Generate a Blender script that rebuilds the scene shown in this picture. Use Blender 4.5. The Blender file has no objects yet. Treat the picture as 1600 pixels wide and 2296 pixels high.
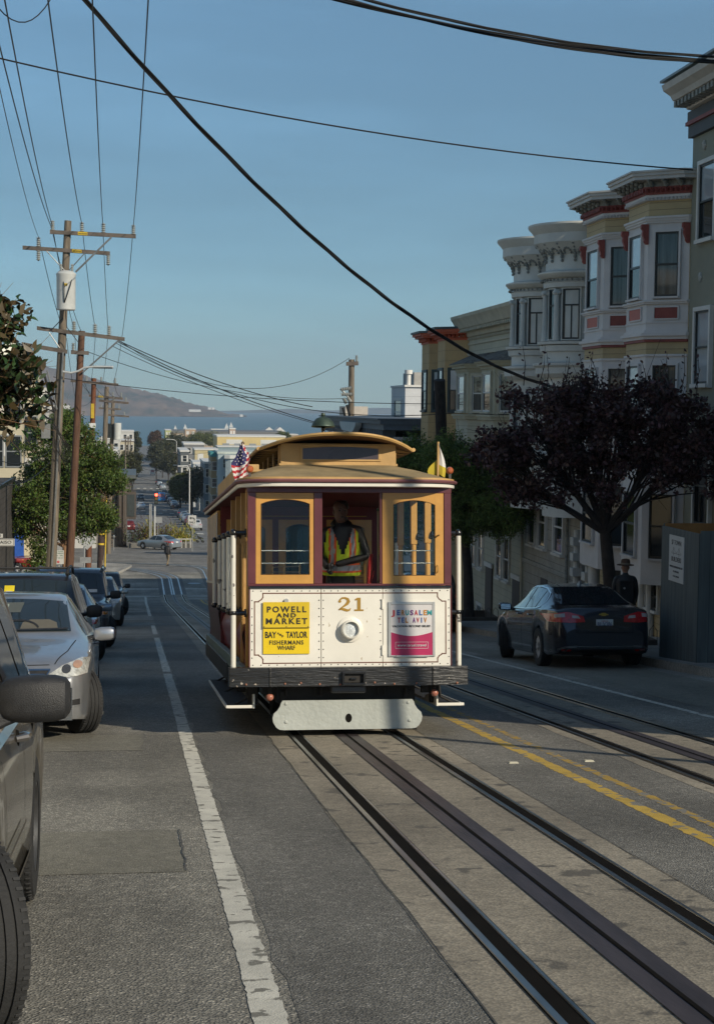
import bpy, math, random
import numpy as np
from mathutils import Vector, Matrix, Quaternion
from mathutils.bvhtree import BVHTree
from mathutils.geometry import delaunay_2d_cdt
random.seed(7)
SC = bpy.context.scene
COL = SC.collection
PI = math.pi
R = math.radians
S = .101                     # street grade
CAMZ = 1.70
A = math.atan(S)

# ---------------------------------------------------------------- camera
cd = bpy.data.cameras.new('camera'); cam = bpy.data.objects.new('camera', cd); COL.objects.link(cam)
cd.sensor_fit = 'VERTICAL'; cd.sensor_height = 36; cd.lens = 3667/2296*36
cd.clip_start = .05; cd.clip_end = 40000
CM = Matrix.Rotation(-.1338, 3, 'Z') @ Matrix.Rotation(PI/2-.063726, 3, 'X') @ Matrix.Rotation(.012, 3, 'Z')
cam.matrix_world = Matrix.Translation((0, 0, CAMZ)) @ CM.to_4x4()
SC.camera = cam
C0 = Vector((0, 0, CAMZ))
def ray(x, y): return CM @ Vector(((x-800)/3667, -(y-1148)/3667, -1))
def atY(x, y, Y): d = ray(x, y); return C0 + d*(Y/d.y)
def atX(x, y, X): d = ray(x, y); return C0 + d*(X/d.x)
def atZ(x, y, Z): d = ray(x, y); return C0 + d*((Z-CAMZ)/d.z)

KN = [(-80, 8.08), (0, 0), (88, -8.89), (92, -9.2), (97, -9.5), (116, -9.75), (140, -11.2), (165, -12.8), (250, -17.2), (450, -23.7), (690, -27.1), (1000, -29.6), (1290, -29.9)]
def zr(Y):
    for (a, za), (b, zb) in zip(KN, KN[1:]):
        if Y <= b: return za + (zb-za)*(Y-a)/(b-a)
    return KN[-1][1]

# ---------------------------------------------------------------- materials
def lin(c):
    c = c/255
    return c/12.92 if c <= .04045 else ((c+.055)/1.055)**2.4
def rgb(*c): return tuple(lin(x) for x in c)+(1,)
MATS = {}
def mat(name, col, rough=.6, metal=0, var=.12, scale=3, bump=0, bscale=40, coat=0, spec=.5, island=0, emit=0, alpha=1, hv=0, trans=0, stretch=None):
    """principled material with noise-driven colour and relief"""
    if name in MATS: return MATS[name]
    m = bpy.data.materials.new(name); m.use_nodes = True; nt = m.node_tree; N = nt.nodes; L = nt.links
    b = N['Principled BSDF']; col = tuple(col[:3])+(1,)
    b.inputs['Roughness'].default_value = rough; b.inputs['Metallic'].default_value = metal
    b.inputs['Specular IOR Level'].default_value = spec
    b.inputs['Coat Weight'].default_value = coat; b.inputs['Coat Roughness'].default_value = .04
    b.inputs['Alpha'].default_value = alpha; b.inputs['Transmission Weight'].default_value = trans
    tc = N.new('ShaderNodeTexCoord'); src = tc.outputs['Object']
    if stretch:
        mp = N.new('ShaderNodeMapping'); mp.inputs['Scale'].default_value = stretch; L.new(src, mp.inputs[0]); src = mp.outputs[0]
    if var or island:
        n = N.new('ShaderNodeTexNoise'); n.inputs['Scale'].default_value = scale; n.inputs['Detail'].default_value = 6; n.inputs['Roughness'].default_value = .65
        L.new(src, n.inputs['Vector'])
        r = N.new('ShaderNodeValToRGB'); e = r.color_ramp.elements
        lo = tuple(c*(1-var*1.6) for c in col[:3])+(1,); hi = tuple(min(1, c*(1+var*1.2)) for c in col[:3])+(1,)
        e[0].position = .3; e[0].color = lo; e[1].position = .7; e[1].color = hi
        L.new(n.outputs['Fac'], r.inputs['Fac']); out = r.outputs['Color']
        if island:
            g = N.new('ShaderNodeNewGeometry'); hs = N.new('ShaderNodeHueSaturation')
            mr = N.new('ShaderNodeMapRange'); mr.inputs['To Min'].default_value = 1-island; mr.inputs['To Max'].default_value = 1+island
            L.new(g.outputs['Random Per Island'], mr.inputs['Value']); L.new(mr.outputs[0], hs.inputs['Value'])
            if hv:
                m2 = N.new('ShaderNodeMapRange'); m2.inputs['To Min'].default_value = .5-hv; m2.inputs['To Max'].default_value = .5+hv
                fr = N.new('ShaderNodeMath'); fr.operation = 'FRACT'; mu = N.new('ShaderNodeMath'); mu.operation = 'MULTIPLY'; mu.inputs[1].default_value = 17.3
                L.new(g.outputs['Random Per Island'], mu.inputs[0]); L.new(mu.outputs[0], fr.inputs[0]); L.new(fr.outputs[0], m2.inputs['Value']); L.new(m2.outputs[0], hs.inputs['Hue'])
            L.new(out, hs.inputs['Color']); out = hs.outputs['Color']
        L.new(out, b.inputs['Base Color'])
        if metal < .5 and not trans:
            rr = N.new('ShaderNodeMapRange'); rr.inputs['To Min'].default_value = max(0, rough-.08); rr.inputs['To Max'].default_value = min(1, rough+.1)
            L.new(n.outputs['Fac'], rr.inputs['Value']); L.new(rr.outputs[0], b.inputs['Roughness'])
    else: b.inputs['Base Color'].default_value = col
    if bump:
        n2 = N.new('ShaderNodeTexNoise'); n2.inputs['Scale'].default_value = bscale; n2.inputs['Detail'].default_value = 4; L.new(src, n2.inputs['Vector'])
        bp = N.new('ShaderNodeBump'); bp.inputs['Strength'].default_value = bump; bp.inputs['Distance'].default_value = .02
        L.new(n2.outputs['Fac'], bp.inputs['Height']); L.new(bp.outputs[0], b.inputs['Normal'])
    if emit: b.inputs['Emission Color'].default_value = col; b.inputs['Emission Strength'].default_value = emit
    MATS[name] = m; return m

def node_setup(m): return m.node_tree.nodes, m.node_tree.links, m.node_tree.nodes['Principled BSDF']
def boards(m, axis='Z', scale=8, dark=.35, width=.1):
    """adds horizontal (or vertical) board joints to a material"""
    N, L, b = node_setup(m)
    tc = N.new('ShaderNodeTexCoord'); sp = N.new('ShaderNodeSeparateXYZ'); L.new(tc.outputs['Object'], sp.inputs[0])
    mu = N.new('ShaderNodeMath'); mu.operation = 'MULTIPLY'; mu.inputs[1].default_value = scale
    if axis == 'H':
        ad = N.new('ShaderNodeMath'); L.new(sp.outputs['X'], ad.inputs[0]); L.new(sp.outputs['Y'], ad.inputs[1]); L.new(ad.outputs[0], mu.inputs[0])
    else: L.new(sp.outputs[axis], mu.inputs[0])
    fr = N.new('ShaderNodeMath'); fr.operation = 'FRACT'; L.new(mu.outputs[0], fr.inputs[0])
    lt = N.new('ShaderNodeMath'); lt.operation = 'LESS_THAN'; lt.inputs[1].default_value = width; L.new(fr.outputs[0], lt.inputs[0])
    mx = N.new('ShaderNodeMix'); mx.data_type = 'RGBA'; mx.blend_type = 'MULTIPLY'
    src = b.inputs['Base Color'].links[0].from_socket; L.new(src, mx.inputs[6]); mx.inputs[7].default_value = (dark, dark, dark, 1)
    L.new(lt.outputs[0], mx.inputs[0]); L.new(mx.outputs[2], b.inputs['Base Color'])
    bp = N.new('ShaderNodeBump'); bp.inputs['Strength'].default_value = .6; bp.inputs['Distance'].default_value = .03; L.new(fr.outputs[0], bp.inputs['Height']); L.new(bp.outputs[0], b.inputs['Normal'])
    return m
def chips(m, col, scale=6, thr=.62, soft=.02):
    """worn spots of another colour"""
    N, L, b = node_setup(m)
    tc = N.new('ShaderNodeTexCoord'); n = N.new('ShaderNodeTexNoise'); n.inputs['Scale'].default_value = scale; n.inputs['Detail'].default_value = 8; L.new(tc.outputs['Object'], n.inputs['Vector'])
    mr = N.new('ShaderNodeMapRange'); mr.inputs['From Min'].default_value = thr; mr.inputs['From Max'].default_value = thr+soft; L.new(n.outputs['Fac'], mr.inputs['Value'])
    mx = N.new('ShaderNodeMix'); mx.data_type = 'RGBA'
    if b.inputs['Base Color'].links: L.new(b.inputs['Base Color'].links[0].from_socket, mx.inputs[6])
    else: mx.inputs[6].default_value = b.inputs['Base Color'].default_value
    mx.inputs[7].default_value = col; L.new(mr.outputs[0], mx.inputs[0]); L.new(mx.outputs[2], b.inputs['Base Color'])
    return m

# ---------------------------------------------------------------- mesh builder
class MB:
    def __init__(s): s.v = []; s.f = []; s.mi = []; s.sm = []
    def add(s, vs, fs, m=0, smooth=False):
        o = len(s.v); s.v += [tuple(p) for p in vs]
        for f in fs: s.f.append(tuple(o+i for i in f)); s.mi.append(m); s.sm.append(smooth)
        return s
    def box(s, x0, x1, y0, y1, z0, z1, m=0, M=None):
        vs = [Vector((x, y, z)) for x in (x0, x1) for y in (y0, y1) for z in (z0, z1)]
        if M is not None: vs = [M @ v for v in vs]
        return s.add(vs, [(0, 1, 3, 2), (4, 6, 7, 5), (0, 4, 5, 1), (2, 3, 7, 6), (0, 2, 6, 4), (1, 5, 7, 3)], m)
    def cb(s, c, d, m=0, M=None): return s.box(c[0]-d[0]/2, c[0]+d[0]/2, c[1]-d[1]/2, c[1]+d[1]/2, c[2]-d[2]/2, c[2]+d[2]/2, m, M)
    def frame(s, d):
        d = Vector(d).normalized(); u = d.orthogonal().normalized()
        if abs(d.z) < .95: u = d.cross(Vector((0, 0, 1))).normalized()
        return u, d.cross(u).normalized()
    def cyl(s, p0, p1, r0, r1=None, n=12, m=0, caps=True, smooth=True):
        p0 = Vector(p0); p1 = Vector(p1); r1 = r0 if r1 is None else r1; u, w = s.frame(p1-p0); vs = []
        for p, r in ((p0, r0), (p1, r1)):
            for i in range(n): a = 2*PI*i/n; vs.append(p+u*r*math.cos(a)+w*r*math.sin(a))
        s.add(vs, [(i, (i+1) % n, n+(i+1) % n, n+i) for i in range(n)], m, smooth)
        if caps: s.add(vs[:n], [tuple(range(n))[::-1]], m); s.add(vs[n:], [tuple(range(n))], m)
        return s
    def tube(s, pts, r, n=6, m=0, smooth=True, caps=True):
        pts = [Vector(p) for p in pts]; k = len(pts); rs = r if isinstance(r, (list, tuple)) else [r]*k
        T = [(pts[min(i+1, k-1)]-pts[max(i-1, 0)]).normalized() for i in range(k)]
        u, w = s.frame(T[0]); vs = []
        for i, p in enumerate(pts):
            u = (u-T[i]*u.dot(T[i])).normalized(); w = T[i].cross(u)
            for j in range(n): a = 2*PI*j/n; vs.append(p+(u*math.cos(a)+w*math.sin(a))*rs[i])
        s.add(vs, [(i*n+j, i*n+(j+1) % n, (i+1)*n+(j+1) % n, (i+1)*n+j) for i in range(k-1) for j in range(n)], m, smooth)
        if caps: s.add(vs[:n], [tuple(range(n))[::-1]], m); s.add(vs[-n:], [tuple(range(n))], m)
        return s
    def lathe(s, prof, c=(0, 0, 0), M=None, n=16, m=0, smooth=True, a0=0, a1=2*PI):
        """prof of (r,z) about z through c, optionally turned by M"""
        full = abs(a1-a0-2*PI) < 1e-6; k = n if full else n+1; vs = []
        for r, z in prof:
            for i in range(k):
                a = a0+(a1-a0)*i/n; p = Vector((r*math.cos(a), r*math.sin(a), z)); p = M @ p if M is not None else p; vs.append(p+Vector(c))
        fs = []
        for q in range(len(prof)-1):
            for i in range(n): j = (i+1) % k; fs.append((q*k+i, q*k+j, (q+1)*k+j, (q+1)*k+i))
        return s.add(vs, fs, m, smooth)
    def ball(s, c, r, n=12, m=0, sc=(1, 1, 1)):
        M = Matrix.Diagonal(sc).to_3x3(); k = max(4, n//2)
        return s.lathe([(r*math.sin(PI*i/k)+1e-4, -r*math.cos(PI*i/k)) for i in range(k+1)], c, M, n, m)
    def prism(s, poly, axis, d0, d1, m=0, M=None, smooth=False):
        """polygon extruded along x, y or z"""
        n = len(poly)
        mk = {'x': lambda p, d: (d, p[0], p[1]), 'y': lambda p, d: (p[0], d, p[1]), 'z': lambda p, d: (p[0], p[1], d)}[axis]
        vs = [Vector(mk(p, d)) for d in (d0, d1) for p in poly]
        if M is not None: vs = [M @ v for v in vs]
        s.add(vs, [(i, (i+1) % n, n+(i+1) % n, n+i) for i in range(n)], m, smooth)
        s.add(vs, [tuple(range(n))[::-1], tuple(range(n, 2*n))], m)
        return s
    def loft(s, rings, m=0, smooth=True, closed=True, caps=True):
        n = len(rings[0]); vs = [Vector(p) for r in rings for p in r]; q = n if closed else n-1
        s.add(vs, [(i*n+j, i*n+(j+1) % n, (i+1)*n+(j+1) % n, (i+1)*n+j) for i in range(len(rings)-1) for j in range(q)], m, smooth)
        if caps and closed: s.add(rings[0], [tuple(range(n))[::-1]], m); s.add(rings[-1], [tuple(range(n))], m)
        return s
    def quad(s, a, b, c, d, m=0): return s.add([a, b, c, d], [(0, 1, 2, 3)], m)
    def text(s, t, size, M, m=0, bold=0, wide=None, ext=.002, align='CENTER', spc=1):
        cu = bpy.data.curves.new('t', 'FONT'); cu.body = t; cu.size = size; cu.extrude = ext; cu.offset = bold; cu.align_x = align; cu.align_y = 'CENTER'; cu.resolution_u = 3; cu.space_character = spc
        o = bpy.data.objects.new('t', cu); COL.objects.link(o); dg = bpy.context.evaluated_depsgraph_get(); dg.update()
        me = bpy.data.meshes.new_from_object(o.evaluated_get(dg)); xs = [v.co.x for v in me.vertices] or [0]
        k = 1
        if wide: k = wide/(max(xs)-min(xs)+1e-6)
        s.add([M @ Vector((v.co.x*k, v.co.y, v.co.z)) for v in me.vertices], [tuple(p.vertices) for p in me.polygons], m)
        bpy.data.objects.remove(o); bpy.data.curves.remove(cu); bpy.data.meshes.remove(me); return s
    def build(s, name, mats, parent=None, bevel=0, loc=None, rot=None, sharp=35):
        me = bpy.data.meshes.new(name); me.from_pydata(s.v, [], s.f)
        for m in (mats if isinstance(mats, (list, tuple)) else [mats]): me.materials.append(m)
        me.polygons.foreach_set('material_index', s.mi); me.polygons.foreach_set('use_smooth', s.sm); me.update()
        if any(s.sm): me.set_sharp_from_angle(angle=R(sharp))
        o = bpy.data.objects.new(name, me); COL.objects.link(o)
        if parent is not None: o.parent = parent
        if loc is not None: o.location = loc
        if rot is not None: o.rotation_euler = rot
        if bevel:
            b = o.modifiers.new('b', 'BEVEL'); b.width = bevel; b.segments = 2; b.limit_method = 'ANGLE'; b.angle_limit = R(40); b.use_clamp_overlap = True
        return o

LABELS = {}
def tag(o, label, cat, group=None, kind=None):
    o['label'] = label; o['category'] = cat
    if group: o['group'] = group
    if kind: o['kind'] = kind
    return o
def thing(name, label, cat, loc=(0, 0, 0), rz=0, group=None, rx=0):
    o = bpy.data.objects.new(name, None); COL.objects.link(o); o.empty_display_size = .1
    o.location = loc; o.rotation_euler = (rx, 0, rz)
    return tag(o, label, cat, group)
def struct(o, label=None):
    o['kind'] = 'structure'
    if label: o['label'] = label
    return o
def copy_tree(o, parent=None):
    c = o.copy(); COL.objects.link(c); c.parent = parent
    for ch in o.children: copy_tree(ch, c)
    return c
def T(x, y, z, rx=0, ry=0, rz=0): return Matrix.Translation((x, y, z)) @ Matrix.Rotation(rz, 4, 'Z') @ Matrix.Rotation(ry, 4, 'Y') @ Matrix.Rotation(rx, 4, 'X')
FRONT = lambda x, y, z: T(x, y, z, rx=PI/2)      # text that faces -Y
# ---------------------------------------------------------------- sky, sun, air
SUN_AZ, SUN_EL = R(40), R(29)        # sun behind the camera, to the right
w = bpy.data.worlds.new('World'); SC.world = w; w.use_nodes = True; nt = w.node_tree
bg = nt.nodes['Background']; sk = nt.nodes.new('ShaderNodeTexSky'); sk.sky_type = 'NISHITA'; sk.sun_disc = False
sk.sun_elevation = SUN_EL; sk.sun_rotation = PI-SUN_AZ; sk.altitude = 50; sk.air_density = 1.0; sk.dust_density = .05; sk.ozone_density = 6
bg.inputs[1].default_value = .145
# faint high cloud and a clear horizon
tc = nt.nodes.new('ShaderNodeTexCoord'); sp = nt.nodes.new('ShaderNodeSeparateXYZ'); nt.links.new(tc.outputs['Generated'], sp.inputs[0])
rp = nt.nodes.new('ShaderNodeValToRGB'); e = rp.color_ramp.elements; e[0].position = 0; e[0].color = (.36, .51, .57, 1); e[1].position = .45; e[1].color = (1, .87, .68, 1)
q = e.new(.12); q.color = (.42, .48, .45, 1); q = e.new(.24); q.color = (.65, .685, .59, 1); nt.links.new(sp.outputs['Z'], rp.inputs[0])
mp = nt.nodes.new('ShaderNodeMapping'); mp.inputs['Scale'].default_value = (1.4, 1.4, 9); mp.inputs['Rotation'].default_value = (.12, .1, 0); nt.links.new(tc.outputs['Generated'], mp.inputs[0])
nz = nt.nodes.new('ShaderNodeTexNoise'); nz.inputs['Scale'].default_value = 1.6; nz.inputs['Detail'].default_value = 7; nz.inputs['Roughness'].default_value = .6; nt.links.new(mp.outputs[0], nz.inputs[0])
mr = nt.nodes.new('ShaderNodeMapRange'); mr.inputs['From Min'].default_value = .45; mr.inputs['From Max'].default_value = .8; mr.inputs['To Min'].default_value = 1; mr.inputs['To Max'].default_value = 1.28; nt.links.new(nz.outputs[0], mr.inputs['Value'])
mx = nt.nodes.new('ShaderNodeMix'); mx.data_type = 'RGBA'; mx.blend_type = 'MULTIPLY'; mx.inputs[0].default_value = 1; nt.links.new(sk.outputs[0], mx.inputs[6]); nt.links.new(rp.outputs[0], mx.inputs[7])
vm = nt.nodes.new('ShaderNodeVectorMath'); vm.operation = 'SCALE'; nt.links.new(mx.outputs[2], vm.inputs[0]); nt.links.new(mr.outputs[0], vm.inputs['Scale']); nt.links.new(vm.outputs[0], bg.inputs[0])
sd = Vector((math.sin(SUN_AZ)*math.cos(SUN_EL), -math.cos(SUN_AZ)*math.cos(SUN_EL), math.sin(SUN_EL)))
ld = bpy.data.lights.new('sun', 'SUN'); ld.energy = 4.4; ld.angle = R(.5); ld.color = (1, .89, .71)
lo = bpy.data.objects.new('sun', ld); COL.objects.link(lo); lo.rotation_euler = sd.to_track_quat('Z', 'Y').to_euler()
SC.view_settings.view_transform = 'Standard'; SC.view_settings.look = 'None'; SC.view_settings.exposure = 0; SC.view_settings.gamma = 1
SC.cycles.max_bounces = 6; SC.cycles.diffuse_bounces = 3; SC.cycles.glossy_bounces = 3; SC.cycles.transmission_bounces = 4; SC.cycles.volume_bounces = 0; SC.cycles.transparent_max_bounces = 8

# ---------------------------------------------------------------- ground materials
def ground_mat(name, base, speck, sc, rough=.85, patch=.25, bump=.5):
    m = bpy.data.materials.new(name); m.use_nodes = True; N, L, b = node_setup(m)
    tc = N.new('ShaderNodeTexCoord'); P = tc.outputs['Object']
    n1 = N.new('ShaderNodeTexNoise'); n1.inputs['Scale'].default_value = .35; n1.inputs['Detail'].default_value = 5; L.new(P, n1.inputs[0])
    n2 = N.new('ShaderNodeTexVoronoi'); n2.inputs['Scale'].default_value = sc; L.new(P, n2.inputs['Vector'])
    n3 = N.new('ShaderNodeTexNoise'); n3.inputs['Scale'].default_value = 9; n3.inputs['Detail'].default_value = 8; n3.inputs['Roughness'].default_value = .8; L.new(P, n3.inputs[0])
    mp = N.new('ShaderNodeMapping'); mp.inputs['Scale'].default_value = (1.6, .16, 1); L.new(P, mp.inputs[0])
    n4 = N.new('ShaderNodeTexNoise'); n4.inputs['Scale'].default_value = 1; n4.inputs['Detail'].default_value = 4; L.new(mp.outputs[0], n4.inputs[0])
    r = N.new('ShaderNodeValToRGB'); r.color_ramp.elements[0].color = (speck[0], speck[1], speck[2], 1); r.color_ramp.elements[0].position = .0
    r.color_ramp.elements[1].color = base+(1,); r.color_ramp.elements[1].position = .75
    e = r.color_ramp.elements.new(.3); e.color = tuple(c*.72 for c in base)+(1,)
    sepc = N.new('ShaderNodeSeparateColor'); L.new(n2.outputs['Color'], sepc.inputs[0]); L.new(sepc.outputs[0], r.inputs[0])
    def mul(src, fac, lo, hi):
        mr = N.new('ShaderNodeMapRange'); mr.inputs['From Min'].default_value = .35; mr.inputs['From Max'].default_value = .65; mr.inputs['To Min'].default_value = lo; mr.inputs['To Max'].default_value = hi; L.new(fac, mr.inputs['Value'])
        v = N.new('ShaderNodeVectorMath'); v.operation = 'SCALE'; L.new(src, v.inputs[0]); L.new(mr.outputs[0], v.inputs['Scale']); return v.outputs[0]
    c = mul(r.outputs[0], n1.outputs[0], 1-patch, 1+patch); c = mul(c, n3.outputs[0], .78, 1.22); c = mul(c, n4.outputs[0], .86, 1.1)
    L.new(c, b.inputs['Base Color']); b.inputs['Roughness'].default_value = rough
    bp = N.new('ShaderNodeBump'); bp.inputs['Strength'].default_value = bump; bp.inputs['Distance'].default_value = .012; L.new(n2.outputs['Distance'], bp.inputs['Height']); L.new(bp.outputs[0], b.inputs['Normal'])
    return m
ASPH = ground_mat('asphalt', (.225, .214, .182), (.46, .43, .36), 75, .82, .34, .7)
ASPH2 = ground_mat('asphalt_patch', (.205, .195, .155), (.31, .29, .245), 100, .85, .12, .4)
ASPHF = ground_mat('asphalt_far', (.16, .158, .15), (.2, .195, .19), 20, .9, .2, .1)
CONC = chips(ground_mat('track_concrete', (.30, .265, .205), (.22, .20, .16), 70, .8, .28, .2), (.11, .10, .082, 1), 4.2, .60, .05)
WALK = ground_mat('sidewalk_concrete', (.34, .325, .29), (.27, .255, .23), 60, .85, .2, .15)
CURBM = ground_mat('curb_concrete', (.29, .27, .23), (.2, .19, .16), 50, .85, .3, .3)
def worn(name, col, thr=.5):
    m = mat(name, col, .75, var=.12, scale=5, bump=.3, bscale=120)
    return chips(m, (.20, .19, .16, 1), 9, thr, .04)
WHITEP = worn('road_paint_white', (.60, .58, .50), .57); YELP = worn('road_paint_yellow', (.50, .335, .06), .57); YELP2 = worn('road_paint_yellow_worn', (.40, .26, .05), .49)

def strip(name, x0, x1, y0, y1, dz, m, step=None, x_pts=None, side=None, kind=True, jag=0):
    """sheet that follows the street grade"""
    ys = [y0]+[k for k, _ in KN if y0 < k < y1]+[y1]
    if step:
        ys = sorted(set(ys) | set(np.arange(y0, y1, step).tolist()))
    b = MB(); n = len(ys); vs = []
    for i, y in enumerate(ys):
        j0 = random.uniform(-jag, jag); j1 = random.uniform(-jag, jag)
        vs += [(x0+j0, y, zr(y)+dz), (x1+j1, y, zr(y)+dz)]
    b.add(vs, [(2*i, 2*i+1, 2*i+3, 2*i+2) for i in range(n-1)], 0)
    o = b.build(name, m)
    return struct(o) if kind else o
# one ground sheet to the waterfront, then the bay
b = MB(); xs = [-1500, -300, -60, -8, 20, 60, 300, 1500]; ys = [k for k, _ in KN]
def gz(x, y): return zr(y)
vs = [(x, y, gz(x, y)-.012) for y in ys for x in xs]; n = len(xs)
b.add(vs, [(i*n+j, i*n+j+1, (i+1)*n+j+1, (i+1)*n+j) for i in range(len(ys)-1) for j in range(n-1)])
b.quad((-1500, 1290, -29.91), (1500, 1290, -29.91), (1500, 1290, -36), (-1500, 1290, -36))
struct(b.build('ground', ASPHF), 'ground falling away to the bay')
strip('road', -2.62, 8.95, -60, 112, 0, ASPH, 4)
strip('track_bed', 1.33, 2.92, -60, 97, .004, CONC, .7, jag=.018)
strip('track_bed', 4.33, 5.80, -60, 97, .004, CONC, .7, jag=.018)
ASPH3 = ground_mat('asphalt_dark', (.152, .146, .128), (.32, .305, .27), 90, .8, .25, .6)
strip('road_patch', .60, 1.335, -20, 92, .002, ASPH3, .35, jag=.03); strip('road_patch', 2.915, 4.335, -20, 92, .002, ASPH3, .5, jag=.006)
strip('parking_strip', 6.9, 8.95, 6, 34, .003, ASPH2, 3)
RAILM = mat('rail_steel', (.34, .33, .32), .30, 1, var=.35, scale=2, stretch=(3, .4, 1)); GROOVE = mat('rail_groove', (.010, .009, .008), .9, var=.2, spec=.05)
SLOTM = mat('slot_steel', (.075, .060, .062), .5, .5, var=.35, scale=2.5, stretch=(2, .25, 1), bump=.1)
SLOTL = SLOTM
def rails(cx, y0, y1):
    for k, x in enumerate((cx-.52, cx+.52)):
        strip('rail', x-.075, x+.075, y0, y1, .009, GROOVE, 8)
        for a, c in ((-.070, -.030), (.046, .070)):
            b = MB(); ys = [y for y in (y0, 88, 92, 97) if y <= y1 and y >= y0]
            rings = [[(x+a, y, zr(y)+.004), (x+a+.004, y, zr(y)+.016), (x+c-.004, y, zr(y)+.016), (x+c, y, zr(y)+.004)] for y in ys]
            b.loft(rings, closed=False, caps=False, smooth=False); struct(b.build('rail', RAILM))
    strip('cable_slot', cx-.115, cx+.115, y0, y1, .010, SLOTM, 3)
    strip('cable_slot', cx-.012, cx+.012, y0, y1, .014, GROOVE, 8)
rails(2.14, -60, 97); rails(5.06, -60, 97)
# painted markings
def dash(x0, x1, y0, y1, m=None, jag=.008, st=.25): strip('road_marking', x0, x1, y0, y1, .0035, m or WHITEP, st, jag=jag)
dash(.44, .57, -20, 3); dash(.44, .57, 3, 14, jag=.0055, st=.045); dash(.44, .57, 14, 26.9, jag=.006, st=.12); dash(.44, .57, 27.4, 41.5); dash(.44, .56, 44, 51); dash(.44, .56, 62, 95, st=1)
dash(3.50, 3.62, 0, 19, YELP, .010, .07); dash(3.76, 3.84, 0, 19, YELP2, .012, .08)
dash(3.50, 3.62, 19, 92, YELP, .015, .5); dash(3.76, 3.84, 19, 92, YELP2, .015, .5)
dash(6.52, 6.62, -20, 92, st=1)
for y in (95.2, 100.3):
    for x0, x1 in ((-1.9, 1.33), (2.92, 4.33), (5.8, 8.4)): strip('road_marking', x0, x1, y, y+.4, .005, WHITEP)
# tar seams and the repair patch by the parked cars
strip('road_patch', -1.6, .28, 9.1, 10.6, .003, ASPH2, .3, jag=.02); strip('road_patch', -2.2, .05, 15.4, 16.9, .003, ASPH2, .3, jag=.03)
TAR = mat('tar_seam', (.07, .065, .055), .6, var=.3)
def seam(pts, wd=.012):
    b = MB(); vs = []
    for x, y in pts: vs += [(x-wd, y, zr(y)+.007), (x+wd, y+wd, zr(y)+.007)]
    b.add(vs, [(2*i, 2*i+1, 2*i+3, 2*i+2) for i in range(len(pts)-1)]); struct(b.build('tar_seam', TAR))
seam([(.28+random.uniform(-.01, .01), 9.1+.1*i) for i in range(16)], .004); seam([(1.33+random.uniform(-.006, .006), 3+.4*i) for i in range(220)], .003); seam([(2.92+random.uniform(-.006, .006), 3+.4*i) for i in range(220)], .003)
# raised reflectors on the centre line
for x, y, lb in ((3.28, 13.9, 'small worn reflector left of the double yellow line'), (3.97, 13.93, 'small pale ceramic reflector right of the double yellow line')):
    b = MB(); z = zr(y); b.loft([[(x-.05, y-.05, z), (x+.05, y-.05, z), (x+.05, y+.05, z-.01), (x-.05, y+.05, z-.01)], [(x-.035, y-.03, z+.018), (x+.035, y-.03, z+.018), (x+.035, y+.03, z+.012), (x-.035, y+.03, z+.012)]], smooth=False)
    tag(b.build('road_reflector', mat('ceramic', (.5, .47, .36), .5)), lb, 'road reflector')
# kerbs and pavements
def kerb(name, x, y0, y1, s):
    b = MB(); ys = [y0]+[k for k, _ in KN if y0 < k < y1]+[y1]
    b.loft([[(x, y, zr(y)-.02), (x+s*.012, y, zr(y)+.15), (x+s*.16, y, zr(y)+.155), (x+s*.16, y, zr(y)-.05)] for y in ys], smooth=False); struct(b.build(name, CURBM))
kerb('kerb', 8.95, -60, 93, 1); kerb('kerb', -2.6, -60, 88, -1)
strip('sidewalk', 9.11, 12.9, -60, 93, .152, boards(WALK, 'Y', .9, .55, .012)); strip('sidewalk', -6.2, -2.76, -60, 88, .152, WALK)
strip('gutter', 8.62, 8.95, -60, 93, .004, CURBM)
strip('gutter', -2.6, -2.25, -60, 88, .004, CURBM)
# corner that bulges into the junction on the left
ZI = -9.62
b = MB(); pts = [(-6.2, 88), (-2.6, 88), (-2.5, 100), (-2.1, 106), (-1.2, 111), (-.45, 115.5), (-.35, 117.5), (-.7, 119), (-2.0, 120.6), (-5, 122), (-9.5, 123), (-14, 122), (-14, 116), (-9.8, 113), (-6.2, 108)]
b.prism(pts, 'z', -13, 0); 
b.v = [(x, y, zr(y)+.15 if z == 0 else z) for x, y, z in b.v]
struct(b.build('sidewalk', WALK))
# junction tracks: the near track bends left down the avenue, the right one sweeps across
def curve_strip(name, pts, wd, m, dz, z=None):
    b = MB(); vs = []; P = [Vector(p) for p in pts]
    for i, p in enumerate(P):
        t = (P[min(i+1, len(P)-1)]-P[max(i-1, 0)]).normalized(); nrm = Vector((-t.y, t.x))
        for s in (-1, 1): q = p+nrm*wd/2*s; vs.append((q.x, q.y, zr(q.y)+dz))
    b.add(vs, [(2*i, 2*i+1, 2*i+3, 2*i+2) for i in range(len(P)-1)]); return struct(b.build(name, m))
def arc(x0, y0, Rr, n=22, ang=86):    # starts heading +Y, turns left
    return [(x0-Rr+Rr*math.cos(R(ang)*i/n), y0+Rr*math.sin(R(ang)*i/n)) for i in range(n+1)]
BRT = mat('rail_bright', (.42, .46, .5), .35, .7, var=.15)
CON2 = ground_mat('track_concrete_dark', (.15, .145, .13), (.1, .1, .09), 40, .8, .2, .1)
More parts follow.
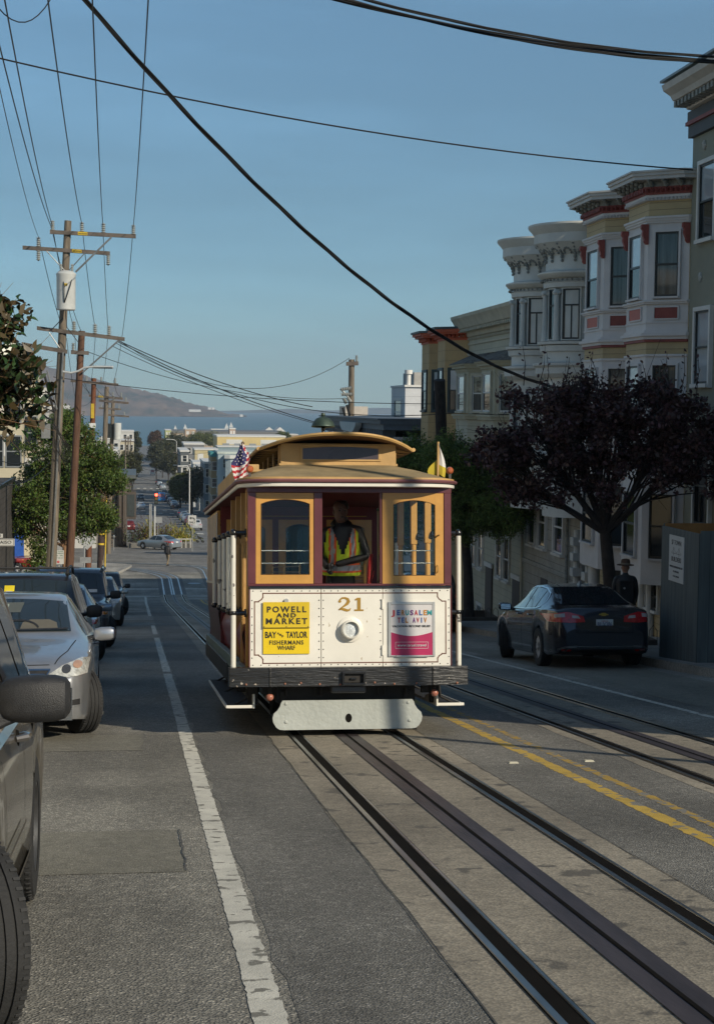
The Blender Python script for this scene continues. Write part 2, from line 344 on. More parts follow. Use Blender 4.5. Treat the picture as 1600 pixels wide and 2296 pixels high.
for cx, y1, Rr, Y0 in ((2.14, 97, 13, 107), (5.06, 97, 14, 113)):
    cl = [(cx, 97), (cx, Y0-3)]+arc(cx, Y0, Rr)+[(cx-40, Y0+Rr+2)]
    def off(d): return [(cx+d, 97), (cx+d, Y0-3)]+arc(cx+d, Y0, Rr+d)+[(cx-40, Y0+Rr+2+d)]
    curve_strip('track_bed', off(0), 1.6, CON2, .006)
    for d in (-.52, .52): curve_strip('rail', off(d), .09, BRT, .014); 
    curve_strip('cable_slot', off(0), .22, BRT, .014); curve_strip('cable_slot', off(0), .04, GROOVE, .02)
# markings further down
curve_strip('road_marking', [(-2.0, 121.2), (1.2, 120.2), (6, 118)], .25, WHITEP, .007); curve_strip('road_marking', [(0, 125), (9, 124)], .22, WHITEP, .007)
MANH = mat('iron_cover', (.35, .38, .4), .5, .6)
b = MB(); b.lathe([(.01, .0), (.42, .0)], (3.62, 104, zr(104)+.01), n=24); o = b.build('manhole_cover', MANH); tag(o, 'round iron manhole cover in the shaded road beyond the cable car', 'manhole cover')
def zebra(y, x0, x1, n, L_=3.2, w=.55):
    for i in range(n):
        x = x0+(x1-x0)*i/(n-1); strip('road_marking', x, x+w, y, y+L_, .05, WHITEP)
zebra(222, .5, 12, 7, 6, .9); zebra(338, .8, 12, 6, 5, .9); zebra(322, -.5, 11, 6, 4, .9); zebra(500, 1, 12, 7, 6, .9); zebra(520, 0, 12, 7, 6, .9)
# the bay
WM = bpy.data.materials.new('bay_water'); WM.use_nodes = True; N, L, bb = node_setup(WM)
tc = N.new('ShaderNodeTexCoord'); mp = N.new('ShaderNodeMapping'); mp.inputs['Scale'].default_value = (.004, .03, 1); L.new(tc.outputs['Object'], mp.inputs[0])
n1 = N.new('ShaderNodeTexNoise'); n1.inputs['Scale'].default_value = 1; n1.inputs['Detail'].default_value = 8; L.new(mp.outputs[0], n1.inputs[0])
r = N.new('ShaderNodeValToRGB'); r.color_ramp.elements[0].position = .35; r.color_ramp.elements[0].color = (.042, .10, .125, 1); r.color_ramp.elements[1].position = .68; r.color_ramp.elements[1].color = (.08, .155, .18, 1); L.new(n1.outputs[0], r.inputs[0]); L.new(r.outputs[0], bb.inputs['Base Color'])
bb.inputs['Roughness'].default_value = .38
n2 = N.new('ShaderNodeTexNoise'); n2.inputs['Scale'].default_value = .25; n2.inputs['Detail'].default_value = 6; L.new(tc.outputs['Object'], n2.inputs[0])
bp = N.new('ShaderNodeBump'); bp.inputs['Strength'].default_value = 1; bp.inputs['Distance'].default_value = 1.5; L.new(n2.outputs[0], bp.inputs['Height']); L.new(bp.outputs[0], bb.inputs['Normal'])
b = MB(); b.quad((-6000, 1200, -30.3), (6000, 1200, -30.3), (6000, 9300, -30.3), (-6000, 9300, -30.3)); struct(b.build('water', WM), 'blue bay water')
# island and far shore: outlines given as distance and height, built as solid hills
def hill(name, Y, px, m, depth, label, base=-31, rough=8, seed=1):
    rnd = random.Random(seed); b = MB(); NX = 90; NY = 14; crest = []
    for i in range(NX+1):
        x = px[0][0]+(px[-1][0]-px[0][0])*i/NX
        for (xa, ya), (xb, yb) in zip(px, px[1:]):
            if xa <= x <= xb: y = ya+(yb-ya)*(x-xa)/(xb-xa)
        crest.append(atY(x, y, Y+depth*.5))
    vs = []
    for j in range(NY+1):
        t = j/NY
        for i, c in enumerate(crest):
            prof = math.sin(PI*min(1, t*1.0))**.7 if t <= .5 else math.cos(PI*(t-.5))**.7 if t < 1 else 0
            h = (c.z-base)*max(0, prof); z = base+h*(1+.08*math.sin(i*1.3+j*2)*(prof < .97))+rnd.uniform(-1, 1)*rough*.25*(0 < j < NY)
            vs.append((c.x*(Y+depth*t)/(Y+depth*.5)*1.0, Y+depth*t, z))
    n = NX+1; b.add(vs, [(j*n+i, j*n+i+1, (j+1)*n+i+1, (j+1)*n+i) for j in range(NY) for i in range(NX)], 0, True)
    return struct(b.build(name, m, sharp=80), label)
def hillmat(name, lo, hi, gr, sc):
    m = bpy.data.materials.new(name); m.use_nodes = True; N, L, b = node_setup(m); tc = N.new('ShaderNodeTexCoord')
    n1 = N.new('ShaderNodeTexNoise'); n1.inputs['Scale'].default_value = sc; n1.inputs['Detail'].default_value = 10; n1.inputs['Roughness'].default_value = .7; L.new(tc.outputs['Object'], n1.inputs[0])
    r = N.new('ShaderNodeValToRGB'); e = r.color_ramp.elements; e[0].position = .40; e[0].color = gr+(1,); e[1].position = .7; e[1].color = hi+(1,); q = e.new(.5); q.color = lo+(1,); L.new(n1.outputs[0], r.inputs[0])
    sx = N.new('ShaderNodeSeparateXYZ'); L.new(tc.outputs['Object'], sx.inputs[0]); L.new(r.outputs[0], b.inputs['Base Color']); b.inputs['Roughness'].default_value = .95; return m
IS = hillmat('island_scrub', (.10, .068, .05), (.25, .165, .11), (.014, .028, .018), .008)
hill('hill', 4700, [(-160, 870), (-60, 835), (20, 818), (60, 812), (105, 822), (147, 832), (181, 837), (221, 852), (265, 864), (319, 876), (356, 883), (392, 893), (428, 905), (455, 911), (482, 919), (500, 927), (520, 929), (553, 934)], IS, 900, 'brown scrub covered island hill across the bay', rough=14, seed=3)
FARM = hillmat('far_shore', (.07, .075, .07), (.10, .10, .10), (.05, .06, .05), .002)
hill('hill', 8200, [(-300, 922), (100, 921), (500, 922), (600, 919), (650, 917), (700, 920), (760, 921), (830, 915), (870, 915), (920, 918), (1100, 921), (1500, 916), (2200, 918)], FARM, 900, 'low pale far shore beyond the bay', rough=10, seed=5)
# haze
hb = MB(); hb.box(-6500, 6500, -100, 9700, -38, 330)
hm = bpy.data.materials.new('haze'); hm.use_nodes = True; hm.node_tree.nodes.remove(hm.node_tree.nodes['Principled BSDF'])
pv = hm.node_tree.nodes.new('ShaderNodeVolumePrincipled'); pv.inputs['Color'].default_value = (.66, .82, 1, 1); pv.inputs['Density'].default_value = .000105; pv.inputs['Anisotropy'].default_value = 0.0
hm.node_tree.links.new(pv.outputs[0], hm.node_tree.nodes['Material Output'].inputs['Volume'])
ho = hb.build('haze', hm); ho['kind'] = 'stuff'; ho['label'] = 'thin blue sea haze over the bay'; ho['category'] = 'haze'
# ================================================================ cable car
MAROON = chips(mat('maroon_paint', (.115, .022, .025), .38, var=.10, scale=4, bump=.05, coat=.3), (.3, .2, .18, 1), 14, .74)
GOLD = mat('gold_paint', (.56, .285, .055), .42, var=.10, scale=3, bump=.06, bscale=15, coat=.25)
ROOFG = mat('roof_tan_paint', (.50, .315, .12), .55, var=.12, scale=3, bump=.12, bscale=25)
CANVAS = mat('roof_canvas', (.30, .225, .115), .9, var=.22, scale=2.5, bump=.3, bscale=90)
CREAM = chips(mat('cream_paint', (.76, .735, .66), .42, var=.05, scale=2, coat=.2), (.46, .39, .28, 1), 13, .70)
CREAMD = chips(mat('cream_pole_paint', (.72, .70, .62), .35, var=.05, scale=3, coat=.3), (.14, .13, .12, 1), 9, .63, .01)
BLACKW = chips(mat('black_timber_paint', (.022, .022, .022), .32, var=.4, scale=3, bump=.5, bscale=18, stretch=(.4, 1, 3), coat=.3), (.42, .36, .30, 1), 16, .69)
BLACKI = mat('black_iron', (.012, .012, .013), .22, var=.2, coat=.5)
STEELD = mat('under_iron', (.03, .027, .024), .7, .3, var=.3)
GREYB = chips(mat('light_grey_board', (.42, .445, .415), .38, var=.08, scale=1.5, bump=.35, bscale=22, coat=.3), (.12, .11, .1, 1), 18, .76)
TEAL = mat('grey_green_paint', (.16, .22, .205), .5, var=.15, scale=2)
REDP = mat('red_paint', (.22, .014, .014), .35, var=.12, coat=.3)
REDD = mat('deep_red_inside', (.13, .012, .014), .55, var=.1)
WOODV = mat('varnished_wood', (.30, .12, .03), .35, var=.3, scale=3, stretch=(1, 1, 6), coat=.3)
GLASS = mat('clear_glass', (.9, .95, .95), .02, var=0, trans=1); GLASS.node_tree.nodes['Principled BSDF'].inputs['IOR'].default_value = 1.3
DGLASS = mat('dark_glass', (.012, .014, .016), .06, var=0, spec=.7)
LUNET = mat('lunette_glass', (.07, .055, .065), .25, var=.3, scale=1.2)
AMBER = mat('amber_lens', (.42, .11, .035), .18, var=.15, coat=.6)
GILD = mat('gilt_lettering', (.40, .23, .035), .4, .2, var=.1)
YSIGN = chips(mat('yellow_sign', (.66, .47, .01), .5, var=.06, scale=2), (.35, .35, .33, 1), 6, .76)
YSIGN2 = mat('yellow_sign_lower', (.76, .54, .005), .45, var=.05)
INK = mat('black_ink', (.02, .018, .012), .5, var=.1)
RIVET = mat('rivet', (.10, .09, .08), .4, .4, var=.2)
ALU = mat('aluminium', (.58, .57, .54), .35, .6, var=.1)
LENS = mat('lamp_lens', (.62, .66, .68), .15, var=.25, scale=60, coat=.8)
BRASS = mat('brass', (.45, .28, .10), .3, .8, var=.1)

TX, TY = 2.14, 16.2
tram = thing('cable_car', 'maroon, gold and white cable car numbered 21 climbing the street towards the viewer', 'cable car', (TX, TY, -S*TY+.014), rx=-A)
def P(b, name, mats, parent=tram, bevel=0, sharp=35): return b.build(name, mats, parent, bevel, sharp=sharp)
# --- bumper beam
b = MB(); pl = [(-1.218, .10), (-.81, 0), (.85, 0), (1.218, .10), (1.218, .26), (.85, .16), (-.81, .16), (-1.218, .26)]
pl = [(-1.218, .03), (-.81, 0), (.85, 0), (1.218, .03), (1.218, .22), (-1.218, .22)]
b.prism(pl, 'z', .515, .705)
for x in (-.81, .85): b.box(x-.008, x+.008, -.012, .02, .515, .705)
bump = P(b, 'bumper', BLACKW, bevel=.008)
b = MB()
for x0, x1, z0, z1 in ((-.085, .150, .525, .548), (-.085, .150, .638, .660), (-.085, -.062, .548, .638), (.127, .150, .548, .638)): b.box(x0, x1, -.045, .004, z0, z1)
b.box(-.062, .127, -.006, .004, .548, .638, 1); b.box(.0, .06, -.03, .0, .58, .60)
P(b, 'coupler_socket', [BLACKI, STEELD], bump, .004)
for x in (-1.05, -.66, -.5, -.31, -.1, .25, .45, .68, 1.1): b = MB(); b.ball((x, -.002 if abs(x) < .8 else .01, .54+.01*math.sin(x*9)), .012, 8); P(b, 'bolt', mat('rusty_bolt', (.30, .13, .08), .6, var=.2), bump)
# --- front dash of three sheet panels
for x0, x1, nm in ((-1.006, -.288, 'l'), (-.282, .344, 'c'), (.350, 1.050, 'r')):
    b = MB(); b.box(x0, x1, .095, .135, .706, 1.502); o = P(b, 'dash_panel', CREAM, bevel=.003)
    rv = MB(); k = 8
    for i in range(k+1):
        x = x0+.03+(x1-x0-.06)*i/k
        for z in (.728, 1.476): rv.ball((x, .093, z), .0062, 6)
    for z in [.80+.083*i for i in range(8)]:
        for x in ((x0+.02,) if nm == 'l' else ()) + ((x1-.018,) if nm != 'c' else (x0+.02, x1-.02)): rv.ball((x, .093, z), .0062, 6)
    if nm == 'l':
        for z in [.80+.083*i for i in range(8)]: rv.ball((x1-.018, .093, z), .0062, 6)
    P(rv, 'rivets', RIVET, o)
    # double pinstripe with notched corners
    ln = MB(); yb = .0945
    def seg(p, q, w, m):
        p = Vector((p[0], 0, p[1])); q = Vector((q[0], 0, q[1])); d = (q-p).normalized(); nn = Vector((-d.z, 0, d.x))*w/2; e = d*w/2
        ln.add([p-nn-e+Vector((0, yb-.001*m, 0)), q-nn+e+Vector((0, yb-.001*m, 0)), q+nn+e+Vector((0, yb-.001*m, 0)), p+nn-e+Vector((0, yb-.001*m, 0))], [(0, 1, 2, 3)], m)
    T_, B_ = 1.452, .745
    def notch(sx, xe):   # corner path, sx=+1 left side
        return [(xe+sx*.085, T_), (xe+sx*.085, T_-.04), (xe+sx*.07, T_-.062), (xe+sx*.045, T_-.078), (xe+sx*.04, T_-.085), (xe, T_-.085), (xe, B_+.085), (xe+sx*.04, B_+.085), (xe+sx*.045, B_+.078), (xe+sx*.07, B_+.062), (xe+sx*.085, B_+.04), (xe+sx*.085, B_)]
    if nm == 'l': path = [(x1, T_)]+notch(1, x0+.045)+[(x1, B_)]
    elif nm == 'r': path = [(x0, T_)]+notch(-1, x1-.05)+[(x0, B_)]
    else: path = None
    if path:
        for p, q in zip(path, path[1:]): seg(p, q, .012, 0); seg(p, q, .005, 1)
    else:
        for z in (T_, B_): seg((x0, z), (x1, z), .012, 0); seg((x0, z), (x1, z), .005, 1)
    P(ln, 'pinstripe', [mat('brown_stripe', (.20, .10, .05), .5), mat('red_stripe', (.10, .01, .01), .5)], o)
b = MB(); b.box(-1.012, 1.056, .07, .14, 1.503, 1.525)
P(b, 'window_sill', BLACKI, bevel=.006)
b = MB(); b.box(-1.03, 1.057, .09, .16, 1.526, 1.548); b.box(-1.035, 1.062, .09, .17, 2.476, 2.548)
for x0, x1 in ((-1.030, -.950), (-.357, -.272), (.318, .340), (.986, 1.058)): b.box(x0, x1, .088, .17, 1.548, 2.476)
b.box(-1.018, -1.006, .088, .15, .706, 1.526); b.box(1.05, 1.062, .088, .15, .706, 1.526)
P(b, 'window_posts', MAROON, bevel=.004)
for x in (.345,):
    b = MB()
    for z in (.87, 1.34): b.cyl((x, .085, z-.05), (x, .085, z+.05), .011, n=8)
    P(b, 'hinge', CREAM)
def sash(x0, x1, z0, z1, gx0, gx1, gz0, gz1, rise, y=.098, mt=GOLD, parent=tram, name='window_sash', t=.045, gm=GLASS, hdl=True):
    b = MB(); b.box(x0, gx0, y, y+t, z0, z1); b.box(gx1, x1, y, y+t, z0, z1); b.box(gx0, gx1, y, y+t, z0, gz0)
    n = 10; arc_ = [(gx0+(gx1-gx0)*i/n, gz1-rise+rise*math.sin(PI*i/n)**.8) for i in range(n+1)]
    vs = []
    for yy in (y, y+t):
        for (x, z) in arc_: vs += [(x, yy, z), (x, yy, z1)]
    k = 2*(n+1); fs = []
    for i in range(n): a = 2*i; fs += [(a, a+2, a+3, a+1), (k+a, k+a+1, k+a+3, k+a+2), (a, k+a, k+a+2, a+2), (a+1, a+3, k+a+3, k+a+1)]
    b.add(vs, fs)
    # thin dark bead round the pane
    pts = [(gx0, y-.002, gz0)]+[(x, y-.002, z) for x, z in arc_]+[(gx1, y-.002, gz0), (gx0, y-.002, gz0)]
    b.tube(pts, .004, 4, 1, caps=False)
    o = b.build(name, [mt, mat('bead', (.12, .06, .02), .5)], parent, .002)
    g = MB(); g.prism([(gx0, gz0)]+arc_+[(gx1, gz0)], 'y', y+t*.5, y+t*.5+.004); g.build('pane', gm, o)
    return o
sash(-.948, -.359, 1.550, 2.472, -.893, -.402, 1.643, 2.405, .045)
so = sash(.346, .982, 1.534, 2.500, .462, .892, 1.632, 2.400, .045)
b = MB(); b.tube([(.91, .085, 1.66), (.915, .07, 1.675), (.915, .07, 1.72), (.91, .085, 1.735)], .006, 6); b.cyl((.90, .08, 2.03), (.93, .06, 2.045), .009, n=8)
b.build('handle', BRASS, so)
# guard rods across the windows
b = MB()
for x0, x1 in ((-.895, -.40), (.462, .892)):
    for z in (1.885, 1.757): b = MB(); b.tube([(x0, .15, z), (x1, .15, z)], .006, 6); P(b, 'guard_rod', CREAM)
# --- route boards, number, headlamp, advertisement
b = MB(); b.box(-.877, -.405, .068, .080, 1.103, 1.364); rs = P(b, 'route_board', YSIGN, bevel=.002)
b = MB()
for t_, z, sz, wd in (('POWELL', 1.287, .082, .40), ('AND', 1.228, .058, .20), ('MARKET', 1.168, .082, .42)): b.text(t_, sz, FRONT(-.64, .066, z), 0, .0022, wd, spc=1.35)
b.box(-.877, -.405, .064, .067, 1.103, 1.107)
for x in (-.865, -.64, -.42): b.ball((x, .066, 1.115), .005, 6)
b.build('lettering', INK, rs)
b = MB(); b.box(-.875, -.405, .080, .086, .840, 1.103); r2_ = P(b, 'route_board', YSIGN2)
b = MB()
b.text('BAY', .088, FRONT(-.800, .078, 1.030), 0, .002, .115); b.text('TAYLOR', .088, FRONT(-.535, .078, 1.030), 0, .002, .215)
for ch, x, z in (('A', -.722, 1.047), ('N', -.700, 1.033), ('D', -.678, 1.018)): b.text(ch, .028, FRONT(x, .078, z), 0, .001)
b.text('FISHERMANS', .060, FRONT(-.64, .078, .953), 0, .0010, .345, spc=1.15); b.text('WHARF', .060, FRONT(-.64, .078, .900), 0, .0008, .18)
b.build('lettering', INK, r2_)
b = MB(); b.cyl((-.64, .07, 1.378), (-.64, .095, 1.378), .022, n=14); P(b, 'board_clip', ALU)
# number 21 drawn as serif figures
b = MB()
def stroke(pts, ws, m=0, y=.0915):
    vs = []; k = len(pts)
    for i, (x, z) in enumerate(pts):
        a_ = Vector(pts[max(0, i-1)]); c_ = Vector(pts[min(k-1, i+1)]); d = (c_-a_).normalized(); nn = Vector((-d.y, d.x))*ws[i]/2
        vs += [(x-nn.x, y, z-nn.y), (x+nn.x, y, z+nn.y)]
    b.add(vs, [(2*i, 2*i+1, 2*i+3, 2*i+2) for i in range(k-1)], m)
stroke([(-.098, 1.365), (-.092, 1.385), (-.070, 1.402), (-.040, 1.403), (-.012, 1.390), (-.005, 1.368), (-.018, 1.345), (-.050, 1.320), (-.085, 1.298), (-.105, 1.280)], [.010, .016, .018, .020, .030, .036, .030, .018, .012, .010])
stroke([(-.105, 1.284), (-.080, 1.292), (-.050, 1.286), (-.020, 1.276), (.005, 1.280), (.018, 1.300)], [.012, .022, .028, .026, .018, .006])
b.add([(-.098+.016*math.cos(a)+.004, .0912, 1.368+.014*math.sin(a)) for a in [2*PI*i/10 for i in range(10)]], [tuple(range(10))])
b.add([(.060, .0915, 1.39), (.085, .0915, 1.405), (.120, .0915, 1.405), (.120, .0915, 1.285), (.085, .0915, 1.285), (.085, .0915, 1.380), (.062, .0915, 1.376)], [(0, 1, 5, 6), (1, 2, 3, 4, 5)])
b.box(.055, .150, .0905, .0925, 1.270, 1.286); P(b, 'number', GILD)
b = MB(); YR = Matrix.Rotation(PI/2, 3, 'X')
b.lathe([(.132, 0), (.132, .012), (.118, .02), (.098, .022), (.095, .075), (.082, .085), (.076, .07), (.074, .03)], (.012, .095, 1.083), YR, 36)
hl = P(b, 'headlamp', CREAM); b = MB(); b.lathe([(.001, .052), (.03, .05), (.055, .042), (.075, .03)], (.012, .095, 1.083), YR, 24); b.build('lens', LENS, hl)
b = MB(); b.lathe([(.075, .028), (.077, .07), (.082, .083)], (.012, .0945, 1.083), YR, 24); b.build('lamp_rim', RIVET, hl)
b = MB()
X0, X1, Z0, Z1 = .403, .888, .803, 1.361
for x0, x1, z0, z1 in ((X0, X0+.028, Z0, Z1), (X1-.028, X1, Z0, Z1), (X0+.028, X1-.028, Z1-.028, Z1), (X0+.028, X1-.028, Z0, Z0+.014)): b.box(x0, x1, .078, .095, z0, z1)
b.box(.48, .82, .066, .080, .800, .816); ad = P(b, 'poster_frame', ALU, bevel=.003)
b = MB(); WHT = mat('poster_white', (.62, .60, .60), .35, var=.03); MAG = mat('poster_magenta', (.42, .025, .10), .35, var=.05)
b.box(X0+.028, X1-.028, .084, .088, Z0+.014, Z1-.028, 0)
xs = [X0+.028+(X1-X0-.056)*i/14 for i in range(15)]; top = [1.052-.040*math.sin(PI*i/14) for i in range(15)]
b.prism([(xs[0], Z0+.014), (xs[-1], Z0+.014)]+[(x, z) for x, z in zip(xs[::-1], top[::-1])], 'y', .081, .084, 1)
cols = [(.45, .04, .05), (.05, .12, .35), (.5, .2, .02), (.02, .3, .32), (.15, .04, .2)]
cm = [mat('poster_ink_%d' % i, c, .4, var=.05) for i, c in enumerate(cols)]
for t_, z, xx, wd in (('JERUSALEM', 1.248, .645, .415), ('TEL AVIV', 1.172, .65, .31)):
    n_ = len(t_); cw = wd/n_
    for i, ch in enumerate(t_):
        if ch != ' ': b.text(ch, .072, FRONT(xx-wd/2+cw*(i+.5), .081, z), 2+i % 5, .0012 if ch in 'MWV' else .002, cw*(.25 if ch == 'I' else 1.0 if ch == 'M' else .74))
b.text('VACATION BEYOND BELIEF.', .030, FRONT(.645, .081, 1.112), 7, .0002, .40)
b.text('www.israel.travel', .040, FRONT(.645, .078, .918), 8, .0003, .30)
for x0, x1, z0, z1 in ((.475, .815, .949, .952), (.475, .815, .884, .887), (.475, .478, .884, .952), (.812, .815, .884, .952)): b.box(x0, x1, .079, .081, z0, z1, 8)
b.build('poster', [WHT, MAG]+cm+[INK, WHT], ad)
# --- platform, floor, sides
b = MB(); b.box(-1.03, 1.03, .10, 8.35, .62, .70); P(b, 'floor', WOODV)
b = MB()
for s in (-1, 1): b.box(min(s*1.03, s*1.10), max(s*1.03, s*1.10), 1.4, 8.35, .60, .735); b.box(min(s*1.07, s*1.115), max(s*1.07, s*1.115), 2.5, 8.2, .42, .62, 1); b.box(min(s*1.0, s*1.08), max(s*1.0, s*1.08), .15, 1.4, .56, .70)
P(b, 'side_skirt', [TEAL, mat('dark_panel', (.035, .042, .045), .5)], bevel=.006)
# running boards
for s in (-1, 1):
    b = MB(); xa, xb = .95*s, 1.235*s
    poly = [(xa, .33), (xb-.03*s, .33), (xb, .48), (xb, 4.4), (xa, 4.4)]
    b.prism(poly, 'z', .275, .300, 0); b.prism([(x*.999, y) if abs(x) < 1 else (x-.02*s, y) for x, y in poly], 'z', .3003, .305, 1)
    b.box(min(xa, xb), max(xa, xb)-.0, .322, .340, .278, .308, 2)
    b.prism([(.31, .275), (.36, .275), (1.0, .30), (1.0, .34), (.36, .42), (.31, .42)], 'x', xa-.008, xa+.008, 2)
    for y in (.5, 2.3, 4.2): b.tube([(s*.99, y, .56), (s*1.02, y, .36), (s*1.2, y, .27)], .014, 6, 3); b.box(min(s*.90, s*1.0), max(s*.90, s*1.0), y-.03, y+.03, .3, .6, 3)
    P(b, 'running_board', [CREAM, mat('step_tread', (.02, .022, .028), .8, var=.3, bump=.4, bscale=80), CREAM, STEELD], bevel=.004)
# open section: pillars, seats, grab poles
for s in (-1, 1):
    for i, y in enumerate((.34, 1.15, 2.05, 2.98)):
        b = MB(); x = s*1.0
        b.box(x-.035, x+.035, y-.035, y+.035, .70, 1.24, 0); b.cyl((x, y, 1.24), (x, y, 1.98), .030, n=12); b.box(x-.036, x+.036, y-.036, y+.036, 1.98, 2.52)
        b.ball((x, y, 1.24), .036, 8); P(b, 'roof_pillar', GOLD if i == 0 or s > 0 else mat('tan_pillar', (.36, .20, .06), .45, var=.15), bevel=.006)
    for i, y in enumerate((.25, 1.12, 2.03, 2.98, 4.3)):
        b = MB(); x = s*1.165; z0 = .70 if i == 0 else 1.26
        b.cyl((x, y, z0), (x, y, 2.05), .026 if i else .027, n=14); gp = P(b, 'grab_pole', CREAMD)
        for z in (2.068, 1.25):
            b = MB(); b.ball((x, y, z), .040 if z > 2 or i else .036, 10); b.cyl((x, y, z), (s*1.05, y, z), .024, n=10); b.cyl((s*1.052, y, z), (s*1.035, y, z), .045, n=10)
            b.build('bracket', BLACKI, gp)
    # outward facing bench
    b = MB(); b.box(min(s*.35, s*.95), max(s*.35, s*.95), 1.5, 5.2, 1.10, 1.15, 0); b.box(min(s*.33, s*.37), max(s*.33, s*.37), 1.5, 5.2, .70, 1.50, 0)
    b.box(min(s*.90, s*.93), max(s*.90, s*.93), 1.5, 5.2, .70, 1.10, 1)
    P(b, 'bench', [WOODV, REDP], bevel=.004)
    b = MB()
    for z in (1.93, 1.865, 1.80, 1.74, 1.68):
        b.tube([(s*.36, 1.5, z-.2), (s*.36, 5.2, z-.2)], .007, 6)
    for y in (1.5, 3.4, 5.15): b.tube([(s*.36, y, 1.5), (s*.36, y, 1.75)], .012, 6)
    P(b, 'bench_rail', BRASS)
# curved red rocker panels with pale stripes
for s in (-1, 1):
    b = MB(); prof = [(1.085, 1.515), (1.08, 1.3), (1.065, 1.1), (1.04, .9), (1.03, .735)]
    b.loft([[(s*x, y, z) for x, z in prof] for y in (5.25, 8.35)], closed=False, caps=False, smooth=True, m=0)
    for k in range(9):
        y = 5.3+k*.36
        b.loft([[(s*(x+.004), yy, z) for x, z in prof] for yy in (y, y+.07)], closed=False, caps=False, m=1)
    b.box(min(s*1.07, s*1.10), max(s*1.07, s*1.10), 5.25, 8.35, 1.51, 1.54, 2)
    P(b, 'rocker_panel', [mat('grey_rose_panel', (.13, .10, .10), .4, var=.2), REDP, CREAM])
    b = MB(); b.box(min(s*.94, s*1.0), max(s*.94, s*1.0), .55, 1.45, .70, 1.12, 0); b.loft([[(s*.99, y, 1.12), (s*1.03, y, 1.0), (s*.99, y, .72)] for y in (1.0, 1.5, 5.2)], closed=False, caps=False, m=0)
    P(b, 'seat_end', REDP, bevel=.01)
# cabin: side windows, bulkheads
for s in (-1, 1):
    for k in range(7):
        y0 = 5.27+k*.44
        b = MB(); xx0, xx1 = min(s*1.045, s*1.085), max(s*1.045, s*1.085)
        b.box(xx0, xx1, y0, y0+.055, 1.54, 2.48); b.box(xx0, xx1, y0+.385, y0+.44, 1.54, 2.48)
        b.box(xx0, xx1, y0+.055, y0+.385, 1.54, 1.60); b.box(xx0, xx1, y0+.055, y0+.385, 2.36, 2.48)
        b.box(min(s*1.085, s*1.10), max(s*1.085, s*1.10), y0-.016, y0+.016, 1.54, 2.45, 1)
        o = P(b, 'cabin_window', [GOLD, CREAM], bevel=.003)
        g = MB(); g.box(s*1.06-.003, s*1.06+.003, y0+.055, y0+.385, 1.60, 2.36); g.build('pane', GLASS, o)
for y in (5.2, 8.33):
    b = MB(); b.box(-1.04, 1.04, y, y+.05, 2.36, 2.56, 0)
    for x0, x1 in ((-1.04, -.97), (-.36, -.28), (.28, .36), (.97, 1.04)): b.box(x0, x1, y, y+.05, .70, 2.36, 0)
    for x0, x1 in ((-.97, -.36), (.36, .97)): b.box(x0, x1, y+.003, y+.047, .70, 1.56, 1)
    b.box(-.9, .9, y-.004, y, 2.40, 2.412, 2)
    bh = P(b, 'bulkhead', [REDD, WOODV, GILD], bevel=.003)
    for x0, x1, z0 in ((-.97, -.36, 1.56), (.36, .97, 1.56), (-.28, .28, .70)):
        sash(x0, x1, z0, 2.36, x0+.10, x1-.10, 1.64, 2.30, .06, y=y+.005, mt=GOLD, parent=bh, name='bulkhead_window', t=.035)
b = MB()
for s in (-1, 1): b.box(min(s*.5, s*1.0), max(s*.5, s*1.0), 5.4, 8.2, 1.1, 1.16); b.box(min(s*.98, s*1.02), max(s*.98, s*1.02), 5.4, 8.2, 1.16, 1.5)
P(b, 'cabin_bench', WOODV)
# --- roof
def rr(hx, y0, y1, rad, n=6, bow=0):
    pts = []
    for cx, cy, a0 in ((hx-rad, y1-rad, 0), (-hx+rad, y1-rad, 90), (-hx+rad, y0+rad, 180), (hx-rad, y0+rad, 270)):
        for i in range(n+1):
            a = R(a0+90*i/n); pts.append((cx+rad*math.cos(a), cy+rad*math.sin(a)))
    return pts
def ringz(pts, z): return [(x, y, z) for x, y in pts]
def fascia(hx, y0, y1, rad): return rr(hx, y0, y1, rad, 7)
b = MB()
b.loft([ringz(fascia(1.115, -.10, 8.75, .42), 2.525), ringz(fascia(1.128, -.115, 8.77, .43), 2.532), ringz(fascia(1.13, -.118, 8.77, .43), 2.562), ringz(fascia(1.12, -.11, 8.76, .43), 2.566)], 0, caps=False)
P(b, 'eave_band', CREAM)
b = MB()
b.loft([ringz(fascia(1.12, -.11, 8.76, .43), 2.566), ringz(fascia(1.15, -.14, 8.79, .44), 2.572), ringz(fascia(1.158, -.148, 8.80, .44), 2.588), ringz(fascia(1.15, -.14, 8.79, .44), 2.603), ringz(fascia(1.12, -.11, 8.76, .42), 2.606)], 0, caps=False)
P(b, 'eave_moulding', mat('mauve_paint', (.19, .075, .08), .45, var=.12))
b = MB()
b.loft([ringz(fascia(1.125, -.115, 8.76, .42), 2.600), ringz(fascia(1.125, -.115, 8.76, .42), 2.622), ringz(fascia(1.085, -.06, 8.7, .42), 2.632)], 0, caps=False)
b.loft([ringz(fascia(1.09, -.07, 8.71, .42), 2.628), ringz(fascia(1.0, .13, 8.5, .40), 2.672), ringz(fascia(.84, .5, 8.2, .34), 2.745), ringz(fascia(.68, .86, 7.8, .2), 2.798), ringz(fascia(.63, .95, 7.7, .08), 2.815)], 1, caps=False)
b.loft([ringz(fascia(1.10, -.085, 8.74, .42), 2.53), ringz(fascia(.6, .9, 7.7, .1), 2.56)], 2, caps=True)
rf = P(b, 'roof', [ROOFG, CANVAS, REDD], sharp=30)
b = MB(); b.box(-.62, .62, .965, 7.62, 2.80, 3.045, 0); b.box(-.64, .64, .945, .97, 2.806, 2.83, 0)
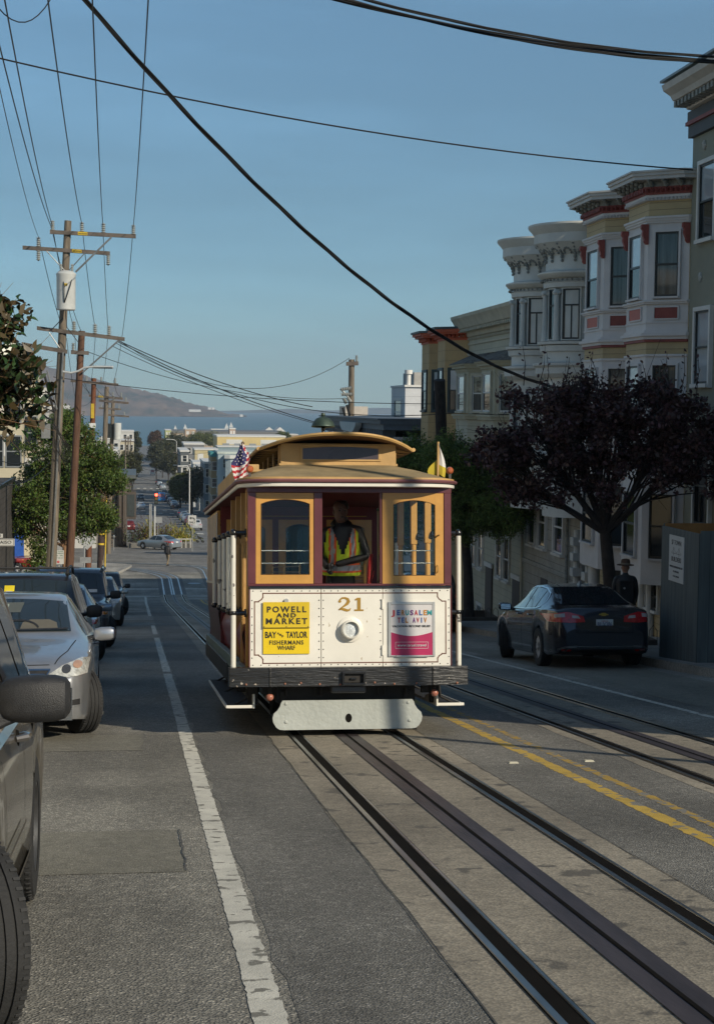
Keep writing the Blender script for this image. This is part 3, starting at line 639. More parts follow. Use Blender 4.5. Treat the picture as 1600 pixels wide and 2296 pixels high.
for x0, x1, z0, z1 in ((-.415, .462, 3.012, 3.03), (-.415, .462, 2.858, 2.876), (-.415, -.385, 2.876, 3.012), (.432, .462, 2.876, 3.012)): b.box(x0, x1, .952, .965, z0, z1)
for s in (-1, 1):
    for k in range(9): y = 1.02+k*.735; b.box(min(s*.62, s*.635), max(s*.62, s*.635), y, y+.12, 2.82, 3.03); 
cl = P(b, 'clerestory', ROOFG, rf, bevel=.003)
b = MB(); n = 12; b.prism([(-.385, 2.876), (.432, 2.876), (.432, 2.990)]+[(.432-.817*i/n, 2.990+.022*math.sin(PI*i/n)) for i in range(1, n)]+[(-.385, 2.990)], 'y', .955, .966)
b.build('lunette_window', LUNET, cl)
b = MB()
for s in (-1, 1):
    for k in range(8): y = 1.15+k*.735; b.box(min(s*.61, s*.626), max(s*.61, s*.626), y, y+.6, 2.84, 3.0)
b.build('clerestory_window', DGLASS, cl)
def crown(x): return 3.128-.125*abs(x/.84)**2.3
b = MB(); xs = [-.84+1.68*i/20 for i in range(21)]
def yf(x, d=0): return .52+.62*abs(x/.84)**2.6+d
rows = []
for dz, dy in ((-.030, .0), (-.012, -.018), (.004, -.010), (.010, .02)):
    rows.append([(x, yf(x, dy), crown(x)+dz) for x in xs])
rows.append([(x, 4, crown(x)+.022) for x in xs]); rows.append([(x, 7.4, crown(x)+.012) for x in xs]); rows.append([(x, 8.1-.5*abs(x/.84)**2.6, crown(x)) for x in xs])
b.loft(rows, 0, closed=False, caps=False)
for s in (-1, 1): b.tube([(s*.845, yf(.84)-.02, crown(.84)-.006), (s*.848, 4, crown(.84)), (s*.845, 7.5, crown(.84))], .022, 8, 0)
b.loft([[(x, yf(x), crown(x)-.030) for x in xs], [(x, 7.8, crown(x)-.030) for x in xs]], 1, closed=False, caps=False, smooth=False)
for s in (-1, 1):
    for k in range(18): y = 1.25+k*.36; b.add([(s*.62, y, 3.02), (s*.82, y, crown(.82)-.032), (s*.82, y+.04, crown(.82)-.032), (s*.62, y+.04, 3.02), (s*.62, y, 2.985), (s*.62, y+.04, 2.985)], [(0, 1, 4), (3, 5, 2), (4, 1, 2, 5)], 0)
P(b, 'upper_roof', [ROOFG, mat('soffit_brown', (.12, .06, .025), .7, var=.2)], rf, sharp=40)
# roof furniture
b = MB(); zb = crown(-.16)+.02
b.lathe([(.001, zb+.235), (.02, zb+.232), (.024, zb+.21), (.014, zb+.195), (.03, zb+.19), (.075, zb+.172), (.108, zb+.135), (.122, zb+.098), (.127, zb+.09), (.127, zb+.082), (.10, zb+.09)], (-.16, 1.0, 0), n=28)
bl = P(b, 'bell', mat('green_bronze', (.055, .085, .065), .5, .3, var=.35, scale=8)); b = MB(); b.lathe([(.05, zb-.02), (.03, zb+.0), (.018, zb+.03), (.022, zb+.06), (.014, zb+.1)], (-.16, 1.0, 0), n=12); b.ball((-.16, .95, zb+.06), .02, 8)
b.build('bell_post', BLACKI, bl)
for s, x in ((-1, -1.005), (1, 1.065)):
    b = MB(); b.box(x-.012, x+.012, .17, .2, 2.60, 2.69, 1); b.lathe([(.001, .036), (.02, .034), (.034, .022), (.04, 0), (.034, -.022), (.02, -.034), (.001, -.036)], (x, .185, 2.715), YR, 16)
    P(b, 'marker_lamp', [AMBER, RIVET])
for x, z in ((-.80, .400), (.895, .425)):
    b = MB(); b.ball((x, .17, z), .040, 14); b.cyl((x, .17, z+.035), (x, .17, z+.12), .016, n=8, m=1); P(b, 'marker_lamp', [mat('salmon_lens', (.42, .16, .11), .25, var=.1, coat=.5), STEELD])
# long destination board standing on the left edge of the roof
b = MB(); b.prism([(.9, 2.665), (1.25, 2.665), (5.4, 2.665), (5.4, 2.815), (.9, 2.815)], 'x', -1.075, -1.045); b.box(-1.06, -.86, .86, .95, 2.69, 2.81)
b.tube([(-1.02, .82, 2.735), (-.55, .82, 2.74)], .018, 8)
for y in (1.2, 3, 5): b.box(-1.05, -.98, y, y+.05, 2.62, 2.70)
P(b, 'roof_board', ROOFG, bevel=.006)
# flags
RED = mat('flag_red', (.40, .02, .03), .8, var=.08); WHF = mat('flag_white', (.62, .60, .58), .8, var=.05); BLU = mat('flag_blue', (.03, .03, .12), .8, var=.1); FY = mat('flag_yellow', (.46, .36, .03), .8, var=.1)
b = MB(); b.cyl((-1.085, .40, 2.60), (-1.06, .42, 3.0), .011, n=8, m=0); b.ball((-1.06, .42, 3.0), .018, 8, m=0); fl = P(b, 'flag_pole', mat('pole_brown', (.12, .08, .04), .5))
b = MB(); NR, NC = 26, 12
def fp(i, j):
    v = i/NR; u = j/NC; wd = .045+.14*min(1, v*2.0)*(1-.25*max(0, v-.85)*6)
    x = -1.068-wd*.55+wd*u+.012*math.sin(9*v+5*u); y = .40-.02*math.sin(u*11+v*3)-.012*u; z = 2.985-.36*v-.05*(u-.4)*(v > .3)*(-1)-.02*math.sin(u*4)
    return (x, y, z-.035*u*v)
vs = [fp(i, j) for i in range(NR+1) for j in range(NC+1)]; q = NC+1
for i in range(NR):
    for j in range(NC):
        v = i/NR; u = j/NC; blue = v < .52 and u < .80-.45*max(0, v-.33)*2.2
        m = 2 if blue else (0 if int((v*1.0+u*.16+.02)*NR/2.0) % 2 else 1)
        b.add([vs[i*q+j], vs[i*q+j+1], vs[(i+1)*q+j+1], vs[(i+1)*q+j]], [(0, 1, 2, 3)], m)
for i in range(1, 7):
    for j in range(2, 8, 1):
        if (i+j) % 2: c = Vector(fp(i*1.9+1.2, j*1.15)); c.y -= .004; b.add([(c.x+.0085*(1 if k % 2 == 0 else .42)*math.sin(2*PI*k/10), c.y, c.z+.0085*(1 if k % 2 == 0 else .42)*math.cos(2*PI*k/10)) for k in range(10)], [tuple(range(10))], 1)
b.build('flag', [RED, WHF, BLU], fl)
b = MB(); b.cyl((.978, .40, 2.62), (.985, .40, 3.03), .012, n=8); fl = P(b, 'flag_pole', ROOFG)
b = MB(); pts = []
for i in range(11):
    v = i/10; wd = .005+.075*math.sin(v*2.1); pts.append([(.985+.01, .40, 3.02-.33*v), (.985+wd*.5, .385, 3.01-.34*v), (.985+wd, .40+.01, 3.0-.345*v)])
b.loft(pts[:8], 0, closed=False, caps=False); b.loft(pts[7:], 1, closed=False, caps=False)
b.loft([[(.975, .42, 2.84-.2*i/6), (.975-.10*math.sin(.25+i/6*2.6), .43, 2.82-.2*i/6)] for i in range(7)], 1, closed=False, caps=False)
b.build('flag', [WHF, FY], fl)
# --- lifeguard board and running gear
b = MB()
half = [(.0, .357), (.668, .357), (.685, .335), (.695, .30), (.722, .258), (.76, .225), (.772, .18), (.765, .135), (.735, .085), (.70, .062), (.66, .057), (0, .057)]
poly = [(x+.006, z) for x, z in half]+[(-x+.006, z) for x, z in half[::-1]][1:-1]
hole = [(.014+.034*math.cos(a), .172+.046*math.sin(a)) for a in [2*PI*i/16 for i in range(16)]]
b.prism(poly, 'y', .235, .275); lg = P(b, 'lifeguard_board', GREYB, bevel=.008)
b = MB(); b.prism(hole, 'y', .2335, .236); b.build('socket_hole', GROOVE, lg)
b = MB()
for x, z in ((-.63, .325), (.63, .325), (-.63, .14), (.645, .14)): b = MB(); b.lathe([(.001, .012), (.012, .01), (.02, .0)], (x, .235, z), YR, 10); b.build('bolt', GREYB, lg)
b = MB(); b.box(-.18, .18, .12, .3, .435, .515); P(b, 'coupler_box', mat('dull_grey_metal', (.09, .09, .095), .45, .4, var=.1), bevel=.02)
b = MB(); b.box(-.72, .72, .35, .45, .33, .60); b.box(-.60, .60, .5, 8.1, .40, .60)
for s in (-1, 1): b.box(min(s*.60, s*.68), max(s*.60, s*.68), .32, 8.1, .30, .44); b.box(min(s*.78, s*.86), max(s*.78, s*.86), .28, .36, .42, .6)
for x in (-.62, -.32, -.26, .33, .39, .62): b.cyl((x, .3, .40), (x, .3, .47), .014, n=6)
for y in (1.0, 2.5, 6.0, 7.4):
    b.cyl((-.62, y, .30), (.62, y, .30), .04, n=10)
P(b, 'undercarriage', STEELD)
for y in (1.0, 2.5, 6.0, 7.4):
    for s in (-1, 1):
        b = MB(); b.cyl((s*.52, y, .30), (s*.60, y, .30), .285, n=24); b.cyl((s*.49, y, .30), (s*.52, y, .30), .31, n=24); P(b, 'wheel', STEELD)
# levers at the grip
b = MB(); b.tube([(.335, 1.1, .7), (.34, 1.1, 1.5), (.355, 1.1, 1.70), (.372, 1.1, 1.86)], [.018, .02, .03, .022], 8); b.tube([(.345, 1.08, 1.5), (.40, 1.08, 1.68)], .012, 6); P(b, 'brake_lever', mat('lever_red', (.30, .02, .02), .4, var=.1))
b = MB(); b.tube([(-.11, .82, .7), (-.118, .82, 1.56), (-.125, .82, 1.84)], [.02, .02, .028], 8); P(b, 'grip_lever', STEELD)
# ================================================================ vehicles
def paint(name, c, metal=.6, rough=.32): return mat(name, c, rough, metal, var=.05, scale=6, coat=.85)
TYRE = mat('tyre_rubber', (.018, .018, .018), .8, var=.25, scale=12, bump=.3, bscale=60)
RIM = mat('alloy_rim', (.60, .60, .61), .35, .6, var=.15)
PLAST = mat('black_plastic', (.022, .022, .023), .5, var=.2, scale=20, bump=.25, bscale=260)
CARGL = mat('car_glass', (.018, .026, .030), .035, var=0, spec=.8, coat=.6)
HEADL = mat('headlamp_glass', (.52, .53, .50), .12, .1, var=.35, scale=18, coat=.9)
TAILL = mat('tail_lamp_red', (.50, .008, .014), .15, var=.25, scale=20, coat=.8)
ORANGE = mat('turn_signal_orange', (.6, .20, .02), .15, var=.2, coat=.8)
CHROME = mat('chrome', (.6, .6, .6), .12, 1, var=.05)
PLATEM = mat('plate_white', (.62, .62, .60), .4, var=.05)
def pw(pts, y):
    if y <= pts[0][0]: return pts[0][1]
    for (a, za), (b, zb) in zip(pts, pts[1:]):
        if y <= b:
            t = (y-a)/(b-a); return za+(zb-za)*t
    return pts[-1][1]
def smooth_pw(pts, y, h=.05): return (pw(pts, y-h)+2*pw(pts, y)+pw(pts, y+h))/4
def loc_body(sp, step=.07):
    """closed shell: hood, cabin and tail in one skin, wheel arches cut by the lower edge"""
    L, W = sp['L'], sp['W']/2; ys = sorted(set([0, .02, .06, .12, .2, L-.2, L-.12, L-.06, L-.02, L] + [round(i*step, 3) for i in range(1, int(L/step))] + [sp['wf']+d for d in (-sp['ar'], sp['ar'])] + [sp['wr']+d for d in (-sp['ar'], sp['ar'])]))
    rings = []
    for y in ys:
        hw = W*pw(sp['plan'], y); zt = smooth_pw(sp['top'], y, sp.get('sm', .05)); zs = smooth_pw(sp['belt'], y, .06); zs = min(zs, zt-.01)
        xg = smooth_pw(sp['xg'], y)*W; xg = min(xg, hw*.93); zb = pw(sp['sill'], y)
        for yw in (sp['wf'], sp['wr']):
            d = abs(y-yw)
            if d < sp['ar']+1e-6: zb = max(zb, sp['r']+math.sqrt(max(0, sp['ar']**2-d*d))*.98)
        zm = max(pw(sp['mid'], y), zb+.05)
        zs = max(zs, zm+.04); zt = max(zt, zs+.01)
        cr = min(.035, (zt-zs)*.3)
        half = [(hw*.955, zb), (hw*.985, min(zb+.05, (zb+zm)/2)), (hw, zm), (hw*.992, (zm+zs)/2+.01), (hw*.965, zs-.02), (hw*.93, zs), (xg+(hw*.93-xg)*.5, zs+(zt-cr-zs)*.52), (xg, zt-cr), (xg*.88, zt-cr*.35), (xg*.5, zt-.004), (0, zt)]
        ring = [(x, y, z) for x, z in half]+[(-x, y, z) for x, z in half[::-1]][1:]
        rings.append(ring)
    return rings
class Car:
    def __init__(s, name, label, cat, sp, pm, group=None, lod=0):
        s.sp = sp; s.lod = lod; s.root = thing(name, label, cat, group=group); s.pm = pm
        rings = loc_body(sp, .07 if lod == 0 else .22)
        b = MB(); b.loft(rings, 0, True, closed=False, caps=False)
        b.add(rings[0], [tuple(range(len(rings[0])))[::-1]], 0); b.add(rings[-1], [tuple(range(len(rings[0])))], 0)
        n = len(rings[0]); b.add([p for r in rings for p in (r[0], r[-1])], [(2*i, 2*i+2, 2*i+3, 2*i+1) for i in range(len(rings)-1)], 1)
        s.bvh = BVHTree.FromPolygons([Vector(v) for v in b.v], [f for f in b.f])
        s.body = b.build('body', [pm, PLAST], s.root, sharp=38)
    def hit(s, view, u, v):
        L = s.sp['L']
        o, d = {'front': ((u, -3, v), (0, 1, 0)), 'rear': ((u, L+3, v), (0, -1, 0)), 'left': ((-4, u, v), (1, 0, 0)), 'right': ((4, u, v), (-1, 0, 0)), 'top': ((u, v, 5), (0, 0, -1))}[view]
        h = s.bvh.ray_cast(Vector(o), Vector(d))
        if h[0] is not None and h[1].dot(Vector(d)) > 0: h = (h[0], -h[1], h[2], h[3])
        return h
    def decal(s, name, poly, view, m, off=.006, step=.05, parent=None, b=None):
        own = b is None; b = b or MB(); pts = [Vector(p) for p in poly]; bnd = []
        for p, q in zip(pts, pts[1:]+pts[:1]):
            k = max(1, int((q-p).length/step)); bnd += [p.lerp(q, i/k) for i in range(k)]
        nb = len(bnd); x0 = min(p.x for p in pts); x1 = max(p.x for p in pts); z0 = min(p.y for p in pts); z1 = max(p.y for p in pts)
        inn = []; ny = max(1, int((z1-z0)/step)); nx = max(1, int((x1-x0)/step))
        for i in range(1, nx):
            for j in range(1, ny): inn.append(Vector((x0+(x1-x0)*i/nx, z0+(z1-z0)*j/ny)))
        r = delaunay_2d_cdt(bnd+inn, [(i, (i+1) % nb) for i in range(nb)], [list(range(nb))], 1, 1e-5)
        vs = []; ok = []
        for p in r[0]:
            h = s.hit(view, p.x, p.y)
            if h[0] is None: vs.append(Vector((0, 0, 0))); ok.append(False)
            else: vs.append(h[0]+h[1]*off); ok.append(True)
        fs = [tuple(f) for f in r[2] if all(ok[i] for i in f)]
        b.add(vs, fs, m if not own else 0, True)
        if own: return b.build(name, m, parent or s.root, sharp=50)
    def line(s, pts, view, w=.006, m=0, b=None, off=.003):
        vs = []; k = len(pts); P_ = [Vector(p) for p in pts]; out = []
        for p, q in zip(P_, P_[1:]):
            n = max(1, int((q-p).length/.06)); out += [p.lerp(q, i/n) for i in range(n)]
        out.append(P_[-1])
        for i, p in enumerate(out):
            t = (out[min(i+1, len(out)-1)]-out[max(0, i-1)]).normalized(); nn = Vector((-t.y, t.x))*w/2
            for sg in (-1, 1):
                h = s.hit(view, (p+nn*sg).x, (p+nn*sg).y)
                if h[0] is None: return
                vs.append(h[0]+h[1]*off)
        b.add(vs, [(2*i, 2*i+1, 2*i+3, 2*i+2) for i in range(len(out)-1)], m)
    def wheels(s, steer=0, spokes=5, rim=RIM, lod=None):
        sp = s.sp; r = sp['r']; lod = s.lod if lod is None else lod; tw = .105
        for i, (yw, sd) in enumerate(((sp['wf'], -1), (sp['wf'], 1), (sp['wr'], -1), (sp['wr'], 1))):
            x = sd*(sp['W']/2-.115); st = steer if i < 2 else 0
            e = bpy.data.objects.new('wheel', None); 
            b = MB(); Mx = Matrix.Rotation(PI/2, 3, 'Y'); n = 40 if lod == 0 else 12
            prof = [(r*.62, -tw), (r*.80, -tw*1.04), (r*.95, -tw*.98), (r*.995, -tw*.8), (r, -tw*.5)]
            if lod == 0:
                for g in (-.45, -.05, .35): prof += [(r, tw*g), (r*.975, tw*(g+.015)), (r*.975, tw*(g+.085)), (r, tw*(g+.1))]
            prof += [(r, tw*.5), (r*.995, tw*.8), (r*.95, tw*.98), (r*.80, tw*1.04), (r*.62, tw)]
            b.lathe(prof, (0, 0, 0), Mx, n)
            if lod == 0:   # lateral tread blocks
                for k in range(60):
                    a = 2*PI*k/60; Mk = Matrix.Rotation(a, 4, 'X')
                    for xx in (-.86, .66): b.box(tw*xx, tw*(xx+.24), -.006, .006, r*.985, r*1.006, 1, Mk)
            o = b.build('wheel', [TYRE, mat('tread_block', (.03, .03, .03), .85)], s.root, loc=(x, yw, r), rot=(0, 0, st), sharp=40)
            b = MB(); q = r*.63
            b.lathe([(q, sd*tw*.98), (q*.93, sd*tw*.95), (q*.9, sd*tw*.3), (.02, sd*tw*.25)], (0, 0, 0), Mx @ Matrix.Scale(1, 3), n, 1)
            for k in range(spokes):
                a = 2*PI*k/spokes+.3; Mk = Matrix.Rotation(a, 4, 'X')
                b.loft([[tuple(Mk @ Vector((sd*tw*f, yy*w_, zz))) for yy, f in ((-.5, .55), (-.3, .78), (.3, .78), (.5, .55))] for zz, w_ in ((.03, .13), (q*.5, .105), (q*.95, .15))], 0, True)
            b.cyl((sd*tw*.3, 0, 0), (sd*tw*.85, 0, 0), q*.2, q*.15, 12, 0)
            b.build('rim', [rim, mat('rim_dish', (.09, .09, .09), .4, .6)], o, sharp=40)
            if sd > 0 and False: pass
    def mirror(s, y, z, m, size=(.22, .12, .16), sides=(-1, 1), out=.02):
        for sd in sides:
            h = s.hit('right' if sd > 0 else 'left', y, z-.03); x0 = h[0].x if h[0] is not None else sd*s.sp['W']/2
            b = MB(); w, d, hh = size; cx = x0+sd*(w*.5+.05+out)
            rings = []
            for t, k in ((-.5, .55), (-.42, .85), (-.2, 1), (.25, 1), (.42, .85), (.5, .5)):
                rings.append([(cx+sd*w*t, y+d*.5*k*c_ - d*.0, z+hh*.5*k*s_+.01*t) for c_, s_ in [(math.copysign(abs(math.cos(a))**.6, math.cos(a)), math.copysign(abs(math.sin(a))**.6, math.sin(a))) for a in [2*PI*i/14 for i in range(14)]]])
            b.loft(rings, 0); b.tube([(x0-sd*.02, y+.02, z-.06), (x0+sd*.06, y, z-.04), (cx-sd*w*.3, y, z-.02)], [.03, .028, .03], 8, 1)
            b.quad(*[(cx+sd*w*u, y+d*.5+.001, z+hh*v) for u, v in ((-.38, -.34), (.38, -.34), (.38, .34), (-.38, .34))], 2)
            b.build('mirror', [m, PLAST, CHROME], s.root)
    def plate(s, view, z, txt, y=None, w=.30, h=.15):
        L = s.sp['L']; hh = s.hit(view, 0, z); yy = hh[0].y; f = -1 if view == 'front' else 1
        b = MB(); b.box(-w/2, w/2, yy+f*.004, yy+f*.014, z-h/2, z+h/2, 0)
        M = T(0, yy+f*.016, z-.012, rx=PI/2) if f < 0 else T(0, yy+f*.016, z-.012, rz=PI) @ Matrix.Rotation(PI/2, 4, 'X')
        if txt:
            b.text(txt, .10, M, 1, .001, w*.86); M2 = M.copy(); M2.translation.z += .058; b.text('California', .035, M2, 2, 0, w*.4)
        return b.build('number_plate', [PLATEM, mat('plate_blue', (.02, .03, .12), .5), mat('plate_red', (.35, .02, .02), .5)], s.root)
    def place(s, X, Yfront, face=-1, z=None, rz=None, tilt=None):
        """face -1: nose towards the camera, +1: nose downhill"""
        L = s.sp['L']
        a = A if tilt is None else tilt
        zz = zr(Yfront) if z is None else z
        Rm = Matrix.Rotation(-a, 4, 'X')
        if rz is not None: Rm = Rm @ Matrix.Rotation(rz, 4, 'Z')
        elif face > 0: Rm = Rm @ Matrix.Rotation(PI, 4, 'Z')
        s.root.matrix_world = Matrix.Translation((X, Yfront, zz+.004)) @ Rm
        return s
def spec(kind):
    if kind == 'sedan':
        L, W = 4.80, 1.82; return dict(L=L, W=W, wf=.97, wr=3.75, r=.325, ar=.365, sm=.07,
            plan=[(0, .72), (.06, .82), (.16, .90), (.4, .965), (.9, .995), (1.5, 1), (3.6, 1), (4.2, .97), (4.6, .90), (4.75, .83), (4.8, .76)],
            top=[(0, .52), (.03, .66), (.10, .75), (.30, .83), (.8, .92), (1.20, .98), (1.32, 1.01), (2.05, 1.385), (2.3, 1.44), (2.9, 1.46), (3.4, 1.40), (3.75, 1.26), (4.15, 1.09), (4.3, 1.07), (4.66, 1.06), (4.74, .98), (4.80, .72)],
            belt=[(0, .50), (.03, .62), (.1, .69), (.3, .76), (.8, .86), (1.3, .93), (2.5, .96), (4.2, 1.0), (4.66, .98), (4.74, .88), (4.8, .66)],
            xg=[(0, .60), (.5, .74), (1.2, .78), (1.35, .78), (2.05, .635), (2.6, .62), (3.3, .61), (3.75, .64), (4.2, .74), (4.8, .6)],
            sill=[(0, .30), (.05, .22), (.5, .18), (1.4, .20), (3.3, .20), (4.3, .22), (4.75, .27), (4.8, .34)], mid=[(0, .42), (.3, .52), (1, .60), (4, .62), (4.8, .50)])
    if kind == 'suv':
        L, W = 4.65, 1.84; return dict(L=L, W=W, wf=.90, wr=3.58, r=.36, ar=.41, sm=.06,
            plan=[(0, .80), (.05, .87), (.15, .93), (.4, .98), (.9, 1), (3.9, 1), (4.4, .97), (4.6, .92), (4.65, .86)],
            top=[(0, .62), (.03, .84), (.10, .95), (.4, 1.0), (1.05, 1.07), (1.15, 1.10), (1.72, 1.60), (1.95, 1.66), (2.6, 1.69), (4.0, 1.66), (4.3, 1.62), (4.5, 1.35), (4.58, 1.05), (4.65, .75)],
            belt=[(0, .60), (.05, .80), (.15, .88), (.4, .93), (1.15, 1.0), (4.2, 1.05), (4.58, .98), (4.65, .7)],
            xg=[(0, .70), (.5, .80), (1.1, .84), (1.2, .84), (1.72, .72), (2.6, .70), (4.1, .69), (4.4, .74), (4.65, .7)],
            sill=[(0, .36), (.1, .28), (1.4, .27), (3.1, .27), (4.4, .30), (4.65, .40)], mid=[(0, .5), (.3, .6), (1, .66), (4, .68), (4.65, .6)])
    if kind == 'box':
        sp = spec('suv'); sp.update(L=4.30, wf=.82, wr=3.40, top=[(0, .66), (.03, .90), (.10, 1.02), (.5, 1.07), (.95, 1.12), (1.05, 1.14), (1.48, 1.66), (1.62, 1.74), (2.0, 1.78), (3.9, 1.78), (4.15, 1.72), (4.25, 1.2), (4.30, .8)],
            belt=[(0, .62), (.05, .86), (.15, .95), (.5, .99), (1.1, 1.03), (4.0, 1.06), (4.25, 1.0), (4.3, .7)], plan=[(0, .86), (.05, .92), (.15, .96), (.4, .99), (.9, 1), (3.7, 1), (4.15, .98), (4.3, .92)],
            xg=[(0, .74), (.5, .84), (1.0, .87), (1.5, .80), (4.0, .79), (4.3, .78)], sill=[(0, .36), (.1, .28), (1.4, .28), (3.0, .28), (4.1, .32), (4.3, .42)], mid=[(0, .5), (.3, .6), (1, .68), (4, .68), (4.3, .6)]); return sp
    if kind == 'hatch':
        sp = spec('sedan'); sp.update(L=4.30, W=1.77, wf=.88, wr=3.48, top=[(0, .54), (.03, .70), (.10, .79), (.35, .89), (.8, .98), (.98, 1.03), (1.75, 1.46), (2.0, 1.52), (2.6, 1.55), (3.6, 1.48), (3.95, 1.38), (4.2, 1.05), (4.27, .9), (4.3, .7)],
            belt=[(0, .52), (.03, .66), (.1, .73), (.35, .82), (1.0, .94), (3.9, 1.02), (4.2, .95), (4.3, .66)], plan=[(0, .72), (.06, .82), (.16, .90), (.4, .965), (.9, .995), (1.5, 1), (3.4, 1), (3.9, .97), (4.2, .90), (4.3, .8)],
            xg=[(0, .6), (.5, .76), (.95, .80), (1.75, .65), (2.5, .64), (3.7, .62), (4.3, .66)], sill=[(0, .30), (.05, .22), (.5, .19), (3.0, .2), (4.2, .26), (4.3, .36)], mid=[(0, .42), (.3, .52), (1, .60), (3.8, .62), (4.3, .5)]); return sp
    if kind == 'pickup':
        sp = spec('suv'); sp.update(L=5.2, W=1.84, wf=.95, wr=4.15, r=.37, ar=.43, top=[(0, .66), (.03, .88), (.12, .98), (.5, 1.02), (1.15, 1.08), (1.25, 1.11), (1.8, 1.62), (2.0, 1.68), (2.9, 1.68), (3.1, 1.62), (3.18, 1.12), (3.25, 1.04), (5.15, 1.06), (5.2, .98)],
            belt=[(0, .62), (.05, .84), (.15, .90), (.5, .95), (1.2, 1.0), (3.2, 1.02), (5.15, 1.03), (5.2, .9)], plan=[(0, .82), (.06, .9), (.2, .96), (.6, 1), (5.0, 1), (5.2, .97)],
            xg=[(0, .7), (.5, .8), (1.2, .84), (1.8, .72), (3.0, .71), (3.2, .86), (5.2, .9)], sill=[(0, .40), (.1, .32), (5.0, .38), (5.2, .46)], mid=[(0, .55), (.3, .64), (1, .70), (5, .72), (5.2, .66)]); return sp
    if kind == 'van':
        sp = spec('suv'); sp.update(L=5.4, W=1.95, wf=.95, wr=4.3, r=.36, ar=.41, top=[(0, .7), (.03, .95), (.10, 1.05), (.5, 1.15), (.7, 1.22), (1.45, 2.2), (1.7, 2.35), (2.2, 2.42), (5.2, 2.42), (5.36, 2.3), (5.4, 1.0)],
            belt=[(0, .62), (.05, .9), (.15, .98), (.6, 1.08), (1.2, 1.15), (5.3, 1.15), (5.4, .9)], plan=[(0, .82), (.06, .9), (.2, .96), (.6, 1), (5.2, 1), (5.4, .97)],
            xg=[(0, .7), (.6, .8), (1.5, .8), (5.2, .82), (5.4, .85)], sill=[(0, .40), (.1, .30), (5.2, .32), (5.4, .4)], mid=[(0, .55), (.3, .64), (1, .70), (5, .72), (5.4, .66)]); return sp
def glazing(c, ws, sides, rear=None, frame=None):
    """ws: windscreen polygon half (x,z); sides: list of (y,z) polygons; rear like ws"""
    full = lambda h: [(x, z) for x, z in h]+[(-x, z) for x, z in h[::-1]]
    st = .06 if c.lod == 0 else .25
    if ws: c.decal('windscreen', full(ws), 'front', CARGL, .007, st)
    if rear: c.decal('rear_window', full(rear), 'rear', CARGL, .007, st)
    for v in ('left', 'right'):
        for p in sides: c.decal('side_window', p, v, CARGL, .005, st)
SEDW = dict(ws=[(.66, 1.04), (.585, 1.35), (.30, 1.372), (0, 1.38)], rear=[(.62, 1.10), (.52, 1.36), (.3, 1.378), (0, 1.385)], sides=[[(1.72, .985), (2.60, .985), (2.60, 1.385), (2.28, 1.375), (2.05, 1.28)], [(2.67, .985), (3.42, 1.0), (3.50, 1.06), (3.38, 1.25), (3.15, 1.345), (2.67, 1.385)]])
SUVW = dict(ws=[(.74, 1.13), (.66, 1.54), (.3, 1.565), (0, 1.57)], rear=[(.66, 1.12), (.60, 1.50), (0, 1.53)], sides=[[(1.42, 1.05), (2.36, 1.07), (2.36, 1.56), (1.92, 1.55)], [(2.44, 1.07), (3.30, 1.08), (3.30, 1.54), (2.44, 1.56)], [(3.38, 1.09), (4.12, 1.10), (4.02, 1.48), (3.38, 1.54)]])
BOXW = dict(ws=[(.79, 1.18), (.71, 1.63), (.3, 1.655), (0, 1.66)], rear=[(.72, 1.15), (.68, 1.62), (0, 1.65)], sides=[[(1.28, 1.08), (2.10, 1.09), (2.10, 1.66), (1.62, 1.65)], [(2.2, 1.09), (3.0, 1.09), (3.0, 1.65), (2.2, 1.66)], [(3.08, 1.10), (3.9, 1.1), (3.9, 1.62), (3.08, 1.65)]])
HATW = dict(ws=[(.66, 1.06), (.58, 1.42), (.3, 1.445), (0, 1.45)], rear=[(.58, 1.08), (.5, 1.34), (0, 1.36)], sides=[[(1.42, 1.0), (2.28, 1.0), (2.28, 1.46), (1.95, 1.44), (1.72, 1.33)], [(2.35, 1.0), (3.15, 1.03), (3.15, 1.42), (2.35, 1.46)], [(3.22, 1.05), (3.75, 1.08), (3.62, 1.30), (3.22, 1.40)]])
PICW = dict(ws=[(.74, 1.15), (.66, 1.56), (0, 1.59)], rear=[(.64, 1.18), (.60, 1.5), (0, 1.52)], sides=[[(1.5, 1.06), (2.3, 1.08), (2.3, 1.57), (1.98, 1.56)], [(2.38, 1.08), (3.0, 1.09), (2.95, 1.54), (2.38, 1.57)]])
VANW = dict(ws=[(.78, 1.30), (.70, 2.05), (0, 2.1)], rear=[(.75, 1.3), (.72, 2.0), (0, 2.02)], sides=[[(1.15, 1.22), (2.0, 1.22), (2.0, 1.85), (1.55, 1.85)]])
WINS = dict(sedan=SEDW, suv=SUVW, box=BOXW, hatch=HATW, pickup=PICW, van=VANW)
def mir(p): return [(-x, z) for x, z in p]
def seams(c, doors, hood=None):
    b = MB()
    for v in ('left', 'right'):
        for d in doors: c.line(d, v, .009, 0, b)
    if hood:
        for h in hood: c.line(h, 'top', .009, 0, b); c.line([(-x, y) for x, y in h], 'top', .009, 0, b)
    b.build('panel_gaps', GROOVE, c.root)

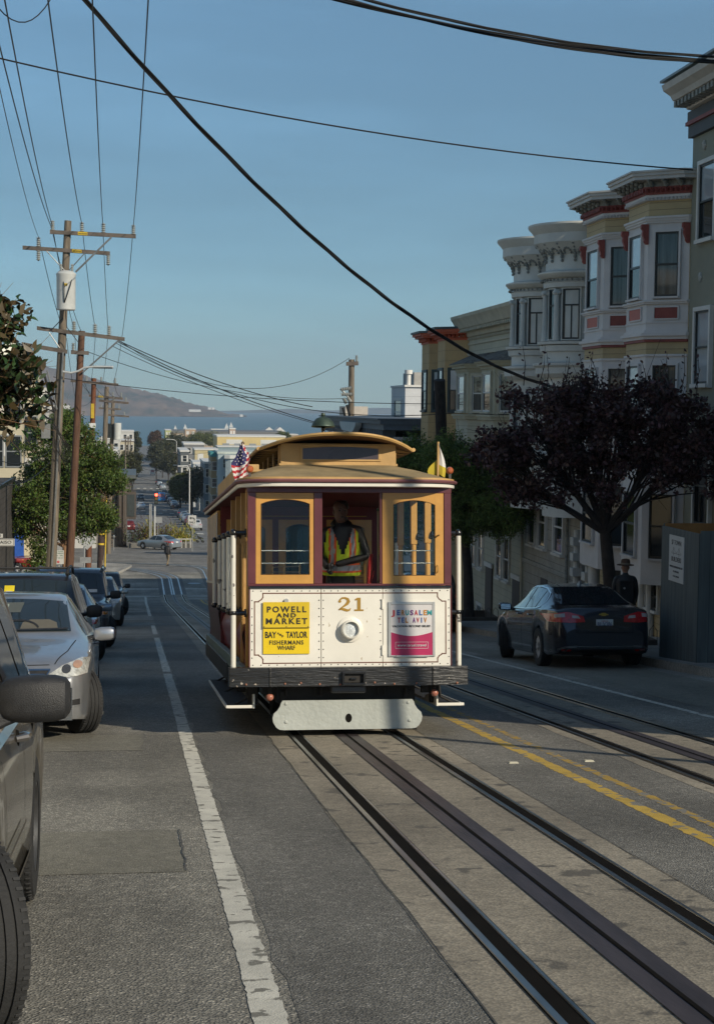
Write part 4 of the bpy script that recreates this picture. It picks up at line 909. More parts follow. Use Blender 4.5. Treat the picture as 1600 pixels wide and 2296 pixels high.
# --- the silver saloon in front on the left
GR = 'cars parked along the left kerb'
SILV = paint('silver_paint', (.43, .44, .455), .7, .28)
c = Car('parked_car', 'silver saloon with pale seats and a paper tag in its windscreen, wheel turned out', 'car', spec('sedan'), SILV, GR)
glazing(c, **SEDW); c.wheels(steer=.45, spokes=7)
hlp = [(.50, .60), (.86, .66), (.88, .80), (.80, .805), (.62, .74), (.50, .66)]
for sg in (1, -1):
    pl = hlp if sg > 0 else mir(hlp)
    h = c.decal('headlight', pl, 'front', HEADL, .010, .035)
    q = [(.77+.045*math.cos(a), .745+.035*math.sin(a)) for a in [2*PI*i/12 for i in range(12)]]; c.decal('indicator', q if sg > 0 else mir(q), 'front', mat('indicator_amber', (.42, .25, .16), .2, var=.2, coat=.6), .014, .02, h)
    q = [(.665+.045*math.cos(a), .705+.042*math.sin(a)) for a in [2*PI*i/14 for i in range(14)]]; c.decal('projector', q if sg > 0 else mir(q), 'front', mat('projector_lens', (.10, .10, .10), .08, .5, var=.1, coat=.9), .014, .02, h)
    q = [(.50, .33), (.80, .355), (.80, .425), (.56, .41)]; f = c.decal('bumper_slot', q if sg > 0 else mir(q), 'front', PLAST, .006, .03)
    b = MB(); c.line([(x*sg, z) for x, z in q+[q[0]]], 'front', .014, 0, b, .009); b.build('slot_trim', SILV, f)
c.decal('grille', [(-.44, .58), (.44, .58), (.50, .70), (-.50, .70)], 'front', PLAST, .006, .04)
b = MB()
for z in (.60, .63, .66): c.line([(-.46, z), (.46, z)], 'front', .010, 0, b, .012)
c.line([(-.51, .705), (.51, .705)], 'front', .018, 0, b, .012); c.line([(.51, .705), (.43, .575)], 'front', .012, 0, b, .012); b.build('grille_bars', CHROME, c.root)
c.decal('lower_intake', [(-.42, .27), (.42, .27), (.46, .40), (-.46, .40)], 'front', PLAST, .006, .05)
seams(c, [[(1.50, .30), (1.52, .9)], [(2.63, .26), (2.63, .96)], [(3.45, .55), (3.40, .98)]], [[(.55, .16), (.66, .6), (.72, 1.18)], [(0, .12), (.5, .14)]])
c.mirror(1.78, 1.0, SILV, (.24, .13, .15)); c.plate('front', .46, '5LHK204')
b = MB()
for y in (2.45, 3.3):
    for sg in (-1, 1):
        h = c.hit('right' if sg > 0 else 'left', y, .86); x = h[0].x; b.tube([(x, y-.08, .87), (x+sg*.035, y-.05, .875), (x+sg*.035, y+.05, .875), (x, y+.08, .87)], .013, 6)
b.build('door_handles', SILV, c.root)
c.decal('sun_visor', [(-.55, 1.235), (.10, 1.235), (.13, 1.34), (-.55, 1.33)], 'front', mat('visor_grey', (.10, .11, .10), .4), .0085, .06)
c.decal('hang_tag', [(-.30, 1.265), (-.03, 1.265), (-.03, 1.32), (-.30, 1.32)], 'front', mat('tag_paper', (.32, .38, .32), .5, var=.1), .011, .05)
for x0 in (-.42, .12):
    c.decal('seat', [(x0, 1.065), (x0+.40, 1.065), (x0+.38, 1.13), (x0+.30, 1.16), (x0+.10, 1.16), (x0+.02, 1.13)], 'front', mat('seat_beige', (.12, .11, .085), .35), .0085, .06)
b = MB(); c.line([(.10+.22*math.cos(a), 1.05+.10*math.sin(a)) for a in [PI*i/12 for i in range(1, 12)]], 'front', .018, 0, b, .012); b.build('steering_wheel', PLAST, c.root)
b = MB(); c.line([(.05, 1.048), (.62, 1.060)], 'front', .014, 0, b, .018); c.line([(-.6, 1.05), (.0, 1.062)], 'front', .014, 0, b, .018); b.build('wiper', PLAST, c.root)
c.place(-1.36, 16.25)
# --- nearest grey-brown off-roader, cut by the frame edge
GBR = paint('grey_brown_paint', (.15, .132, .105), .55, .34); chips(GBR, (.28, .26, .22, 1), 1.6, .80, .01)
sp = spec('suv'); sp.update(L=4.45, W=1.80, wf=.80, wr=3.42, r=.37, ar=.425)
c = Car('parked_car', 'grey brown off-roader at the left edge nearest the viewer with a big black door mirror', 'car', sp, GBR, GR)
glazing(c, **SUVW); c.wheels(steer=.50, spokes=5)
seams(c, [[(1.30, .42), (1.32, 1.0)], [(2.40, .30), (2.42, 1.08), (2.42, 1.58)], [(3.02, .62), (3.30, .95), (3.34, 1.08), (3.32, 1.56)]], [[(.66, .12), (.76, 1.05)]])
for v in ('left', 'right'): b = MB(); c.line([(1.36, .56), (2.36, .56)], v, .02, 0, b, .012); b.build('door_moulding', mat('grey_moulding', (.085, .075, .062), .45, .4, var=.2), c.root)
c.decal('side_step_trim', [(1.25, .28), (3.0, .28), (3.0, .36), (1.25, .36)], 'right', mat('grey_moulding', (0, 0, 0)), .01, .06)
for y in (2.20, 3.12):
    h = c.hit('right', y, .93); x = h[0].x; b = MB()
    b.tube([(x-.005, y-.09, .95), (x+.038, y-.06, .955), (x+.040, y+.05, .955), (x-.005, y+.09, .95)], [.014, .019, .019, .014], 8); b.lathe([(.001, .004), (.05, .002), (.055, -.01)], (x, y, .93), Matrix.Rotation(PI/2, 3, 'Y'), 16, 1); b.build('door_handle', [paint('handle_grey', (.13, .12, .11)), GROOVE], c.root)
# large two-piece mirror
b = MB(); x0 = c.hit('right', 1.42, 1.08)[0].x; rings = []
for t, k, kz in ((0, .50, .55), (.03, .80, .86), (.08, .97, .98), (.15, 1, 1), (.22, .96, .97), (.262, .82, .86), (.28, .55, .62)):
    rings.append([(x0+.055+t, 1.36+.085*k*math.copysign(abs(math.cos(a))**.7, math.cos(a)), 1.185+.095*kz*math.copysign(abs(math.sin(a))**.62, math.sin(a))+.02*(t-.15)) for a in [2*PI*i/24 for i in range(24)]])
b.loft(rings, 0); b.loft([[(x0+xx, 1.38+yy*ky, 1.09+zz*kz+dz) for yy, zz in ((-.07, -.045), (.07, -.045), (.07, .045), (-.07, .045))] for xx, ky, kz, dz in ((-.06, 1.3, 1.5, 0), (.02, 1, 1.15, .005), (.09, .9, 1.0, .035), (.15, .8, .8, .05))], 0)
b.build('mirror', PLAST, c.root, bevel=.012)
b = MB(); b.box(x0+.15, x0+.34, 1.442, 1.446, 1.09, 1.22); b.build('mirror_glass', CHROME, c.root)
for sg in (1, -1): q = [(.52, .68), (.84, .70), (.84, .86), (.52, .86)]; c.decal('headlight', q if sg > 0 else mir(q), 'front', HEADL, .01, .04)
c.decal('grille', [(-.45, .66), (.45, .66), (.45, .86), (-.45, .86)], 'front', PLAST, .01, .05)
c.place(-1.40, 5.05)
# --- charcoal estate-type off-roader with roof rails
CHAR = paint('charcoal_paint', (.035, .034, .038), .55, .28)
c = Car('parked_car', 'charcoal off-roader with black roof rails and a yellow card in its windscreen', 'car', spec('suv'), CHAR, GR)
glazing(c, **SUVW); c.wheels(steer=.1); c.mirror(1.50, 1.12, PLAST, (.22, .14, .18))
for sg in (1, -1):
    q = [(.52, .70), (.84, .72), (.84, .86), (.52, .86)]; c.decal('headlight', q if sg > 0 else mir(q), 'front', HEADL, .01, .04)
    b = MB(); b.tube([(sg*.60, 1.75, 1.64), (sg*.62, 1.85, 1.73), (sg*.62, 2.8, 1.765), (sg*.60, 3.9, 1.74), (sg*.60, 4.05, 1.66)], .022, 8); b.build('roof_rail', PLAST, c.root)
b = MB(); b.tube([(-.60, 1.95, 1.735), (.60, 1.95, 1.735)], .018, 8); b.build('roof_bar', PLAST, c.root)
c.decal('grille', [(-.45, .70), (.45, .70), (.45, .86), (-.45, .86)], 'front', PLAST, .01, .05)
h = c.decal('parking_card', [(-.26, 1.33), (-.12, 1.33), (-.12, 1.48), (-.26, 1.48)], 'front', mat('card_yellow', (.62, .50, .02), .5), .011, .05)
c.decal('card_print', [(-.235, 1.38), (-.145, 1.38), (-.145, 1.40), (-.235, 1.40)], 'front', WHT, .013, .05, h)
seams(c, [[(1.40, .35), (1.42, 1.0)], [(2.40, .3), (2.40, 1.56)]], [[(.72, .12), (.82, 1.1)]])
c.place(-1.60, 21.9)
BLSI = paint('blue_silver_paint', (.20, .25, .30), .6, .28)
c = Car('parked_car', 'pale blue saloon half hidden behind the charcoal off-roader at the left kerb', 'car', spec('sedan'), BLSI, GR)
glazing(c, **SEDW); c.wheels(steer=.5); c.mirror(1.75, .99, BLSI, (.24, .13, .15))
for sg in (1, -1):
    h = c.decal('headlight', hlp if sg > 0 else mir(hlp), 'front', HEADL, .01, .04)
    q = [(.76, .70), (.86, .72), (.87, .79), (.78, .78)]; c.decal('indicator', q if sg > 0 else mir(q), 'front', TAILL, .014, .03, h)
    q = [(.70+.06*math.cos(a), .38+.05*math.sin(a)) for a in [2*PI*i/12 for i in range(12)]]; c.decal('fog_lamp', q if sg > 0 else mir(q), 'front', HEADL, .01, .03)
seams(c, [[(1.50, .30), (1.52, .9)], [(2.63, .26), (2.63, .96)]], [[(.66, .16), (.72, 1.18)]])
c.place(-1.60, 30.0)
EL = paint('slate_blue_paint', (.13, .155, .18), .55, .3); ELG = mat('grey_cladding', (.055, .05, .05), .6, var=.15, scale=8)
c = Car('parked_car', 'boxy slate blue off-roader with dark cladding and an orange indicator at the left kerb', 'car', spec('box'), EL, GR)
glazing(c, **BOXW); c.wheels(steer=.5); c.mirror(1.36, 1.16, PLAST, (.24, .14, .19))
c.decal('front_cladding', [(-.90, .34), (.90, .34), (.92, .66), (.52, .68), (-.52, .68), (-.92, .66)], 'front', ELG, .012, .05)
for v in ('left', 'right'): c.decal('side_cladding', [(1.3, .30), (2.95, .30), (2.95, .62), (1.3, .62)], v, ELG, .012, .06)
for v in ('left', 'right'): c.decal('wing_cladding', [(.12, .40), (.35, .55), (.45, .9), (.85, .98), (1.28, .88), (1.3, .7), (1.18, .82), (.85, .86), (.52, .78), (.42, .6), (.36, .4)], v, ELG, .013, .05)
for sg in (1, -1):
    q = [(.55, .72), (.84, .74), (.86, .90), (.58, .90)]; h = c.decal('headlight', q if sg > 0 else mir(q), 'front', HEADL, .016, .03)
    q = [(.74, .735), (.85, .75), (.87, .90), (.78, .90)]; c.decal('indicator', q if sg > 0 else mir(q), 'front', ORANGE, .02, .03, h)
c.decal('windscreen_note', [(.42, 1.21), (.62, 1.21), (.62, 1.28), (.42, 1.28)], 'front', PLATEM, .013, .05)
b = MB()
for sg in (-1, 1): b.tube([(sg*.72, 1.55, 1.72), (sg*.72, 2.5, 1.79), (sg*.72, 4.0, 1.76)], .045, 8)
b.build('roof_channel', EL, c.root)
c.place(-1.50, 35.75)
SIL2 = paint('light_silver_paint', (.36, .38, .37), .6, .3)
c = Car('parked_car', 'light silver hatchback parked at the left kerb behind the boxy off-roader', 'car', spec('hatch'), SIL2, GR)
glazing(c, **HATW); c.wheels(steer=.3); c.mirror(1.48, 1.04, SIL2, (.22, .13, .14))
for sg in (1, -1):
    q = [(.46, .66), (.78, .72), (.82, .86), (.70, .86), (.50, .76)]; h = c.decal('headlight', q if sg > 0 else mir(q), 'front', HEADL, .01, .04)
    q = [(.64+.05*math.cos(a), .40+.05*math.sin(a)) for a in [2*PI*i/12 for i in range(12)]]; c.decal('fog_lamp', q if sg > 0 else mir(q), 'front', HEADL, .01, .03)
c.decal('grille', [(-.40, .62), (.40, .62), (.42, .70), (-.42, .70)], 'front', PLAST, .008, .05)
c.place(-1.34, 50.0)
DGR = paint('dark_grey_paint', (.05, .053, .056), .5, .3)
c = Car('parked_car', 'dark grey off-roader parked last before the corner on the left', 'car', spec('suv'), DGR, GR)
glazing(c, **SUVW); c.wheels(steer=.5); c.mirror(1.50, 1.12, PLAST, (.22, .14, .18))
for sg in (1, -1): q = [(.52, .70), (.84, .72), (.84, .86), (.52, .86)]; c.decal('headlight', q if sg > 0 else mir(q), 'front', HEADL, .01, .04)
c.decal('grille', [(-.45, .68), (.45, .68), (.45, .86), (-.45, .86)], 'front', CHROME, .01, .05)
c.place(-1.36, 62.8)
# --- the dark blue saloon seen from behind on the right
NAVY = paint('navy_paint', (.012, .017, .028), .35, .22)
sp = spec('sedan'); sp.update(L=4.92, W=1.85, wf=.98, wr=3.81, r=.34, ar=.38,
    top=[(0, .50), (.03, .64), (.10, .74), (.30, .84), (.8, .93), (1.15, .99), (1.28, 1.02), (2.10, 1.39), (2.4, 1.445), (2.95, 1.46), (3.5, 1.40), (4.0, 1.24), (4.42, 1.085), (4.7, 1.06), (4.82, 1.04), (4.86, .95), (4.90, .72), (4.92, .60)],
    belt=[(0, .48), (.03, .6), (.1, .68), (.3, .77), (.8, .87), (1.3, .94), (2.5, .97), (4.3, 1.03), (4.75, 1.0), (4.86, .90), (4.92, .56)],
    plan=[(0, .70), (.06, .80), (.16, .90), (.4, .965), (.9, .995), (1.5, 1), (3.9, 1), (4.4, .965), (4.7, .91), (4.84, .84), (4.92, .74)],
    xg=[(0, .60), (.5, .74), (1.2, .78), (2.1, .635), (2.6, .62), (3.5, .60), (4.0, .64), (4.45, .74), (4.92, .6)])
c = Car('parked_car', 'dark navy saloon parked nose away at the right kerb in the shade', 'car', sp, NAVY, 'cars parked along the right kerb')
glazing(c, [(.66, 1.06), (.585, 1.36), (0, 1.38)], [[(1.62, .99), (2.60, 1.0), (2.60, 1.39), (2.32, 1.375), (2.05, 1.27)], [(2.66, 1.0), (3.34, 1.02), (3.34, 1.345), (2.66, 1.39)], [(3.40, 1.02), (3.66, 1.05), (3.72, 1.14), (3.58, 1.26), (3.40, 1.33)]], [(.66, 1.10), (.54, 1.355), (.3, 1.385), (0, 1.392)])
c.wheels(steer=-.38, spokes=10); c.mirror(1.72, 1.01, NAVY, (.24, .13, .15))
for v in ('left', 'right'): b = MB(); c.line([(1.55, .985), (2.6, .992), (3.4, 1.01), (3.70, 1.05), (3.76, 1.14), (3.62, 1.28), (3.30, 1.365), (2.9, 1.40), (2.5, 1.40), (2.2, 1.345), (1.9, 1.20)], v, .020, 0, b, .010); b.build('window_trim', CHROME, c.root)
for sg in (1, -1):
    f = (lambda p: p) if sg > 0 else mir
    q = [(.34, .80), (.60, .79), (.88, .81), (.90, .94), (.62, .975), (.36, .90)]
    h = c.decal('tail_light', f(q), 'rear', TAILL, .010, .035)
    for q in ([(.42, .86), (.56, .87), (.56, .915), (.45, .905)], [(.68, .885), (.82, .88), (.82, .935), (.68, .95)]): c.decal('lens_insert', f(q), 'rear', mat('clear_lens', (.45, .38, .36), .15, var=.2, coat=.8), .015, .03, h)
    q = [(.58, .30), (.74, .31), (.74, .345), (.56, .335)]; c.decal('reflector', f(q), 'rear', TAILL, .012, .03)
    b = MB(); c.line([(x*sg, z) for x, z in ((.86, .30), (.70, .375), (.5, .385))], 'rear', .03, 0, b, .012); b.build('bumper_accent', mat('grey_accent', (.16, .16, .16), .3, .7), c.root)
c.decal('boot_recess', [(-.42, .66), (.42, .66), (.50, .76), (.42, .85), (-.42, .85), (-.50, .76)], 'rear', mat('gloss_black', (.008, .009, .012), .15, var=.1, coat=.8), .006, .05)
c.decal('rear_valance', [(-.62, .22), (.62, .22), (.60, .30), (-.60, .30)], 'rear', PLAST, .01, .05)
b = MB(); c.line([(-.55, .385), (.55, .385)], 'rear', .012, 0, b, .012); b.build('bumper_line', mat('grey_accent', (.16, .16, .16), .3, .7), c.root)
c.plate('rear', .775, '8JUV386')
b = MB(); hh = c.hit('rear', 0, .93); y = hh[0].y+.012
b.prism([(-.085, .920), (-.045, .920), (-.040, .905), (.035, .905), (.040, .920), (.085, .926), (.078, .945), (.045, .945), (.040, .960), (-.035, .960), (-.045, .945), (-.078, .939)], 'y', y-.004, y+.006); b.build('emblem', mat('gold_badge', (.45, .30, .06), .3, .7), c.root)
seams(c, [[(1.45, .30), (1.5, .93)], [(2.63, .26), (2.63, .98)], [(3.45, .60), (3.42, 1.0)]], [[(.62, .15), (.72, 1.2)]])
b = MB(); c.line([(-.66, 1.02), (-.60, .98), (-.48, .80), (-.50, .62), (.50, .62), (.48, .80), (.60, .98), (.66, 1.02)], 'rear', .008, 0, b); b.build('boot_gap', GROOVE, c.root)
b = MB(); b.loft([[(x*.022, 3.18, 1.43), (x*.02, 3.33, 1.445), (x*.004, 3.37, 1.50)] for x in (-1, 1)], closed=False, caps=False); b.prism([(3.16, 1.43), (3.36, 1.42), (3.38, 1.495), (3.33, 1.50)], 'x', -.018, .018); b.build('roof_antenna', mat('antenna_silver', (.35, .37, .40), .3, .4), c.root)
b = MB()
for y_ in (2.4, 3.25):
    for sg in (-1, 1): x = c.hit('right' if sg > 0 else 'left', y_, .88)[0].x; b.tube([(x, y_-.08, .895), (x+sg*.035, y_-.05, .90), (x+sg*.035, y_+.05, .90), (x, y_+.08, .895)], .014, 6)
b.build('door_handles', NAVY, c.root)
c.place(7.97, 31.95, face=1)
c.decal
c = Car('parked_car', 'black off-roader with red tail lamps beyond the navy saloon, mostly behind the cable car', 'car', spec('suv'), paint('black_paint', (.012, .012, .013), .4, .25), 'cars parked along the right kerb', lod=0)
glazing(c, **SUVW); c.wheels()
for sg in (1, -1): q = [(.66, .95), (.88, .95), (.88, 1.12), (.70, 1.12)]; c.decal('tail_light', q if sg > 0 else mir(q), 'rear', TAILL, .01, .04)
c.place(7.93, 48.1, face=1)
# ================================================================ houses on the right side of the street
XF = 12.0
def offset_poly(pl, d):
    """offset an open XY polyline sideways (towards -X for a line running to +Y)"""
    P_ = [Vector(p) for p in pl]; out = []
    for i, p in enumerate(P_):
        n1 = n2 = None
        if i > 0: t = (p-P_[i-1]).normalized(); n1 = Vector((-t.y, t.x))
        if i < len(P_)-1: t = (P_[i+1]-p).normalized(); n2 = Vector((-t.y, t.x))
        n = (n1 or n2)+(n2 or n1); n.normalize(); k = 1/max(.4, n.dot(n1 or n2)); out.append(p+n*d*k)
    return out
def bay_solid(b, pl, z0, z1, d=0, m=0, back=None):
    pts = offset_poly(pl, d) if d else [Vector(p) for p in pl]
    bx = back if back is not None else XF+.02
    poly = [(p.x, p.y) for p in pts]+[(bx, pts[-1].y), (bx, pts[0].y)]
    b.prism(poly, 'z', z0, z1, m)
def win_on(parent, a, c, s0, s1, z0, z1, fm, gm, fw=.07, dep=.06, d=0, sashm=None, mull=0, split=.5, name='window'):
    """window on the wall segment a->c between fractions s0,s1"""
    a = Vector((a[0], a[1], 0)); c = Vector((c[0], c[1], 0)); t = (c-a); L = t.length; t.normalize(); n = Vector((-t.y, t.x, 0)); o = a+n*d
    M = Matrix(((t.x, n.x, 0, o.x), (t.y, n.y, 0, o.y), (0, 0, 1, 0), (0, 0, 0, 1)))
    u0, u1 = s0*L, s1*L; b = MB()
    b.box(u0-fw, u0, 0, dep, z0-fw, z1+fw, 0, M); b.box(u1, u1+fw, 0, dep, z0-fw, z1+fw, 0, M); b.box(u0, u1, 0, dep, z1, z1+fw, 0, M); b.box(u0-fw*.6, u1+fw*.6, 0, dep+.05, z0-fw*.9, z0, 0, M)
    zm = z0+(z1-z0)*split; b.box(u0, u1, 0, dep*.62, zm-.022, zm+.022, 1, M)
    for q0, q1 in ((u0, u0+.035), (u1-.035, u1)): b.box(q0, q1, 0, dep*.6, z0, z1, 1, M)
    b.box(u0+.035, u1-.035, 0, dep*.6, z0, z0+.05, 1, M); b.box(u0+.035, u1-.035, 0, dep*.6, z1-.04, z1, 1, M)
    if mull: um = (u0+u1)/2; b.box(um-.02, um+.02, 0, dep*.61, z0+.05, zm-.022, 1, M)
    o_ = b.build(name, [fm, sashm or fm], parent)
    g = MB(); 
    if isinstance(gm, (list, tuple)):
        g.box(u0+.03, u1-.03, .0, .014, z0+.04, zm, 0, M); g.box(u0+.03, u1-.03, .0, .018, zm, z1-.03, 1, M); g.build('pane', list(gm), o_)
    else: g.box(u0+.03, u1-.03, .0, .014, z0+.04, z1-.03, 0, M); g.build('pane', gm, o_)
    return o_
WG = mat('house_glass', (.020, .024, .026), .05, var=0, spec=.7); WGB = mat('pale_blind_behind_glass', (0.390, 0.435, 0.465), .12, var=.06, scale=2, coat=.8, spec=.6)
WGC = mat('curtain_behind_glass', (0.072, 0.085, 0.085), .10, var=.5, scale=1.5, stretch=(9, 9, .3), coat=.9); WGF = mat('foil_behind_glass', (.18, .20, .17), .2, .3, var=.7, scale=6, coat=.5)
WGP = mat('purple_curtain_behind_glass', (.05, .022, .025), .08, var=.6, scale=2, stretch=(6, 6, .5), coat=.9)
LILAC = mat('lilac_grey_paint', (0.620, 0.590, 0.570), .65, var=.07, scale=1.2, bump=.08); OCHRE = boards(mat('ochre_siding', (0.460, 0.360, 0.200), .7, var=.08, scale=1.5), 'Z', 6.5, .45, .07)
BRICKR = mat('oxblood_trim', (0.240, 0.053, 0.042), .6, var=.15); SALM = mat('salmon_panel', (0.495, 0.150, 0.112), .65, var=.1)
GREYW = mat('pale_grey_stucco', (0.600, 0.600, 0.560), .75, var=.10, scale=1.2, bump=.12); GREYD = mat('ornament_grey', (0.260, 0.267, 0.247), .75, var=.3, scale=10, bump=.5, bscale=20)
OLIVG = mat('olive_grey_render', (0.250, 0.250, 0.195), .8, var=.07, scale=.8, bump=.15, bscale=60); OLIVD = mat('slate_fascia', (0.077, 0.081, 0.084), .7, var=.1)
WTRIM = mat('white_house_trim', (0.625, 0.613, 0.575), .6, var=.06); BTRIM = mat('black_sash', (.018, .022, .022), .4, var=.1)
KHAKI = boards(mat('khaki_siding', (0.450, 0.430, 0.330), .75, var=.10, scale=1.2), 'Z', 4.5, .6, .06); KHAKT = mat('khaki_trim', (0.400, 0.370, 0.260), .7, var=.08); KHAKC = mat('khaki_cornice', (0.480, 0.450, 0.350), .75, var=.12, scale=2)
TANS = boards(mat('tan_siding', (0.500, 0.340, 0.160), .7, var=.08, scale=1.2), 'Z', 2.6, .55, .03); TEALT = mat('dark_teal_trim', (.03, .05, .055), .5, var=.1); VERM = mat('vermilion_trim', (0.494, 0.098, 0.039), .6, var=.12)
SHING = mat('worn_shingles', (0.180, 0.165, 0.143), .9, var=.45, scale=7, bump=.8, bscale=14)
STONEB = boards(mat('grey_stone_base', (0.360, 0.345, 0.300), .8, var=.15, scale=2), 'Z', 3.3, .5, .05)
DOORD = mat('dark_doorway', (.012, .012, .014), .6, var=.2)
def house(label, loc=(0, 0, 0)): return thing('house', label, 'house', loc, group='terraced houses on the right side of the street')
def base_wall(h, y0, y1, z1, m, x=XF, depth=9, zb=None):
    b = MB(); zlo = zr(y1)-.6 if zb is None else zb
    b.box(x, x+depth, y0, y1, zlo, z1, 0); return b.build('wall', m, h)
# ---- olive grey house (two windows seen at the frame edge); it carries on up the hill out of view
h = house('tall olive grey house with plaster rosettes and white framed windows at the right edge')
y0, y1 = 24.2, 34.9; b = MB(); b.box(XF, XF+9, y0, y1, zr(y1)-.6, 7.65, 0); b.build('wall', OLIVG, h)
b = MB(); b.box(XF-.10, XF+9, y0, y1+.05, 7.66, 7.92, 0); b.box(XF-.16, XF+9, y0, y1+.08, 7.92, 8.0, 1); b.box(XF-.12, XF+9, y0, y1+.06, 8.0, 8.22, 0); b.build('frieze', [OLIVD, BRICKR], h)
b = MB(); yc = y1
prof = [(0, 8.22), (-.20, 8.25), (-.26, 8.36), (-.52, 8.42), (-.58, 8.52), (-.74, 8.62), (-.78, 8.74), (0, 8.80)]
b.prism([(XF+x, z) for x, z in prof]+[(XF+2, 8.80), (XF+2, 8.22)], 'y', y0, yc-.12); b.box(XF-.80, XF+2, y0, yc-.05, 8.80, 8.85, 1)
for i in range(46): y = y0+.1+i*.23; b.box(XF-.5, XF-.22, y, y+.12, 8.28, 8.40, 2)
b.build('cornice', [mat('cornice_grey', (0.500, 0.480, 0.440), .7, var=.1), mat('roof_flashing', (.17, .21, .22), .5), GREYD], h)
for yy, z in ((34.1, 7.42), (34.15, 4.62), (31.2, 7.42), (31.2, 4.62)):
    b = MB(); rnd = random.Random(int(yy*10))
    for k in range(16): a = rnd.uniform(0, 6.3); rr_ = rnd.uniform(0, .11); b.ball((XF-.01, yy+rr_*math.cos(a)*.7, z+rr_*1.3*math.sin(a)), rnd.uniform(.03, .055), 8)
    b.build('plaster_rosette', mat('rosette_white', (.40, .40, .37), .8, var=.1), h)
for ya, yb, z0, z1 in ((33.3, 34.25, 5.38, 6.98), (33.4, 34.3, 2.30, 3.86), (33.2, 34.1, -.72, .95), (29.9, 30.9, 5.38, 6.98), (29.9, 30.9, 2.3, 3.86), (29.9, 30.9, -.7, .9), (26.5, 27.5, 5.4, 7), (26.5, 27.5, 2.3, 3.86)):
    win_on(h, (XF, ya), (XF, yb), 0, 1, z0, z1, WTRIM, [WG, WGB] if z0 > 5 else WGB if z0 > 2 else WG, .09, .09, sashm=BTRIM)
# ---- its taller neighbour up the hill, outside the frame, shading the pavement
h = house('plain grey house up the hill beyond the right edge'); b = MB(); b.box(XF-.3, XF+9, 8.6, 24.1, -4, 9.2, 0); b.box(XF-.8, XF+4, 8.6, 24.1, 9.2, 9.6, 1); b.build('wall', [OLIVG, OLIVD], h)
for y in (13, 16.5, 20): win_on(h, (XF-.3, y), (XF-.3, y+1), 0, 1, 5.4, 7, WTRIM, WG, .09, .09); win_on(h, (XF-.3, y), (XF-.3, y+1), 0, 1, 2.2, 3.8, WTRIM, WG, .09, .09)
